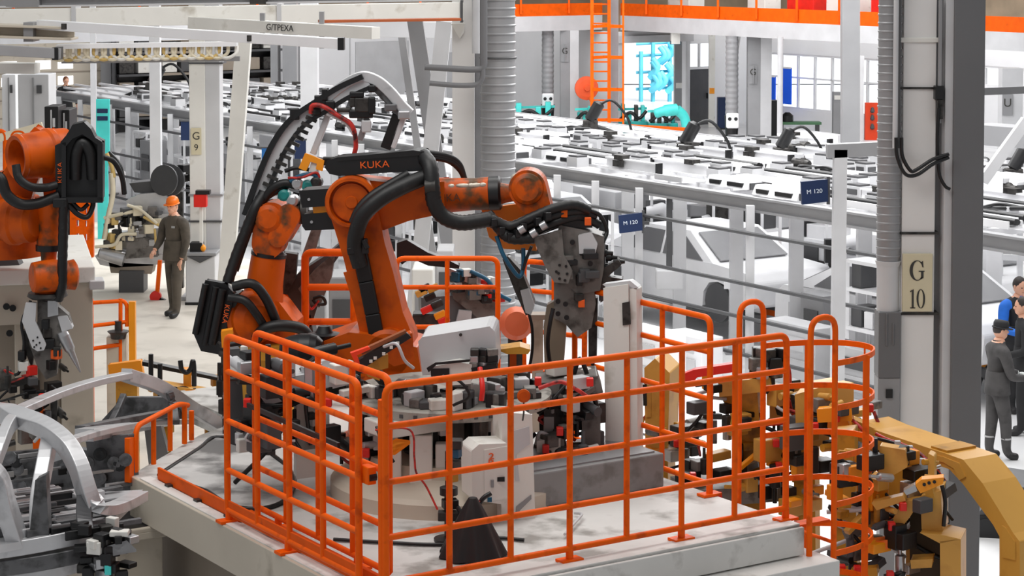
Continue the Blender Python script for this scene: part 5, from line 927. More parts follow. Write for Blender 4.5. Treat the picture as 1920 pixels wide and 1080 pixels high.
rpoly(XP, [(728, 660), (780, 636), (784, 690), (745, 700), (730, 690)], -0.25, 0.12, 'orange_panel', ROB, SBR, 0.01)
# white control box on its pedestal
CX = thing('control_box', D(1.5, 1.02), 'white control box with orange lettering on a white pedestal', 'control box'); XQ = Pl(D(1.42, 1.05), -D1 - N1 * 0.25)
rpoly(XQ, [(874, 838), (888, 826), (942, 824), (944, 930), (934, 938), (876, 930)], 0.12, 0.24, 'box', OFFW, CX, 0.012); rpoly(XQ, [(897, 836), (941, 829), (942, 926), (898, 932)], 0.128, 0.012, 'door', OFFW, CX, 0.004)
for y, s_ in ((848, '2'), (860, 'R')): text(s_, XQ(910, y, 0.132), XQ.n.cross(-Z), Z, 0.06, ORT, CX, sx=1.5)
b = B(); b.box(XQ(928, 890, 0.13), (0.05, 0.02, 0.03)); b.build('switch', BLK, CX); b = B(); b.box(XQ(912, 898, 0.13), (0.02, 0.02, 0.05)); b.build('lock', GRY, CX); b = B(); b.box(XQ(907, 928, 0.13), (0.03, 0.02, 0.03)); b.build('blue_plug', BLUH, CX)
q = XQ(968, 978, 0); b = B(); b.prism([XQ(940, 772, 0.02), XQ(996, 776, 0.02), XQ(1002, 980, 0.02), XQ(938, 990, 0.02)], -XQ.n * 0.24); b.build('pedestal', OFFW, CX, 0.01)
rpoly(XQ, [(962, 806), (990, 798), (992, 830), (966, 850), (972, 900), (964, 900)], 0.026, 0.012, 'pedestal_rib', LGR, CX, 0.003); rpoly(XQ, [(966, 948), (994, 926), (994, 934), (972, 956), (972, 970), (964, 972)], 0.026, 0.012, 'pedestal_rib', GRY, CX, 0.003)
t = thing('reflector', P(982, 742, 13.9), 'round orange reflector on a rod in front of the white pedestal', 'reflector'); q = P(982, 742, 13.9); b = B(); b.lathe(q, (0, -1, 0), [(0, 0.045), (0.012, 0.045), (0.018, 0.03)], 20); b.build('disc', ROB, t); b = B(); b.tube([q, P(982, 775, 13.95), P(980, 788, 14.1)], 0.006, 6); b.build('rod', DKM, t)
# grey plinth, white pillar, red clamp, black cover, valve stand
b = B(); b.box(D(2.4, 1.5, 0.125), (1.2, 0.7, 0.25), R=RD); t = tag(b.build('plinth', mat('grey_plinth_paint', (134, 134, 134), 0.55, 0, 0.1, 3, (112, 110, 108), 0.4, 7), None, 0.012), 'grey steel plinth on the deck under the red clamp', 'plinth')
b = B(); b.box(D(2.4, 1.5, 0.255), (1.1, 0.6, 0.012), R=RD); b.build('top_plate', GRY, t)
t = thing('white_pillar', G(1163, 893, DZ), 'tall white square pillar with a dark label beside the robot gun', 'pillar'); WP = Pl(G(1163, 893, DZ), (-0.3, -1, 0))
rpoly(WP, [(1131, 540), (1178, 533), (1182, 893), (1136, 893)], 0.0, 0.2, 'body', OFFW, t, 0.01); rpoly(WP, [(1179, 537), (1192, 545), (1195, 893), (1182, 893)], -0.02, 0.18, 'side', OFFW, t, 0.008)
rpoly(WP, [(1167, 568), (1181, 565), (1183, 608), (1168, 610)], 0.008, 0.01, 'dark_label', DKM, t, 0.002); rpoly(WP, [(1128, 534), (1180, 527), (1196, 540), (1146, 547)], -0.02, 0.1, 'cap', LGR, t, 0.006)
t = thing('red_clamp', P(1110, 935, 14.6), 'red and black two-legged clamp standing on the grey plinth', 'clamp'); KP = Pl(D(2.5, 1.4, 0.25), (0, -1, 0))
for pts in ([(1092, 872), (1110, 874), (1106, 894), (1100, 910), (1104, 932), (1092, 938), (1094, 908), (1098, 890)], [(1118, 872), (1130, 876), (1128, 900), (1136, 920), (1122, 922), (1118, 896)]): rpoly(KP, pts, 0.05, 0.05, 'leg', RED, t, 0.006)
rpoly(KP, [(1092, 868), (1132, 862), (1140, 874), (1128, 884), (1096, 884)], 0.06, 0.1, 'body', BLK, t, 0.008); rpoly(KP, [(1104, 890), (1146, 888), (1146, 896), (1106, 900)], 0.02, 0.04, 'cross_bar', BLK, t, 0.004)
for x, y in ((1098, 936), (1130, 922)): b = B(); b.box(KP(x + 6, y, 0.03), (0.08, 0.1, 0.03)); b.build('foot', BLK, t)
t = thing('dust_cover', D(0.89, 0.42), 'black pleated cone shaped cover standing on the deck', 'cover'); kc = D(0.9, 0.42); rings = []
for k in range(7):
    f = k / 6; R_ = 0.185 * (1 - f) ** 0.9 + 0.028; rings.append([kc + V((math.cos(a) * R_ * (1 + (0.09 * (1 - f)) * math.cos(a * 9)), math.sin(a) * R_ * (1 + (0.09 * (1 - f)) * math.cos(a * 9)), 0.01 + f * 0.37)) for a in [j * math.tau / 54 for j in range(54)]])
b = B(); b.loft(rings); b.build('skirt', BLK, t); b = B(); b.lathe(kc + V((0, 0, 0.0)), Z, [(0, 0.2), (0.014, 0.19)], 40); b.build('hem', RUB, t)
t = thing('valve_stand', D(0.95, 0.75), 'slim black valve stand with brass fittings behind the black cone cover', 'stand'); kp = D(0.95, 0.8)
b = B(); b.lathe(kp, Z, [(0, 0.1), (0.02, 0.1), (0.03, 0.03), (0.3, 0.03), (0.31, 0.06), (0.36, 0.06), (0.37, 0.025), (0.6, 0.025)], 16); b.build('post', BLK, t)
for k, (h, m, w) in enumerate(((0.18, DKM, 0.14), (0.26, BLK, 0.1), (0.44, YEL2, 0.06), (0.52, DKM, 0.08), (0.6, BLUH, 0.07), (0.66, DKM, 0.1))): b = B(); b.box(kp + V((0.01 * k, -0.04, h)), (w, 0.08, 0.06), 0.3 * k); b.build('valve', m, t, 0.006)
b = B(); b.tube(curve([kp + V((0.05, -0.05, 0.25)), kp + V((0.14, -0.1, 0.16)), kp + V((0.22, -0.1, 0.3)), kp + V((0.28, -0.08, 0.34))]), 0.016, 8); b.build('hose', BLK, t); b = B(); b.tube(curve([kp + V((0.1, -0.08, 0.1)), kp + V((0.16, -0.12, 0.2)), kp + V((0.2, -0.12, 0.3))]), 0.012, 8); b.build('red_hose', REDH, t)
b = B(); b.tube(curve([D(0.3, 1.2, 0.015), D(0.55, 0.95, 0.015), D(0.85, 0.7, 0.015), D(1.2, 0.65, 0.015), D(1.35, 0.5, 0.015)]), 0.012, 6); tag(b.build('floor_cable', BLK), 'thin black cable lying on the deck before the turntable', 'cable')
b = B(); b.tube(fillet([D(2.0, 0.85, 0.02), D(2.0, 0.75, 0.04), D(1.62, 0.42, 0.03)], 0.05), 0.01, 6); tag(b.build('floor_conduit', LGR), 'pale conduit running over the deck from the pedestal', 'conduit')
t = thing('amber_tray', P(740, 838, 13.7), 'small amber tray fixed behind the corner post', 'tray'); AP = Pl(P(740, 838, 13.7), (0.1, -1, 0)); b = B(); b.prism([AP(714, 842), AP(740, 848), AP(770, 826), AP(742, 822)], V((0, 0, -0.02))); b.build('tray', AMB, t, 0.004)
b = B(); b.bar(AP(722, 842, -0.05), V((AP(722, 842).x, 13.75, DZ)), 0.03, 0.03); b.build('post', DKM, t)
# machine heap behind the gate
def heap(nm, lab, cat, o, pl, boxes, count, xr, yr, mats, seed, sc=1.0, dep=0.25):
    t = thing(nm, o, lab, cat); rn = random.Random(seed)
    for pts, off, th, pn, m in boxes: rpoly(pl, pts, off, th, pn, m, t, 0.01)
    for i in range(count):
        x, y = rn.uniform(*xr), rn.uniform(*yr); c = pl(x, y, rn.uniform(-dep, dep)); m = rn.choice(mats); k = rn.random(); s_ = sc * rn.uniform(0.6, 1.3); b = B()
        if k < 0.4: b.box(c, (rn.uniform(.08, .2) * s_, 0.1 * s_, rn.uniform(.05, .16) * s_), 0.576 + rn.uniform(-.1, .1)); b.build('valve_block', m, t, 0.008)
        elif k < 0.65: d = rn.choice((N1, -N1, D1, -D1, Z, -Z)) + V((0, 0, rn.uniform(-.2, .2))); b.lathe(c, d, [(0, 0.035 * s_), (0.14 * s_, 0.035 * s_), (0.15 * s_, 0.014 * s_), (0.24 * s_, 0.014 * s_)], 10); b.build('pneumatic_cylinder', m, t)
        elif k < 0.82: b.tube(curve([c, c + V((rn.uniform(-.2, .2), -.05, rn.uniform(-.2, .1))) * s_, c + V((rn.uniform(-.3, .3), 0, rn.uniform(-.3, 0))) * s_]), 0.014 * s_, 6); b.build('hose', rn.choice((BLK, REDH, BLK, LGR)), t)
        else: b.bar(c, c + (rn.choice((N1, D1, Z, N1 + Z * 0.5)) * rn.uniform(.15, .32) + V((0, 0, rn.uniform(-.05, .05)))) * s_, rn.uniform(.04, .09) * s_, 0.06 * s_); b.build('clamp_arm', m, t, 0.006)
    for i in range(count // 14): c = pl(rn.uniform(*xr), rn.uniform(*yr), dep); b = B(); b.box(c, (.05 * sc, .06, .06 * sc)); b.build('red_cap', RED, t, 0.006)
    return t
HP = Pl(D(0.75, 2.3), (0.25, -1, 0))
heap('clamp_fixture', 'dark clamp fixture with many valves and hoses behind the orange gate panels', 'fixture', D(0.75, 2.3), HP,
     [([(470, 720), (640, 690), (660, 720), (500, 760)], 0.0, 0.4, 'table', LGR), ([(560, 740), (600, 735), (600, 900), (560, 905)], -0.1, 0.15, 'leg', OFFW), ([(480, 760), (520, 750), (520, 860), (490, 860)], -0.1, 0.2, 'leg', DK2), ([(440, 670), (460, 668), (470, 860), (440, 850)], -0.3, 0.1, 'side_post', DK2)], 80, (455, 700), (672, 850), (BLK, DKM, BLK, DK2, OFFW, GUN, STL, LGR, BLK), 5)
heap('drive_unit', 'dark drive unit with motors between the pedestal and the white pillar', 'machine', D(2.35, 1.9, 0.25), Pl(D(2.3, 1.8), (0, -1, 0)),
     [([(1004, 715), (1120, 700), (1130, 730), (1010, 745)], 0.1, 0.4, 'table', GUN), ([(1020, 760), (1060, 756), (1062, 900), (1022, 900)], 0.0, 0.25, 'drum', DKM), ([(1090, 770), (1126, 766), (1126, 880), (1094, 880)], 0.0, 0.2, 'motor', GUN), ([(1006, 815), (1050, 810), (1050, 855), (1006, 860)], 0.2, 0.15, 'white_motor', OFFW), ([(1010, 745), (1100, 735), (1100, 812), (1012, 818)], -0.1, 0.2, 'back_plate', DKM)], 60, (1000, 1122), (690, 880), (BLK, DKM, BLK, GUN, OFFW, DK2, BLK, LGR), 8)
t = thing('amber_lamp', P(965, 668, 15.2), 'flat amber machine arm on an orange stem beside the grey cabinet', 'arm'); LPn = Pl(P(965, 660, 15.2), (0, -1, 0)); b = B(); b.prism([LPn(932, 656), LPn(975, 650), LPn(995, 656), LPn(990, 664), LPn(950, 664)], V((0, 0.2, 0))); b.build('plate', YEL2, t, 0.008)
b = B(); b.bar(LPn(962, 662, -0.1), LPn(962, 735, -0.1), 0.05, 0.05); b.build('stem', ROB, t)
# ================================================================== ochre welding machines at the right of the platform
GPo = P(1741, 850, 15.6); GP = Pl(GPo, -N1)
GN = thing('gantry', V((GPo.x + 0.8, GPo.y - 0.6, 0)), 'big ochre C-shaped gantry frame at the lower right', 'gantry')
out = [(1604, 790), (1640, 806), (1741, 840), (1772, 850), (1806, 862), (1842, 906), (1900, 1000), (1912, 1016), (1914, 1290)]; inn = [(1874, 1290), (1874, 1006), (1862, 984), (1806, 908), (1780, 880), (1741, 866), (1640, 842), (1600, 828)]
b = B(); b.prism([GP(x, y) for x, y in out + inn], N1 * 0.34); b.build('frame', YEL, GN, 0.01)
b = B(); b.prism([GP(x, y, 0.012) for x, y in ((1744, 850), (1770, 856), (1800, 868), (1812, 894), (1800, 900), (1790, 878), (1770, 866), (1744, 862))], N1 * 0.02); b.build('cover_plate', YEL, GN, 0.006)
b = B(); b.prism([GP(x, y, 0.012) for x, y in ((1880, 984), (1888, 990), (1905, 1016), (1905, 1050), (1880, 1044))], N1 * 0.02); b.build('cover_plate', YEL, GN, 0.006)
b = B(); b.bar(GP(1772, 851) + N1 * 0.17 + V((0, 0, 0.012)), GP(1742, 842) + N1 * 0.17 + V((0, 0, 0.012)), 0.3, 0.02); b.build('joint_plate', YEL2, GN)
hose(GP, [(1652, 812, 0.05), (1680, 822, 0.08), (1710, 832, 0.08), (1740, 848, 0.08), (1764, 876, 0.06), (1780, 902, 0.04)], 3.2, REDH, GN, 'red_hose', Y=15.6); hose(GP, [(1648, 816, 0.1), (1690, 826, 0.1), (1725, 842, 0.1), (1756, 868, 0.08), (1782, 900, 0.06)], 3.2, BLK, GN, 'black_hose', Y=15.6)
for k, (x, y) in enumerate(((1705, 829), (1728, 838), (1752, 862))): b = B(); b.box(GP(x, y, 0.12), (0.04, 0.04, 0.05)); b.build('hose_clip', LGR, GN)
b = B(); b.prism([GP(x, y, -0.05) for x, y in ((1640, 842), (1700, 832), (1704, 940), (1660, 950), (1640, 930))], N1 * 0.2); b.build('web_plate', YEL2, GN, 0.01)
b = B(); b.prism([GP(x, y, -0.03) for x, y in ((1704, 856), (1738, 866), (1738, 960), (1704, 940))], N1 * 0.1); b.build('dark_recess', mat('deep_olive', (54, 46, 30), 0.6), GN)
ST = thing('fixture_stand', V((2.95, 15.1, 0)), 'stepped ochre stand in front of the grey column', 'stand'); Q = Pl(P(1750, 960, 15.0), (-0.35, -1, 0))
for pts, off, th, nm in (([(1726, 930), (1764, 920), (1768, 1000), (1728, 992)], 0.0, 0.3, 'upper_block'), ([(1728, 992), (1768, 996), (1804, 1004), (1766, 1012)], 0.1, 0.3, 'step'), ([(1766, 1008), (1805, 1004), (1805, 1300), (1768, 1300)], 0.1, 0.3, 'lower_block'), ([(1740, 850), (1752, 856), (1752, 925), (1740, 930)], 0.0, 0.12, 'post')): rpoly(Q, pts, off, th, nm, YEL, ST, 0.008)
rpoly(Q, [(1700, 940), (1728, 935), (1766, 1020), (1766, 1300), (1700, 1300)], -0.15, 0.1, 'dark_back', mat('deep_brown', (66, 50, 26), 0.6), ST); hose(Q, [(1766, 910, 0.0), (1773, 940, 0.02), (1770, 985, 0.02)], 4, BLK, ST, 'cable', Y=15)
MX = thing('orange_manifold', P(1745, 915, 14.6), 'bright orange manifold block with round ports on the ochre gantry', 'manifold'); Q2 = Pl(P(1745, 910, 14.7), (-0.2, -1, 0))
rpoly(Q2, [(1716, 906), (1728, 896), (1770, 892), (1768, 904), (1726, 922)], 0.05, 0.1, 'block', AMB, MX, 0.008); rpoly(Q2, [(1694, 918), (1716, 906), (1720, 918), (1700, 926)], 0.04, 0.08, 'steel_end', STL, MX, 0.004)
for x, y in ((1733, 905), (1742, 902), (1752, 900)): b = B(); b.lathe(Q2(x, y, 0.05), Q2.n, [(0, 0.012), (0.008, 0.012)], 10); b.build('port', BLK, MX)
b = B(); b.bar(Q2(1740, 905, -0.1), Q2(1745, 935, -0.2), 0.06, 0.08); b.build('bracket', YEL2, MX)
YM = (BLK, DKM, BLK, YEL2, AMB, DK2, YEL, GUN, STL, YEL)
heap('welding_jig', 'ochre welding jig full of clamps and hoses inside the big gantry', 'fixture', V((2.6, 15.4, 0)), Pl(P(1660, 950, 15.2), (-0.3, -1, 0)),
     [([(1652, 830), (1700, 838), (1704, 870), (1670, 890), (1650, 880)], 0.1, 0.12, 'jaw', YEL), ([(1640, 930), (1700, 916), (1704, 926), (1650, 944)], 0.2, 0.1, 'lower_jaw', YEL), ([(1680, 960), (1700, 930), (1730, 928), (1710, 960), (1690, 985), (1678, 980)], 0.15, 0.12, 'hook_arm', YEL), ([(1610, 960), (1660, 962), (1662, 990), (1612, 996)], 0.0, 0.2, 'block', YEL2), ([(1632, 1004), (1690, 996), (1696, 1010), (1634, 1024)], 0.2, 0.12, 'orange_bar', mat('jig_orange', (232, 110, 26), .45), ), ([(1600, 1056), (1650, 1050), (1652, 1066), (1602, 1070)], 0.2, 0.2, 'plate', YEL2), ([(1712, 1036), (1754, 1034), (1752, 1050), (1714, 1052)], 0.2, 0.15, 'arm', YEL), ([(1550, 830), (1590, 826), (1600, 1300), (1556, 1300)], -0.35, 0.2, 'column', YEL2), ([(1690, 1040), (1720, 1040), (1720, 1300), (1690, 1300)], -0.3, 0.2, 'column', YEL2)],
     80, (1560, 1740), (850, 1070), YM, 21, 1.0, 0.2)
JP = Pl(P(1560, 800, 16.3), (-0.3, -1, 0))
t = heap('welding_jig', 'ochre welding jig with an amber arm behind the ladder cage', 'fixture', V((2.5, 16.3, 0)), JP,
     [([(1490, 740), (1560, 720), (1562, 778), (1492, 800)], 0.0, 0.25, 'beam', YEL), ([(1560, 765), (1590, 768), (1606, 800), (1606, 836), (1570, 820), (1558, 790)], 0.2, 0.12, 'amber_arm', AMB), ([(1540, 755), (1604, 750), (1606, 776), (1542, 780)], 0.25, 0.1, 'amber_bar', AMB), ([(1600, 780), (1660, 806), (1660, 836), (1604, 826)], 0.1, 0.12, 'jaw', YEL), ([(1480, 800), (1520, 800), (1524, 1300), (1484, 1300)], -0.2, 0.25, 'column', YEL2)],
     56, (1480, 1640), (740, 960), YM, 22)
hose(JP, [(1604, 776, 0.2), (1622, 790, 0.25), (1634, 808, 0.25), (1640, 820, 0.2)], 3, REDH, t, 'red_hose', Y=16.3)
JP = Pl(P(1390, 740, 16.8), (-0.25, -1, 0))
t = heap('welding_jig', 'ochre welding jig with a red clamp arm behind the ladder handles', 'fixture', V((1.85, 16.8, 0)), JP,
     [([(1350, 712), (1446, 704), (1450, 728), (1352, 740)], 0.1, 0.25, 'top_box', YEL), ([(1352, 740), (1420, 734), (1424, 800), (1380, 800)], 0.0, 0.25, 'body', YEL2), ([(1440, 740), (1560, 720), (1560, 770), (1440, 800)], -0.1, 0.2, 'cross_beam', YEL), ([(1370, 800), (1420, 800), (1424, 1300), (1374, 1300)], -0.2, 0.3, 'column', YEL2), ([(1292, 688), (1312, 680), (1390, 668), (1394, 678), (1388, 684), (1318, 694), (1306, 710), (1292, 706)], 0.3, 0.1, 'red_clamp_arm', RED)],
     66, (1290, 1500), (720, 920), YM, 23)
for i in range(14): b = B(); b.box(JP(1420 + (i % 5) * 12, 662 + (i // 5) * 16, 0.05 * (i % 3)), (0.08, 0.1, 0.1), i); b.build('servo_motor', (BLK, GUN, DKM, STL)[i % 4], t, 0.01)
b = B(); b.bar(JP(1440, 690, 0), JP(1440, 720, 0), 0.1, 0.1); b.build('motor_mount', DKM, t); hose(JP, [(1475, 660, 0.1), (1484, 690, 0.12), (1484, 720, 0.1), (1476, 740, 0.1)], 2.5, REDH, t, 'red_hose', Y=16.8)
heap('ochre_post', 'tall ochre machine post with slanted top beside the white pillar', 'post', V((1.2, 17.6, 0)), Pl(P(1230, 750, 17.6), (-0.3, -1, 0)),
     [([(1208, 690), (1228, 672), (1256, 700), (1252, 840), (1210, 840)], 0.0, 0.4, 'body', YEL), ([(1210, 840), (1250, 840), (1250, 1200), (1212, 1200)], -0.05, 0.3, 'base', YEL2), ([(1206, 720), (1213, 720), (1214, 760), (1207, 760)], 0.02, 0.05, 'slot', BLK)], 22, (1195, 1330), (770, 860), YM, 24)
b = B(); b.box(G(1330, 900, 0.0) * 0 + V((1.75, 16.9, 1.9)), (0.8, 0.5, 0.14), 0.3); tag(b.build('shelf_plate', GUN), 'grey shelf plate seen low between the railing bars', 'plate'); b = B(); b.bar((1.75, 16.9, 0), (1.75, 16.9, 1.83), 0.2, 0.2); bpy.data.objects['shelf_plate']; o_ = bpy.data.objects['shelf_plate']; b.build('stand', GUN, o_)
# ================================================================== left side: machine block, robot, fixtures
bl = thing('machine_block', V((-4.6, 19.4, ZB)), 'tall beige machine block under the robot at the left edge', 'block')
BLP = Pl(P(120, 520, 18.5), (0.25, -1, 0)); e1 = V((0.97, 0.2425, 0)); e2 = V((-0.2425, 0.97, 0)); cr = BLP(178, 500); RB_ = Matrix((e1, e2, Z)).transposed(); zt = cr.z
def blb(a0, a1, c0, c1, z0, z1, nm, m, bev=0.01): b = B(); b.box(V((cr.x, cr.y, 0)) + e1 * (a0 + a1) / 2 + e2 * (c0 + c1) / 2 + V((0, 0, (z0 + z1) / 2)), (a1 - a0, c1 - c0, z1 - z0), R=RB_); return b.build(nm, m, bl, bev)
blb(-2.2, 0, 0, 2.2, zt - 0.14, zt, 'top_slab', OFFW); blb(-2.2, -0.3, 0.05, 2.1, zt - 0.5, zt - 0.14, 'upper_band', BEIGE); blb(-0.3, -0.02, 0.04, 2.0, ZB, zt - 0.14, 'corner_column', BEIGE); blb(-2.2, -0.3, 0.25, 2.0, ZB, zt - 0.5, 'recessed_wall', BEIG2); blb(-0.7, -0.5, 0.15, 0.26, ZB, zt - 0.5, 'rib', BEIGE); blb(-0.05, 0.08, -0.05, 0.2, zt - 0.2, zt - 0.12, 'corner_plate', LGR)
for i, (x, y) in enumerate(((12, 575), (24, 578), (18, 625))): b = B(); b.lathe(BLP(x, y, -0.02), BLP.n, [(0, 0.03), (0.02, 0.03)], 10); b.build('plug', BLK, bl)
b = B(); b.prism([BLP(x, y, -0.25) for x, y in ((-5, 492), (6, 466), (22, 470), (40, 510), (20, 522), (-5, 524))], V((0, 0.15, 0))); tag(b.build('rubber_guard', DK2, None, 0.02), 'dark rubber guard lying on the beige machine block', 'guard')
LR = thing('robot', P(85, 480, 19.2), 'orange robot at the left edge with a big black hose box', 'robot'); LPl = Pl(P(85, 400, 17.7), (0.12, -1, 0)); k_ = 18.8 / F_PX
b = B(); q = LPl(30, 410, -0.2); b.lathe(LPl(-10, 470, -0.5), Z, [(-0.1, 0.4), (0.3, 0.38), (0.4, 0.32)], 24); b.build('base', ROB, LR)
rpoly(LPl, [(-60, 470), (-60, 330), (0, 330), (40, 265), (62, 240), (100, 262), (60, 360), (48, 400), (40, 450), (0, 476)], -0.12, 0.3, 'link_arm', ROB, LR, 0.05)
b = B(); b.lathe(LPl(20, 412, 0.02), V((1, -0.35, 0)), [(-0.1, 0.17), (0.0, 0.19), (0.02, 0.21), (0.08, 0.21), (0.1, 0.19), (0.22, 0.18), (0.25, 0.13)], 28); b.build('shoulder_motor', ROB, LR)
b = B(); ha = V((-0.75, -0.62, -0.05)); hc = LPl(66, 290, 0.05); b.lathe(hc - ha * 0.3, ha, [(0, 0.2), (0.12, 0.205), (0.14, 0.215), (0.18, 0.215), (0.2, 0.2), (0.42, 0.19), (0.44, 0.2), (0.47, 0.185), (0.46, 0.15), (0.3, 0.12), (0.3, 0.001)], 34); b.build('elbow_hub', ROB, LR)
rpoly(LPl, [(72, 256), (92, 246), (122, 262), (122, 400), (82, 400), (78, 340)], -0.08, 0.3, 'elbow_casting', ROB, LR, 0.03)
b = B(); b.tube([LPl(93, 370, 0.02), LPl(92, 420, 0.02), LPl(92, 462, 0.02)], [0.12, 0.108, 0.1], 24); b.build('forearm', ROBW, LR); b = B(); b.lathe(LPl(92, 458, 0.02), -Z, [(0, 0.11), (0.05, 0.11)], 24); b.build('wrist_ring', BLK, LR)
b = B(); b.tube([LPl(92, 470, 0.02), LPl(92, 500, 0.02)], [0.07, 0.06], 18); b.build('wrist_neck', ROBW, LR)
b = B(); b.lathe(LPl(76, 514, 0.16) , V((0.9, 0.45, 0)), [(-0.06, 0.1), (-0.05, 0.125), (0.06, 0.14), (0.14, 0.14), (0.24, 0.12), (0.3, 0.13), (0.32, 0.1)], 26); b.build('wrist_body', ROBW, LR); b = B(); b.tube([LPl(88, 510, 0.05), LPl(90, 548, 0.05)], [0.12, 0.1], 18); b.build('wrist_fork', ROBW, LR)
b = B(); b.lathe(LPl(90, 546, 0.05), -Z, [(0, 0.16), (0.03, 0.17), (0.05, 0.14)], 18); b.build('tool_flange', DKM, LR)
bx = [(118, 262), (128, 250), (142, 228), (163, 223), (176, 236), (184, 252), (199, 260), (198, 366), (190, 372), (120, 370)]
hb = rpoly(LPl, bx, 0.22, 0.12, 'hose_box', BLK, LR, 0.01); rpoly(LPl, [(120, 262), (130, 250), (142, 228), (163, 223), (176, 236), (184, 252), (197, 260), (186, 264), (176, 256), (160, 246), (142, 254), (130, 268)], 0.32, 0.12, 'hose_box_rim', BLK, LR, 0.01); rpoly(LPl, [(122, 262), (130, 260), (130, 366), (122, 366)], 0.32, 0.12, 'hose_box_edge', BLK, LR, 0.006); rpoly(LPl, [(188, 262), (198, 262), (198, 368), (188, 368)], 0.32, 0.12, 'hose_box_edge', BLK, LR, 0.006); rpoly(LPl, [(124, 362), (198, 362), (198, 372), (124, 372)], 0.32, 0.12, 'hose_box_edge', BLK, LR, 0.006)
b = B(); b.tube(curve([LPl(146, 330, 0.23), LPl(148, 285, 0.26), LPl(160, 262, 0.27), LPl(174, 282, 0.26), LPl(178, 330, 0.23)]), 0.05, 12); b.build('hose_bow', RUB, LR)
rpoly(LPl, [(108, 268), (124, 262), (124, 374), (110, 376)], 0.24, 0.16, 'hose_box_side', RUB, LR, 0.01); text('KUKA', LPl(118, 318, 0.25), Z, -V((1, 0.12, 0)), 0.055, ORT, hb, sx=1.2)
for k, pts in enumerate(([(40, 300, 0.4), (46, 324, 0.42), (66, 340, 0.4), (92, 344, 0.32), (112, 340, 0.28)], [(-8, 322, 0.3), (10, 326, 0.34), (22, 356, 0.34), (46, 374, 0.32), (76, 374, 0.3), (100, 366, 0.28), (118, 360, 0.28)], [(126, 366, 0.3), (124, 420, 0.26), (122, 480, 0.24), (120, 530, 0.2), (112, 556, 0.14)], [(130, 372, 0.28), (150, 394, 0.26), (168, 400, 0.24), (178, 380, 0.22), (176, 366, 0.22)], [(196, 290, 0.2), (216, 300, 0.16), (230, 330, 0.1), (234, 362, 0.05)], [(140, 372, 0.26), (156, 386, 0.26), (170, 376, 0.24)])): hose(LPl, pts, (8, 10, 9, 5, 5, 4)[k], RUB, LR, 'hose', Y=17.7, ribs=k == 2)
b = B(); b.box(LPl(120, 372, 0.28), (0.12, 0.1, 0.08)); b.build('hose_clamp', BLK, LR, 0.01)
# its welding tool
WG = thing('welding_gun', LPl(100, 660, 0), 'silver and grey welding gun hanging from the robot at the left edge', 'welding gun')
for pts, off, th, nm, m in (([(52, 562), (72, 562), (70, 596), (90, 640), (86, 650), (74, 652), (64, 646), (45, 596)], 0.16, 0.04, 'silver_bracket', LGR), ([(72, 560), (104, 566), (130, 588), (138, 612), (120, 622), (112, 650), (108, 700), (88, 708), (70, 680), (56, 640), (72, 600)], 0.08, 0.12, 'gun_body', GUN), ([(110, 590), (128, 588), (139, 612), (118, 618)], 0.1, 0.1, 'head_block', LGR), ([(92, 560), (110, 560), (112, 586), (92, 590)], 0.12, 0.1, 'connector', STL), ([(40, 620), (56, 618), (66, 650), (60, 690), (44, 650)], 0.02, 0.1, 'dark_side', DKM)): rpoly(LPl, pts, off, th, nm, m, WG, 0.008)
b = B(); b.lathe(LPl(118, 618, 0.1), LPl(152, 692, 0.1) - LPl(118, 618, 0.1), [(0, 0.045), (0.04, 0.05), (0.16, 0.045), (0.19, 0.03), (0.3, 0.018), (0.38, 0.006)], 14); b.build('electrode_shaft', STL, WG)
for x, y in ((66, 632), (72, 640), (78, 636), (74, 626), (68, 644), (80, 646)): b = B(); b.lathe(LPl(x, y, 0.16), LPl.n, [(0, 0.008), (0.006, 0.008)], 8); b.build('bolt', BLK, WG)
for x, y, m in ((88, 604, BLK), (96, 640, BLK), (110, 654, DKM), (44, 662, BLK), (46, 682, OFFW), (62, 690, RED), (108, 660, ORT), (98, 680, BLK), (90, 620, DKM)): b = B(); b.box(LPl(x, y, 0.1), (0.06, 0.08, 0.08), x); b.build('gun_fitting', m, WG, 0.006)
hose(LPl, [(60, 560, 0.1), (44, 600, 0.12), (48, 640, 0.12), (40, 690, 0.1), (30, 700, 0.08)], 3, BLK, WG, 'cable', Y=17.7)
heap('clamp_fixture', 'dark clamp fixture with red parts behind the bare car body, under the left robot', 'fixture', V((-4.0, 18.2, ZB)), Pl(P(40, 720, 17.6), (0.1, -1, 0)), [([(60, 740), (80, 740), (84, 860), (62, 860)], 0, 0.08, 'orange_post', RAIL), ([(95, 745), (108, 745), (108, 860), (96, 860)], 0.02, 0.08, 'post', DKM), ([(0, 720), (60, 705), (64, 716), (0, 735)], 0, 0.1, 'arm', DKM)], 34, (0, 110), (690, 850), (BLK, DKM, BLK, DK2, DKM, GUN), 31, 0.8)
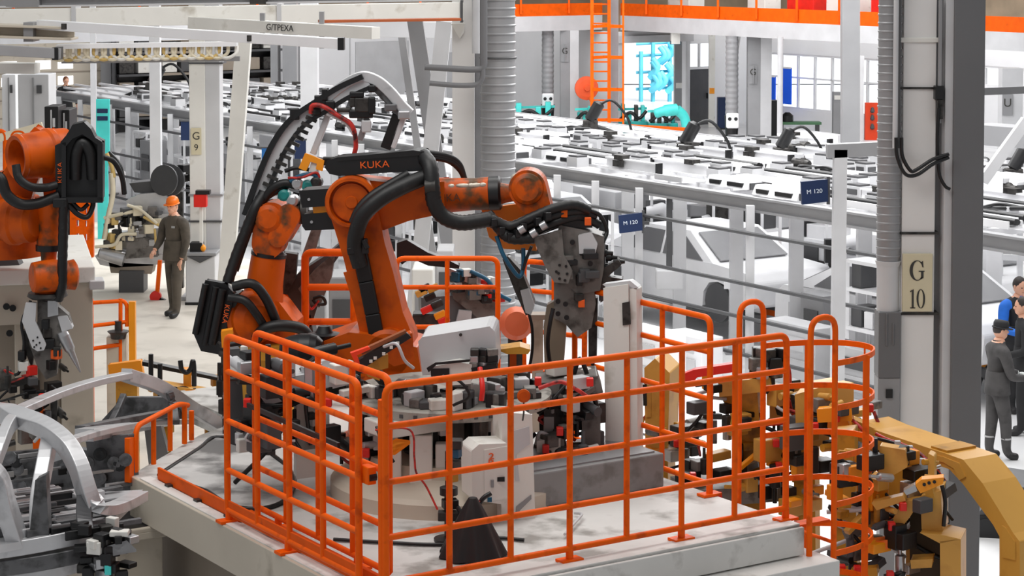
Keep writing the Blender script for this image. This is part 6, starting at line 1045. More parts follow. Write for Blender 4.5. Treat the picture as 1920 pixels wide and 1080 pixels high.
# small step railing, ochre fixtures behind the car
t = thing('step_railing', G(215, 690, ZB), 'small orange step railing beside the beige block', 'railing'); SR = Pl(P(210, 690, 22.5), (0.2, -1, 0))
for pts in ([(168, 568), (232, 564), (238, 572), (238, 612)], [(166, 612), (240, 603)], [(166, 655), (226, 646)], [(226, 560), (226, 690)]): b = B(); b.tube(fillet([SR(*p_) for p_ in pts], 0.06), 0.022, 8); b.build('rail', RAIL, t)
b = B(); b.bar(SR(248, 565), V((SR(248, 600).x, SR(248, 600).y, ZB)), 0.07, 0.07); b.build('post', AMB, t); b = B(); b.bar(SR(170, 560, 0.02), V((SR(170, 600).x, SR(170, 600).y, ZB)), 0.05, 0.05); b.build('post', RAIL, t)
t = thing('valve_post', G(222, 690, ZB), 'beige post with a dark valve beside the small orange step railing', 'post'); b = B(); b.bar(SR(220, 632, -0.1), V((SR(220, 632, -0.1).x, SR(220, 632, -0.1).y, ZB)), 0.2, 0.2); b.build('post', BEIGE, t, 0.01)
b = B(); q = SR(222, 626, 0.0); b.lathe(q, Z, [(-0.05, 0.08), (0.0, 0.09), (0.03, 0.12), (0.04, 0.04), (0.14, 0.04)], 14); b.build('valve', DKM, t)
o = B(); q = P(235, 700, 19.5); o.prism([P(202, 684, 19.5), P(264, 676, 19.5), P(270, 712, 19.5), P(206, 716, 19.5)], V((0, 0.08, 0))); t = tag(o.build('amber_plate', AMB, None, 0.02), 'big amber plate standing behind the roof of the bare car body', 'plate')
b = B(); b.bar((q.x, 19.6, ZB), (q.x, 19.6, q.z), 0.2, 0.1); b.build('post', YEL2, t)
t = heap('ochre_fixture', 'ochre fixture with black hooks behind the car body and the gate', 'fixture', V((-3.2, 19.0, ZB)), Pl(P(350, 740, 18.8), (0.2, -1, 0)), [([(300, 712), (400, 728), (400, 742), (302, 728)], 0.2, 0.2, 'beam', YEL), ([(344, 690), (358, 690), (358, 740), (344, 740)], 0.1, 0.15, 'post', AMB), ([(330, 738), (420, 752), (424, 768), (340, 760)], 0.3, 0.2, 'lower_beam', YEL), ([(384, 770), (400, 768), (404, 900), (388, 900)], 0.0, 0.2, 'leg', YEL2), ([(300, 740), (320, 738), (322, 900), (304, 900)], 0.0, 0.2, 'leg', YEL2), ([(404, 776), (430, 780), (428, 810), (404, 806)], 0.2, 0.15, 'block', YEL2)], 30, (275, 430), (715, 800), (YEL, YEL2, BLK, AMB, DKM, YEL), 33, 0.8)
HK = Pl(P(350, 740, 18.6), (0.2, -1, 0))
for pts in ([(283, 664), (283, 712)], [(300, 682), (300, 755)], [(338, 676), (340, 694), (350, 700), (358, 692), (362, 672), (364, 690), (364, 724)], [(412, 680), (412, 740)]): b = B(); b.tube(fillet([HK(*p_) for p_ in pts], 0.05), 0.022, 8); b.build('hook', BLK, t)
b = B(); b.prism([HK(x, y, -0.3) for x, y in ((268, 690), (420, 722), (420, 728), (268, 698))], V((0, 0.1, 0))); b.build('black_strip', BLK, t)
t = heap('clamp_tower', 'dark clamp tower close to the outer gate post', 'fixture', V((-2.3, 17.2, ZB)), Pl(P(425, 700, 16.9), (0.1, -1, 0)), [([(414, 670), (430, 668), (434, 830), (418, 836)], 0, 0.12, 'column', DKM), ([(414, 622), (436, 618), (438, 650), (416, 652)], 0.0, 0.1, 'amber_head', AMB), ([(418, 836), (432, 830), (434, 1000), (420, 1000)], 0, 0.12, 'base', DK2)], 14, (412, 440), (640, 800), (BLK, DKM, LGR, BLK), 35, 0.7, 0.08)
# ---------------- the bare car body
def PC(x, y, Y): return P(x, y, 13.3 + (Y - 13.3) * 1.3)
CB = thing('car_body', G(100, 1120, ZB + 0.2), 'bare silver car body shell without roof or doors at the lower left', 'car')
def beamline(pts, w, h, nm, m, k=5, bev=0.008, up=Z, flat=False):
    q = curve([PC(x, y, Y) for x, y, Y in pts], k)
    rings = []
    for i, p in enumerate(q):
        d = (q[min(i + 1, len(q) - 1)] - q[max(i - 1, 0)]).normalized(); x_, y_, _ = frame(d, up); rings.append([p + x_ * a * w / 2 + y_ * c * h / 2 for a, c in ((-1, -1), (1, -1), (1, 1), (-1, 1))])
    b = B(); b.loft(rings, False); return b.build(nm, m, CB, bev, 3)
near_a = [(-30, 768, 14.3), (20, 778, 14.0), (80, 800, 13.8), (122, 832, 13.65), (146, 872, 13.55), (160, 915, 13.5), (172, 952, 13.5)]
beamline(near_a, 0.1, 0.13, 'roof_side_rail', CARS, up=(0.6, -0.8, 0.3))
beamline([(172, 935, 13.5), (190, 955, 13.5), (222, 950, 13.7), (262, 930, 14.2)], 0.12, 0.07, 'fender_rail', CARS)
beamline([(160, 930, 13.5), (158, 975, 13.45), (160, 1000, 13.4)], 0.1, 0.1, 'hinge_pillar', CARD)
beamline([(30, 772, 14.0), (110, 738, 14.6), (180, 716, 15.1), (238, 704, 15.5)], 0.1, 0.05, 'windscreen_header', CARS)
beamline([(236, 703, 15.5), (300, 726, 15.8), (360, 765, 16.15), (424, 804, 16.4)], 0.1, 0.1, 'far_pillar', CARS, up=(0.3, -0.9, 0.3))
beamline([(118, 832, 13.8), (180, 812, 14.6), (260, 796, 15.6), (345, 790, 16.5)], 0.09, 0.045, 'roof_bow', CARS)
beamline([(158, 816, 14.6), (240, 800, 15.6), (320, 785, 16.6), (400, 770, 17.4)], 0.14, 0.09, 'cross_member', CARS)
beamline([(150, 806, 14.8), (240, 788, 15.5), (330, 772, 16.1)], 0.08, 0.06, 'cowl_upper', CARD)
beamline([(96, 806, 13.9), (84, 870, 13.65), (72, 940, 13.5), (72, 1008, 13.4)], 0.13, 0.09, 'centre_pillar', CARS, up=(1, 0, 0))
b = B(); b.prism([PC(x, y, 13.35) for x, y in ((66, 900), (86, 890), (92, 1010), (54, 1012))], V((0.0, 0.1, 0))); b.build('centre_pillar_foot', CARD, CB, 0.01)
beamline([(-20, 900, 13.5), (0, 840, 13.6), (16, 800, 13.8), (34, 782, 14.0)], 0.1, 0.07, 'quarter_pillar', CARS, up=(1, 0, 0)); beamline([(-30, 870, 13.3), (-2, 900, 13.3), (12, 950, 13.3), (34, 1018, 13.35)], 0.16, 0.1, 'wheel_house', CARS, up=(1, 0, 0))
beamline([(-30, 1034, 13.3), (60, 1020, 13.35), (140, 1004, 13.45), (204, 990, 13.6)], 0.12, 0.1, 'sill', CARS); beamline([(-30, 1068, 13.3), (80, 1052, 13.35), (190, 1030, 13.5)], 0.1, 0.1, 'lower_sill', CARD)
beamline([(-10, 1090, 13.5), (70, 1078, 13.5), (140, 1060, 13.6)], 0.1, 0.08, 'skid_edge', CARS)
zs = P(100, 1010, 13.45).z + 0.03
fp = [G(-40, 1030, zs), G(200, 985, zs), G(268, 918, zs), G(-40, 935, zs)]; b = B(); b.prism(fp, (0, 0, -0.05)); b.build('floor_pan', CARS, CB)
rn = random.Random(41)
for i in range(44):
    x, y = rn.uniform(-5, 225), rn.uniform(915, 1000); c = G(x, y, zs + 0.03); b = B(); b.bar(c - N1 * rn.uniform(.05, .22), c + N1 * rn.uniform(.05, .22), rn.uniform(.02, .07), rn.uniform(.02, .06)); b.build('floor_rib', rn.choice((CARS, CARD, STL, CARD, BLK)), CB, 0.005)
# far side inner panels, bulkhead and shelf
b = B(); b.prism([PC(x, y, 15.6) for x, y in ((-20, 852), (130, 838), (165, 845), (240, 835), (245, 925), (-20, 940))], V((0.03, 0.06, 0))); b.build('inner_side_panel', CARD, CB, 0.01)
b = B(); b.prism([PC(x, y, 15.0) for x, y in ((160, 822), (240, 815), (248, 930), (176, 942))], V((0.05, 0.05, 0))); b.build('bulkhead', CARD, CB, 0.01)
for i in range(34):
    x, y = rn.uniform(0, 240), rn.uniform(845, 925); c = PC(x, y, 15.5 if x < 160 else 14.95); b = B()
    if rn.random() < 0.4: b.lathe(c, (0, -1, 0.1), [(0, 0.05), (0.015, 0.05), (0.02, 0.03), (0.012, 0.001)], 12); b.build('pressed_hole', rn.choice((BLK, CARD)), CB)
    else: b.bar(c - N1 * 0.09, c + N1 * 0.09, 0.02, rn.uniform(.02, .05)); b.build('pressed_rib', rn.choice((CARS, STL, CARD, BLK)), CB, 0.004)
b = B(); b.prism([PC(x, y, 15.3) for x, y in ((85, 862), (110, 845), (120, 860), (96, 868))], V((0, 0.1, 0))); b.build('bright_gusset', STL, CB, 0.01); b = B(); b.prism([PC(x, y, 16.0) for x, y in ((270, 800), (300, 792), (315, 850), (280, 880))], V((0, 0.1, 0))); b.build('strut_tower', STL, CB, 0.02)
beamline([(180, 830, 15.6), (210, 790, 15.8), (232, 742, 16.0)], 0.05, 0.05, 'rear_brace', CARD); beamline([(330, 792, 15.7), (324, 760, 15.8), (318, 735, 15.8)], 0.06, 0.05, 'rear_brace', CARD)
b = B(); b.prism([PC(x, y, 16.1) for x, y in ((180, 800), (230, 745), (330, 745), (345, 785))], V((0, 0.05, 0))); b.build('rear_bulkhead', CARD, CB, 0.01)
t = thing('skid_conveyor', V((-3.2, 13.3, ZB)), 'dark conveyor skid with black fittings carrying the bare car body', 'conveyor')
b = B(); b.bar((-4.6, 13.0, 1.35), (-2.55, 13.6, 1.35), 0.4, 0.3); b.build('beam', DKM, t); b = B(); b.bar((-3.9, 13.2, ZB), (-3.9, 13.2, 1.2), 0.3, 0.3); b.bar((-2.8, 13.5, ZB), (-2.8, 13.5, 1.2), 0.3, 0.3); b.build('legs', DKM, t)
SK = Pl(P(180, 1030, 13.35), (0.1, -1, 0))
for i in range(40): x, y = rn.uniform(140, 245), rn.uniform(985, 1078); b = B(); b.box(SK(x, y, rn.uniform(-.15, .1)), (rn.uniform(.04, .12), .08, rn.uniform(.03, .09)), i); b.build('fitting', rn.choice((BLK, BLK, DKM, BLK, STL, OFFW)), t, 0.006)
b = B(); b.box(SK(206, 1058, 0.12), (0.04, 0.03, 0.06)); b.build('green_button', CYA, t); b = B(); b.prism([SK(x, y, 0.1) for x, y in ((196, 1018), (240, 1005), (258, 1022), (212, 1030))], V((0, 0, -0.015))); b.build('silver_plate', STL, t)
# ================================================================== things on the beige floor and left of it
SW = thing('weld_station', G(245, 552, ZB), 'silver and cream weld station with a car front end on a stand near the worker', 'machine'); WPn = Pl(G(250, 545, ZB), (0, -1, 0)); YS = WPn.o.y
for pts, off, th, nm, m in (([(180, 478), (210, 462), (260, 470), (318, 476), (325, 488), (290, 496), (220, 500), (190, 495)], 0.1, 0.5, 'base_tray', STL), ([(242, 448), (258, 440), (292, 446), (300, 478), (240, 482)], 0.2, 0.2, 'drum_cover', GUN), ([(236, 376), (262, 364), (306, 360), (330, 392), (318, 424), (250, 418)], 0.0, 0.3, 'fender_panel', CARS), ([(200, 440), (300, 430), (310, 462), (205, 470)], -0.1, 0.3, 'sheet_panel', CARS), ([(240, 345), (290, 340), (330, 352), (340, 362), (310, 368), (250, 362)], -0.1, 0.4, 'dark_hood', DK2), ([(206, 490), (290, 494), (286, 512), (210, 510)], 0.1, 0.3, 'plinth', BEIG2), ([(300, 400), (322, 398), (318, 470), (300, 474)], 0.15, 0.1, 'side_plate', STL)): rpoly(WPn, pts, off, th, nm, m, SW, 0.015)
b = B(); b.lathe(WPn(190, 470, 0.2), WPn(240, 484, 0.2) - WPn(190, 470, 0.2), [(0, 0.08), (0.02, 0.1), (0.42, 0.12)], 16); b.build('silver_cylinder', STL, SW)
for pts, r_, m in (([(185, 458, 0.3), (220, 454, 0.3), (234, 436, 0.3), (262, 434, 0.3)], 3.2, CRM), ([(200, 406, 0.2), (232, 398, 0.25), (262, 392, 0.2)], 3.5, CRM), ([(214, 322, 0.2), (216, 360, 0.2), (208, 400, 0.2), (200, 445, 0.2)], 5, CRM), ([(275, 402, 0.3), (304, 418, 0.3), (324, 424, 0.3), (328, 470, 0.3)], 2.6, YLC), ([(296, 424, 0.3), (298, 452, 0.3)], 2.2, YLC), ([(204, 285, 0.2), (214, 310, 0.2), (218, 330, 0.2)], 4, YLC), ([(206, 285, 0.1), (228, 310, 0.15), (236, 360, 0.1)], 4.5, BLK), ([(215, 430, 0.2), (232, 440, 0.2), (228, 418, 0.2), (250, 410, 0.2)], 2.5, DKM), ([(245, 380, 0.3), (270, 390, 0.3), (300, 415, 0.3)], 3, CRM)): hose(WPn, pts, r_, m, SW, 'tube', Y=YS)
for i in range(34): x, y = random.uniform(195, 300), random.uniform(390, 460); b = B(); b.box(WPn(x, y, 0.15), (random.uniform(.1, .22), .15, random.uniform(.06, .16)), i); b.build('clamp_block', random.choice((DKM, CRM, BLK, STL, GUN, YLC, DK2)), SW, 0.01)
b = B(); b.bar(WPn(250, 505, 0), WPn(250, 552, 0), 0.4, 0.4); b.build('stand', DK2, SW, 0.01)
t = thing('hose_drum', P(330, 345, 34), 'dark hose drum on a stand behind the worker in the orange helmet', 'drum'); q = P(322, 338, 34); b = B(); b.lathe(q, (-0.4, -1, 0.1), [(0, 0.22), (0.02, 0.26), (0.05, 0.26), (0.07, 0.15), (0.2, 0.15), (0.22, 0.25), (0.25, 0.25)], 20); b.build('drum', DK2, t)
for i in range(7): b = B(); b.box(q + V((0.25 + random.uniform(-.1, .25), 0, random.uniform(-.3, .2))), (0.16, 0.12, 0.12), i); b.build('fitting', random.choice((BLK, DKM, GUN)), t, 0.01)
b = B(); b.bar((q.x + 0.1, q.y + 0.15, ZB), (q.x + 0.1, q.y + 0.15, q.z), 0.12, 0.12); b.build('stand', DKM, t)
t = thing('control_console', G(378, 572, ZB), 'light grey control console with a dark top right behind the worker', 'console'); c = G(376, 572, ZB)
b = B(); b.box(c + V((0, 0.25, 0.4)), (0.46, 0.5, 0.74)); b.build('body', LGR, t, 0.015); b = B(); b.box(c + V((0, 0.25, 0.02)), (0.48, 0.52, 0.04)); b.build('plinth', BLK, t); b = B(); b.box(c + V((0, 0.25, 0.79)), (0.5, 0.54, 0.05)); b.build('top', GRY, t, 0.01)
b = B(); b.box(c + V((-0.08, 0.2, 0.88)), (0.2, 0.2, 0.16)); b.build('black_box', BLK, t, 0.02); b = B(); b.ball(c + V((0.02, 0.14, 0.87)), (0.05, 0.05, 0.06)); b.build('amber_lamp', AMB, t); b = B(); b.prism([c + V((-0.2, -0.01, 0.76)), c + V((0.2, -0.01, 0.76)), c + V((0.0, -0.01, 0.66))], V((0, -0.02, 0))); b.build('dark_bag', DK2, t)
b = B(); b.box(c + V((0.0, 0.1, 1.62)), (0.2, 0.14, 0.2)); t = tag(b.build('signal_unit', RED, None, 0.01), 'red signal unit on a pole above the grey console', 'signal'); b = B(); b.bar(c + V((0, 0.14, 0.82)), c + V((0, 0.14, 1.54)), 0.05, 0.05); b.build('pole', OFFW, t); b = B(); b.box(c + V((0.04, 0.1, 1.75)), (0.22, 0.16, 0.06)); b.build('black_cap', BLK, t)
t = thing('hand_truck', G(296, 565, ZB), 'orange hand truck standing on the beige floor beside the worker', 'hand truck'); HT = Pl(G(296, 562, ZB), (0, -1, 0)); b = B(); b.bar(HT(300, 488), HT(294, 560), 0.07, 0.06); b.build('handle', RAIL, t); b = B(); b.lathe(HT(292, 556, -0.04), (0, -1, 0), [(0, 0.09), (0.08, 0.09)], 16); b.build('wheel', RED, t); b = B(); b.bar(HT(300, 560), HT(326, 572), 0.08, 0.05); b.build('fork', BLK, t)
# orange mesh fence parts by the left robot
MF = Pl(P(155, 430, 23.5), (0.2, -1, 0)); t = thing('mesh_fence', V((MF(155, 480).x, MF(155, 480).y, zt)), 'orange fence panel with black stickers behind the left robot', 'fence')
for x in (138, 155, 170): b = B(); b.bar(MF(x, 376), MF(x, 482), 0.07, 0.07); b.build('post', RAIL, t)
for y in (382, 405, 430, 456, 476): b = B(); b.bar(MF(136, y), MF(172, y + 2), 0.07, 0.08); b.build('rail', RAIL, t)
b = B(); b.bar(MF(154, 480), V((MF(154, 480).x, MF(154, 480).y, ZB)), 0.2, 0.1); b.build('support', BEIGE, t)
t = thing('hoop_railing', P(20, 330, 24), 'orange hooped railing behind the elbow of the left robot', 'railing'); HR = Pl(P(20, 300, 24), (0, -1, 0))
for x0, x1 in ((-14, 10), (22, 48)): b = B(); b.tube(fillet([HR(x0, 470), HR(x0, 246), HR(x1, 246), HR(x1, 470)], 0.1, 6), 0.03, 8); b.build('hoop', RAIL, t)
b = B(); b.bar(HR(-14, 262), HR(80, 236), 0.05, 0.09); t2 = tag(b.build('cream_beam', CRM), 'cream beam running behind the orange hooped railing', 'beam'); b = B(); q = HR(50, 250, -0.1); b.bar(q, V((q.x, q.y, ZB)), 0.08, 0.08); b.build('post', CRM, t2)
for px, w, h0, h1, Y, m, lab in ((62, 58, 140, 236, 36, LGR, 'big pale cabinet at the far left with a thin seam'), (16, 26, 140, 240, 37, WHT, 'white glazed door panel at the far left edge'), (96, 26, 200, 242, 33, BLK, 'black switch cabinet with two lights above the left robot'), (120, 20, 206, 240, 33.3, BLK, 'narrower black switch cabinet next to the hose box of the left robot')):
    a = P(px, h0, Y); zt_ = a.z; s = w * Y / F_PX; b = B(); b.box((a.x, Y + 0.3, (ZB + zt_) / 2), (s, 0.6, zt_ - ZB)); o = tag(b.build('tall_cabinet', m, None, 0.01), lab, 'cabinet'); b = B(); b.box((a.x, Y - 0.01, (ZB + zt_) / 2), (0.02, 0.03, zt_ - ZB - 0.1)); b.build('seam', GRY if m is not BLK else LGR, o); b = B(); b.box((a.x + s * 0.2, Y - 0.02, zt_ - 0.25), (s * 0.16, 0.03, 0.14)); b.build('handle', DK2 if m is not BLK else LGR, o)
t = thing('teal_banner', P(192, 290, 40), 'tall teal banner with navy blocks beside the black hose box', 'banner'); TBn = Pl(P(192, 230, 40), (0, -1, 0)); rpoly(TBn, [(180, 186), (205, 186), (205, 310), (180, 310)], 0, 0.06, 'panel', CYA, t); rpoly(TBn, [(182, 204), (202, 204), (202, 212), (182, 212)], 0.01, 0.02, 'navy_block', BLU, t); rpoly(TBn, [(182, 218), (202, 218), (202, 226), (182, 226)], 0.01, 0.02, 'navy_block', BLU, t); q = TBn(192, 310, -0.03); b = B(); b.bar(q, V((q.x, q.y, ZB)), 0.2, 0.08); b.build('stand', CYA, t)
for px, y, Y, s, lab in ((350, 245, 44, 0.4, 'navy sheet hanging on the guard fence beside the white G column'), (563, 280, 40, 0.36, 'navy sheet hanging on the guard fence behind the curved cable arch'), (500, 292, 39, 0.3, 'small blue sheet on the guard fence left of the curved cable arch')):
    c = P(px, y, Y); b = B(); b.box(c, (s * 0.6, 0.05, s)); o = tag(b.build('blue_sheet', BLU if s > 0.3 else mat('mid_blue', (24, 96, 160), .5)), lab, 'sheet'); b = B(); b.box(c + V((0, 0.0, s * 0.52)), (s * 0.7, 0.07, 0.03)); b.build('clip_rail', DK2, o)
for i, (x0, x1, y0, Y, m, lab) in enumerate(((584, 612, 500, 23.5, LGR, 'pale machine cover on the beige floor beyond the second robot'), (616, 664, 520, 22.5, GRY, 'grey machine cover on the beige floor between the two big robots'), (772, 812, 505, 23.0, OFFW, 'off-white machine cover beyond the big robot arm'), (818, 850, 470, 24.0, LGR, 'tall pale machine cover beyond the back railing'))):
    a, c = P(x0, y0, Y), P(x1, y0, Y); w = c.x - a.x; h = a.z - ZB; t = thing('machine_cover', V(((a.x + c.x) / 2, Y + .3, ZB)), lab, 'cover'); o_ = V(t.location)
    b = B(); b.box(o_ + V((0, 0, h / 2)), (w, 0.6, h)); b.build('body', m, t, 0.015); b = B(); b.box(o_ + V((0, -0.31, h * 0.78)), (w * 0.7, 0.02, h * 0.2)); b.build('window', DK2 if i % 2 else GRY, t); b = B(); b.box(o_ + V((w * 0.25, -0.32, h * 0.45)), (w * 0.06, 0.03, h * 0.12)); b.build('handle', BLK, t); b = B(); b.box(o_ + V((0, -0.02, 0.05)), (w * 1.02, 0.6, 0.1)); b.build('plinth', DK2, t)
# ================================================================== what stands to the right of the big column
b = B(); p, q = P(1838, 172, 30), P(1990, 166, 29); b.bar(p, q, 0.16, 0.1); tag(b.build('dark_rail', DK2), 'dark rail crossing behind the big column at its right', 'rail')
b = B(); p, q = P(1838, 250, 32), P(1990, 262, 31); b.bar(p, q, 0.5, 0.3); tag(b.build('grey_duct', GRY), 'grey duct box on the overhead frame right of the big column', 'duct')
b = B(); p, q = P(1842, 340, 29), P(1925, 225, 29); b.bar(p, q, 0.14, 0.14); tag(b.build('diagonal_brace', LGR), 'pale diagonal brace right of the big column', 'brace')
c = P(1895, 130, 50); t = thing('hall_column', V((c.x, c.y, 0)), 'pale column with a U plate beyond the big column', 'column'); b = B(); b.box((c.x, c.y, MZ / 2), (0.5, 0.4, MZ)); b.build('post', LGR, t, 0.01); b = B(); b.box((c.x - 0.12, c.y - 0.22, P(1880, 195, 50).z), (0.24, 0.04, 0.5)); s = b.build('number_plate', GRY, t); text('U', (c.x - 0.12, c.y - 0.245, P(1880, 192, 50).z), (1, 0, 0), Z, 0.28, INK, s)
c = G(1858, 700, 0); t = thing('white_post', c, 'white square post behind the three workers', 'post'); b = B(); b.box((c.x, c.y, 1.5), (0.24, 0.24, 3.0)); b.build('shaft', WHT, t, 0.01); b = B(); b.box((c.x, c.y, 0.03), (0.4, 0.4, 0.06)); b.build('foot', LGR, t); b = B(); b.box((c.x, c.y, 2.1), (0.27, 0.27, 0.03)); b.build('band', GRY, t)
t = thing('glazed_partition', G(1900, 690, 0), 'white framed glazed partition behind the three workers', 'partition'); GPn = Pl(G(1900, 660, 0), (-0.3, -1, 0))
for x in (1850, 1875, 1912, 1950): b = B(); b.bar(GPn(x, 420), GPn(x, 650), 0.08, 0.08); b.build('mullion', WHT, t)
for y in (425, 480, 545): b = B(); b.bar(GPn(1846, y), GPn(1955, y + 6), 0.08, 0.09); b.build('transom', WHT, t)
rpoly(GPn, [(1846, 545), (1955, 551), (1955, 655), (1846, 650)], -0.03, 0.04, 'lower_panel', GRY, t)
t = thing('low_trolley', G(1850, 740, 0), 'low white and amber trolley beside the worker in grey', 'trolley'); c = G(1848, 735, 0); b = B(); b.box(c + V((0, 0, 0.6)), (0.5, 0.5, 0.3)); b.build('bin', WHT, t, 0.01); b = B(); b.box(c + V((0, -0.26, 0.4)), (0.4, 0.06, 0.14)); b.build('amber_panel', AMB, t); b = B(); b.box(c + V((0, 0, 0.24)), (0.5, 0.5, 0.1)); b.build('shelf', LGR, t)
for x in (-0.2, 0.2): b = B(); b.lathe(c + V((x, -0.2, 0.09)), (1, 0, 0), [(0, 0.09), (0.05, 0.09)], 12); b.bar(c + V((x, -0.2, 0.1)), c + V((x, -0.2, 0.5)), 0.04, 0.04); b.build('caster', BLK, t)
b = B(); b.tube(curve([G(1832, 762, 0) + V((0, 0, 0.2)), G(1845, 752, 0) + V((0, 0, 0.42)), G(1862, 748, 0) + V((0, 0, 0.44)), G(1872, 750, 0) + V((0, 0, 0.02))]), 0.03, 8); tag(b.build('black_hose', BLK), 'black hose bending between the column and the worker in grey', 'hose')
t = thing('dark_machine', G(1885, 990, 0), 'dark grey machine with a round opening behind the ochre gantry', 'machine'); DM = Pl(G(1885, 1010, 0), (-0.2, -1, 0)); rpoly(DM, [(1836, 960), (1880, 908), (1960, 920), (1960, 1160), (1836, 1160)], 0, 0.8, 'body', DK2, t, 0.02); b = B(); b.lathe(DM(1848, 1000, 0.0), DM.n, [(0, 0.2), (0.02, 0.2), (0.03, 0.17), (0.01, 0.16), (0.01, 0.001)], 24); b.build('round_opening', BLK, t); rpoly(DM, [(1834, 1040), (1960, 1046), (1960, 1062), (1834, 1058)], 0.05, 0.1, 'ledge', GRY, t)
# ================================================================== people
def person(lab, base, h, face, arms, mats, head=(0, 0), legs=(0.05, 0.05), hands=GLOV, cap=None, hair=HAIR, strips=False, extra=None, vest=None):
    """base: floor point, h: height, face: heading of the body, arms: [(elbow), (wrist)] per side in (side, forward, up) fractions of h"""
    up, trou, shoe = mats; ca, sa = math.cos(face), math.sin(face); f = V((ca, sa, 0)); r_ = V((sa, -ca, 0)); base = V(base)
    W_ = lambda s, fw, u: base + (r_ * s + f * fw + Z * u) * h
    t = thing('person', base, lab, 'person')
    J = [(0, 0, .525, .074), (0, .0, .62, .07), (0, .0, .735, .078), (0, 0, .80, .06), (0, .008, .845, .034), (0, .015, .885, .036)]; E = [(0, 1), (1, 2), (2, 3), (3, 4), (4, 5)]
    for s, (el, wr), lg in ((-1, arms[0], legs[0]), (1, arms[1], legs[1])):
        k = len(J); J += [(s * .045, 0, .5, .058), (s * .05, .01 + lg * .2, .285, .042), (s * .05, lg * .3, .06, .03), (s * .055, lg * .3 + .03, .026, .028), (s * .062, lg * .3 + .09, .02, .022)]; E += [(0, k), (k, k + 1), (k + 1, k + 2), (k + 2, k + 3), (k + 3, k + 4)]
        k = len(J); J += [(s * .112, 0, .79, .044), el + (.031,), wr + (.02,)]; E += [(3, k), (k, k + 1), (k + 1, k + 2)]
    me = bpy.data.meshes.new('tmp'); me.from_pydata([W_(*j[:3]) for j in J], E, []); o = bpy.data.objects.new('tmp', me); COL.objects.link(o)
    o.modifiers.new('s', 'SKIN'); sv = me.skin_vertices[0].data
    for i, j in enumerate(J): sv[i].radius = (j[3] * h * 1.14, j[3] * h * (0.92 if i < 4 else 1.12)); sv[i].use_root = i == 0
    sd = o.modifiers.new('d', 'SUBSURF'); sd.levels = 2; bpy.context.view_layer.update()
    m2 = bpy.data.meshes.new_from_object(o.evaluated_get(bpy.context.evaluated_depsgraph_get())); bpy.data.objects.remove(o)
    b = B(); vs = [v.co.copy() for v in m2.vertices]; wr_pts = [W_(*arms[0][1]), W_(*arms[1][1])]
    b.v = vs
    for p_ in m2.polygons:
        c = p_.center; z = (c - base).z / h; w = [(c - q).length / h for q in wr_pts]; hv = V((c.x - base.x, c.y - base.y, 0)).length / h
        mi = 2 if z < 0.042 else (3 if z > 0.848 else (0 if (z > 0.5 or (hv > 0.1 and z > .38)) else 1))
        if vest and mi == 0 and hv < .088: mi = 5
        if min(w) < 0.022: mi = 4
        b.f.append(list(p_.vertices)); b.sm.append(True); b.mi.append(mi)
    # head with nose, ears, jaw
    yaw, pit = head; R = Matrix((r_, f, Z)).transposed() @ Matrix.Rotation(yaw, 3, 'Z') @ Matrix.Rotation(pit, 3, 'X'); hc = W_(0, 0.022, .93)
    Hd = lambda x, y, z: hc + R @ V((x, y, z)) * h
    b.ball(hc, (.043 * h, .052 * h, .062 * h), 20, 14, 3, R); b.ball(Hd(0, .018, -.03), (.03 * h, .036 * h, .036 * h), 14, 10, 3, R); b.ball(Hd(0, .052, -.008), (.008 * h, .012 * h, .012 * h), 8, 6, 3, R)
    for s in (-1, 1): b.ball(Hd(s * .043, -.002, -.004), (.006 * h, .011 * h, .016 * h), 8, 6, 3, R)
    # hands: palm, four fingers of different lengths and a thumb
    for s, (el, wr) in ((-1, arms[0]), (1, arms[1])):
        a, w = W_(*el), W_(*wr); d = (w - a).normalized(); x_, y_, _ = frame(d); side = x_ * s
        b.ball(w + d * .026 * h, (.019 * h, .012 * h, .03 * h), 10, 8, 4, Matrix((x_, y_, d)).transposed())
        for i, l in enumerate((.036, .042, .039, .03)):
            p0 = w + d * .045 * h + x_ * (i - 1.5) * .0095 * h; p1 = p0 + d * l * .55 * h - y_ * .006 * h; b.tube([p0, p1, p1 + d * l * .4 * h - y_ * .014 * h], [.0055 * h, .005 * h, .0035 * h], 6, mi=4)
        p0 = w + d * .018 * h - side * .016 * h; b.tube([p0, p0 + d * .018 * h - side * .012 * h, p0 + d * .036 * h - side * .012 * h], [.007 * h, .006 * h, .004 * h], 6, mi=4)
    body = b.build('body', [up, trou, shoe, SKIN, hands, vest or up], t)
    b = B()
    for s in (-1, 1): b.ball(Hd(s * .017, .047, .004), (.006 * h, .004 * h, .004 * h), 8, 6, 0, R)
    b.build('eyes', WKK, t); b = B(); b.ball(Hd(0, .05, -.03), (.014 * h, .005 * h, .003 * h), 8, 6, 0, R); b.build('mouth', mat('lips', (176, 104, 92), .5), t)
    b = B(); b.ball(Hd(0, -.008, .012), (.046 * h, .052 * h, .058 * h), 18, 12, 0, R); b.v = [v for v in b.v]; b.build('hair', hair, t)
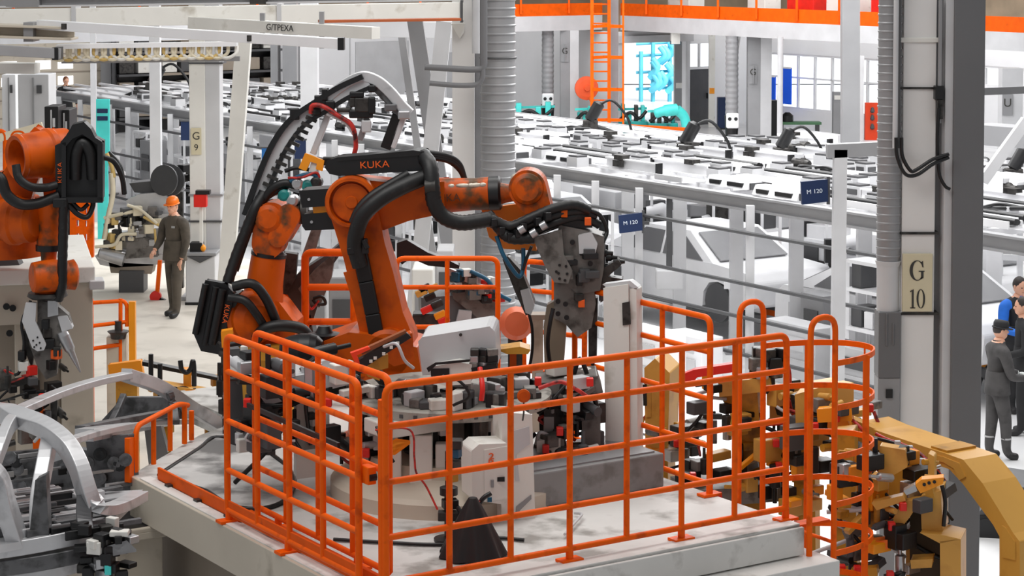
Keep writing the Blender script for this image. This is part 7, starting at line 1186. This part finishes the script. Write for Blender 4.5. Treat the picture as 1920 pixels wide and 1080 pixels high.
    if cap:
        b = B(); kind, m = cap; vs = []
        prof = [(.0, .054), (.02, .055), (.045, .047), (.06, .03), (.066, .004)] if kind == 'helmet' else [(.0, .052), (.03, .053), (.05, .046), (.054, .004)]
        rings = [[Hd(math.cos(a_) * q * .92, math.sin(a_) * q * 1.08 - .002, .02 + z_) for a_ in [j * math.tau / 20 for j in range(20)]] for z_, q in prof]; b.loft(rings)
        b.loft([[Hd(math.cos(a_) * .052 * k_, math.sin(a_) * .06 * k_ + (.022 if math.sin(a_) > .3 and k_ > 1 else 0), .018 + z_) for a_ in [j * math.tau / 20 for j in range(20)]] for k_, z_ in ((1, 0), (1.12, -.002), (1.12, .003), (1, .006))], caps=False); b.build('helmet' if kind == 'helmet' else 'cap', m, t)
    # jacket hem and collar
    b = B(); b.loft([[base + (r_ * math.cos(a_) * q * 1.15 + f * math.sin(a_) * q * .86 + Z * z_) * h for a_ in [j * math.tau / 24 for j in range(24)]] for z_, q in ((.475, .102), (.52, .098), (.6, .09), (.64, .084))]); b.build('jacket_hem', vest or up, t)
    b = B(); b.loft([[base + (r_ * math.cos(a_) * q + f * (math.sin(a_) * q + .008) + Z * z_) * h for a_ in [j * math.tau / 18 for j in range(18)]] for z_, q in ((.825, .05), (.855, .042), (.862, .04))], caps=False); b.build('collar', up, t)
    if strips:
        for s, lg in ((-1, legs[0]), (1, legs[1])): b = B(); b.lathe(W_(s * .05, .003 + lg * .27, .15), Z, [(0, .038 * h), (.012 * h, .038 * h)], 16); b.build('reflective_strip', REFL, t)
    if extra: extra(t, W_, f, r_, h)
    return t
def held(nm, m, c, size, lab, cat): b = B(); b.box(c, size, 0.4); return tag(b.build(nm, m, None, 0.01), lab, cat)
def ex_badge(t, W_, f, r_, h):
    b = B(); b.box(W_(-.05, .072, .76), (.06, .01, .03), math.atan2(f.y, f.x) - math.pi / 2); b.build('badge', REFL, t)
person('worker in orange helmet and brown grey coverall standing on the beige floor', G(329, 593, ZB), 1.8, math.radians(-125), [((-.13, .0, .62), (-.12, .05, .49)), ((.135, .03, .63), (.1, .14, .56))], (WKB, WKB, SHOE), (0.1, -.12), (0.12, -0.1), SKIN, ('helmet', HELM), HAIR, False, ex_badge)
person('worker in dark grey suit and cap seen from behind, hands held forward', G(1868, 860, 0), 1.72, math.radians(12), [((-.12, .03, .63), (-.06, .2, .6)), ((.13, .05, .61), (.04, .22, .58))], (WKG, WKG, SHOE), (-0.1, -.15), (-0.12, 0.18), GLOV, ('cap', WKK), HAIR, True)
person('worker in black clothes partly hidden at the edge of the picture', G(1919, 814, 0), 1.8, math.radians(178), [((-.13, .02, .62), (-.08, .16, .58)), ((.13, .0, .62), (.13, .05, .49))], (WKK, WKK, SHOE), (0, -.1), (0.08, -0.08), GLOV, None, HAIR)
person('worker in blue and black jacket behind the one in black', G(1906, 772, 0), 1.86, math.radians(-75), [((-.13, .02, .62), (-.08, .16, .6)), ((.13, .02, .62), (.06, .18, .6))], (WKBL, WKK, SHOE), (0.2, -.25), (0.05, 0.02), SKIN, None, HAIR, vest=WKK)
p_ = person('small far worker in black bending over the end of the overhead frame', P(124, 262, 56), 1.7, math.radians(-60), [((-.13, .1, .66), (-.12, .2, .55)), ((.13, .1, .66), (.12, .2, .55))], (WKK, WKK, SHOE), (0, -.3), (0.05, 0.02), SKIN, None, mat('auburn_hair', (130, 74, 40), .6))
b = B(); q = V(p_.location); b.box(q - V((0, 0, q.z / 2)), (1.0, 1.0, q.z)); tag(b.build('maintenance_stand', LGR), 'grey stand below the small far worker in black', 'stand')
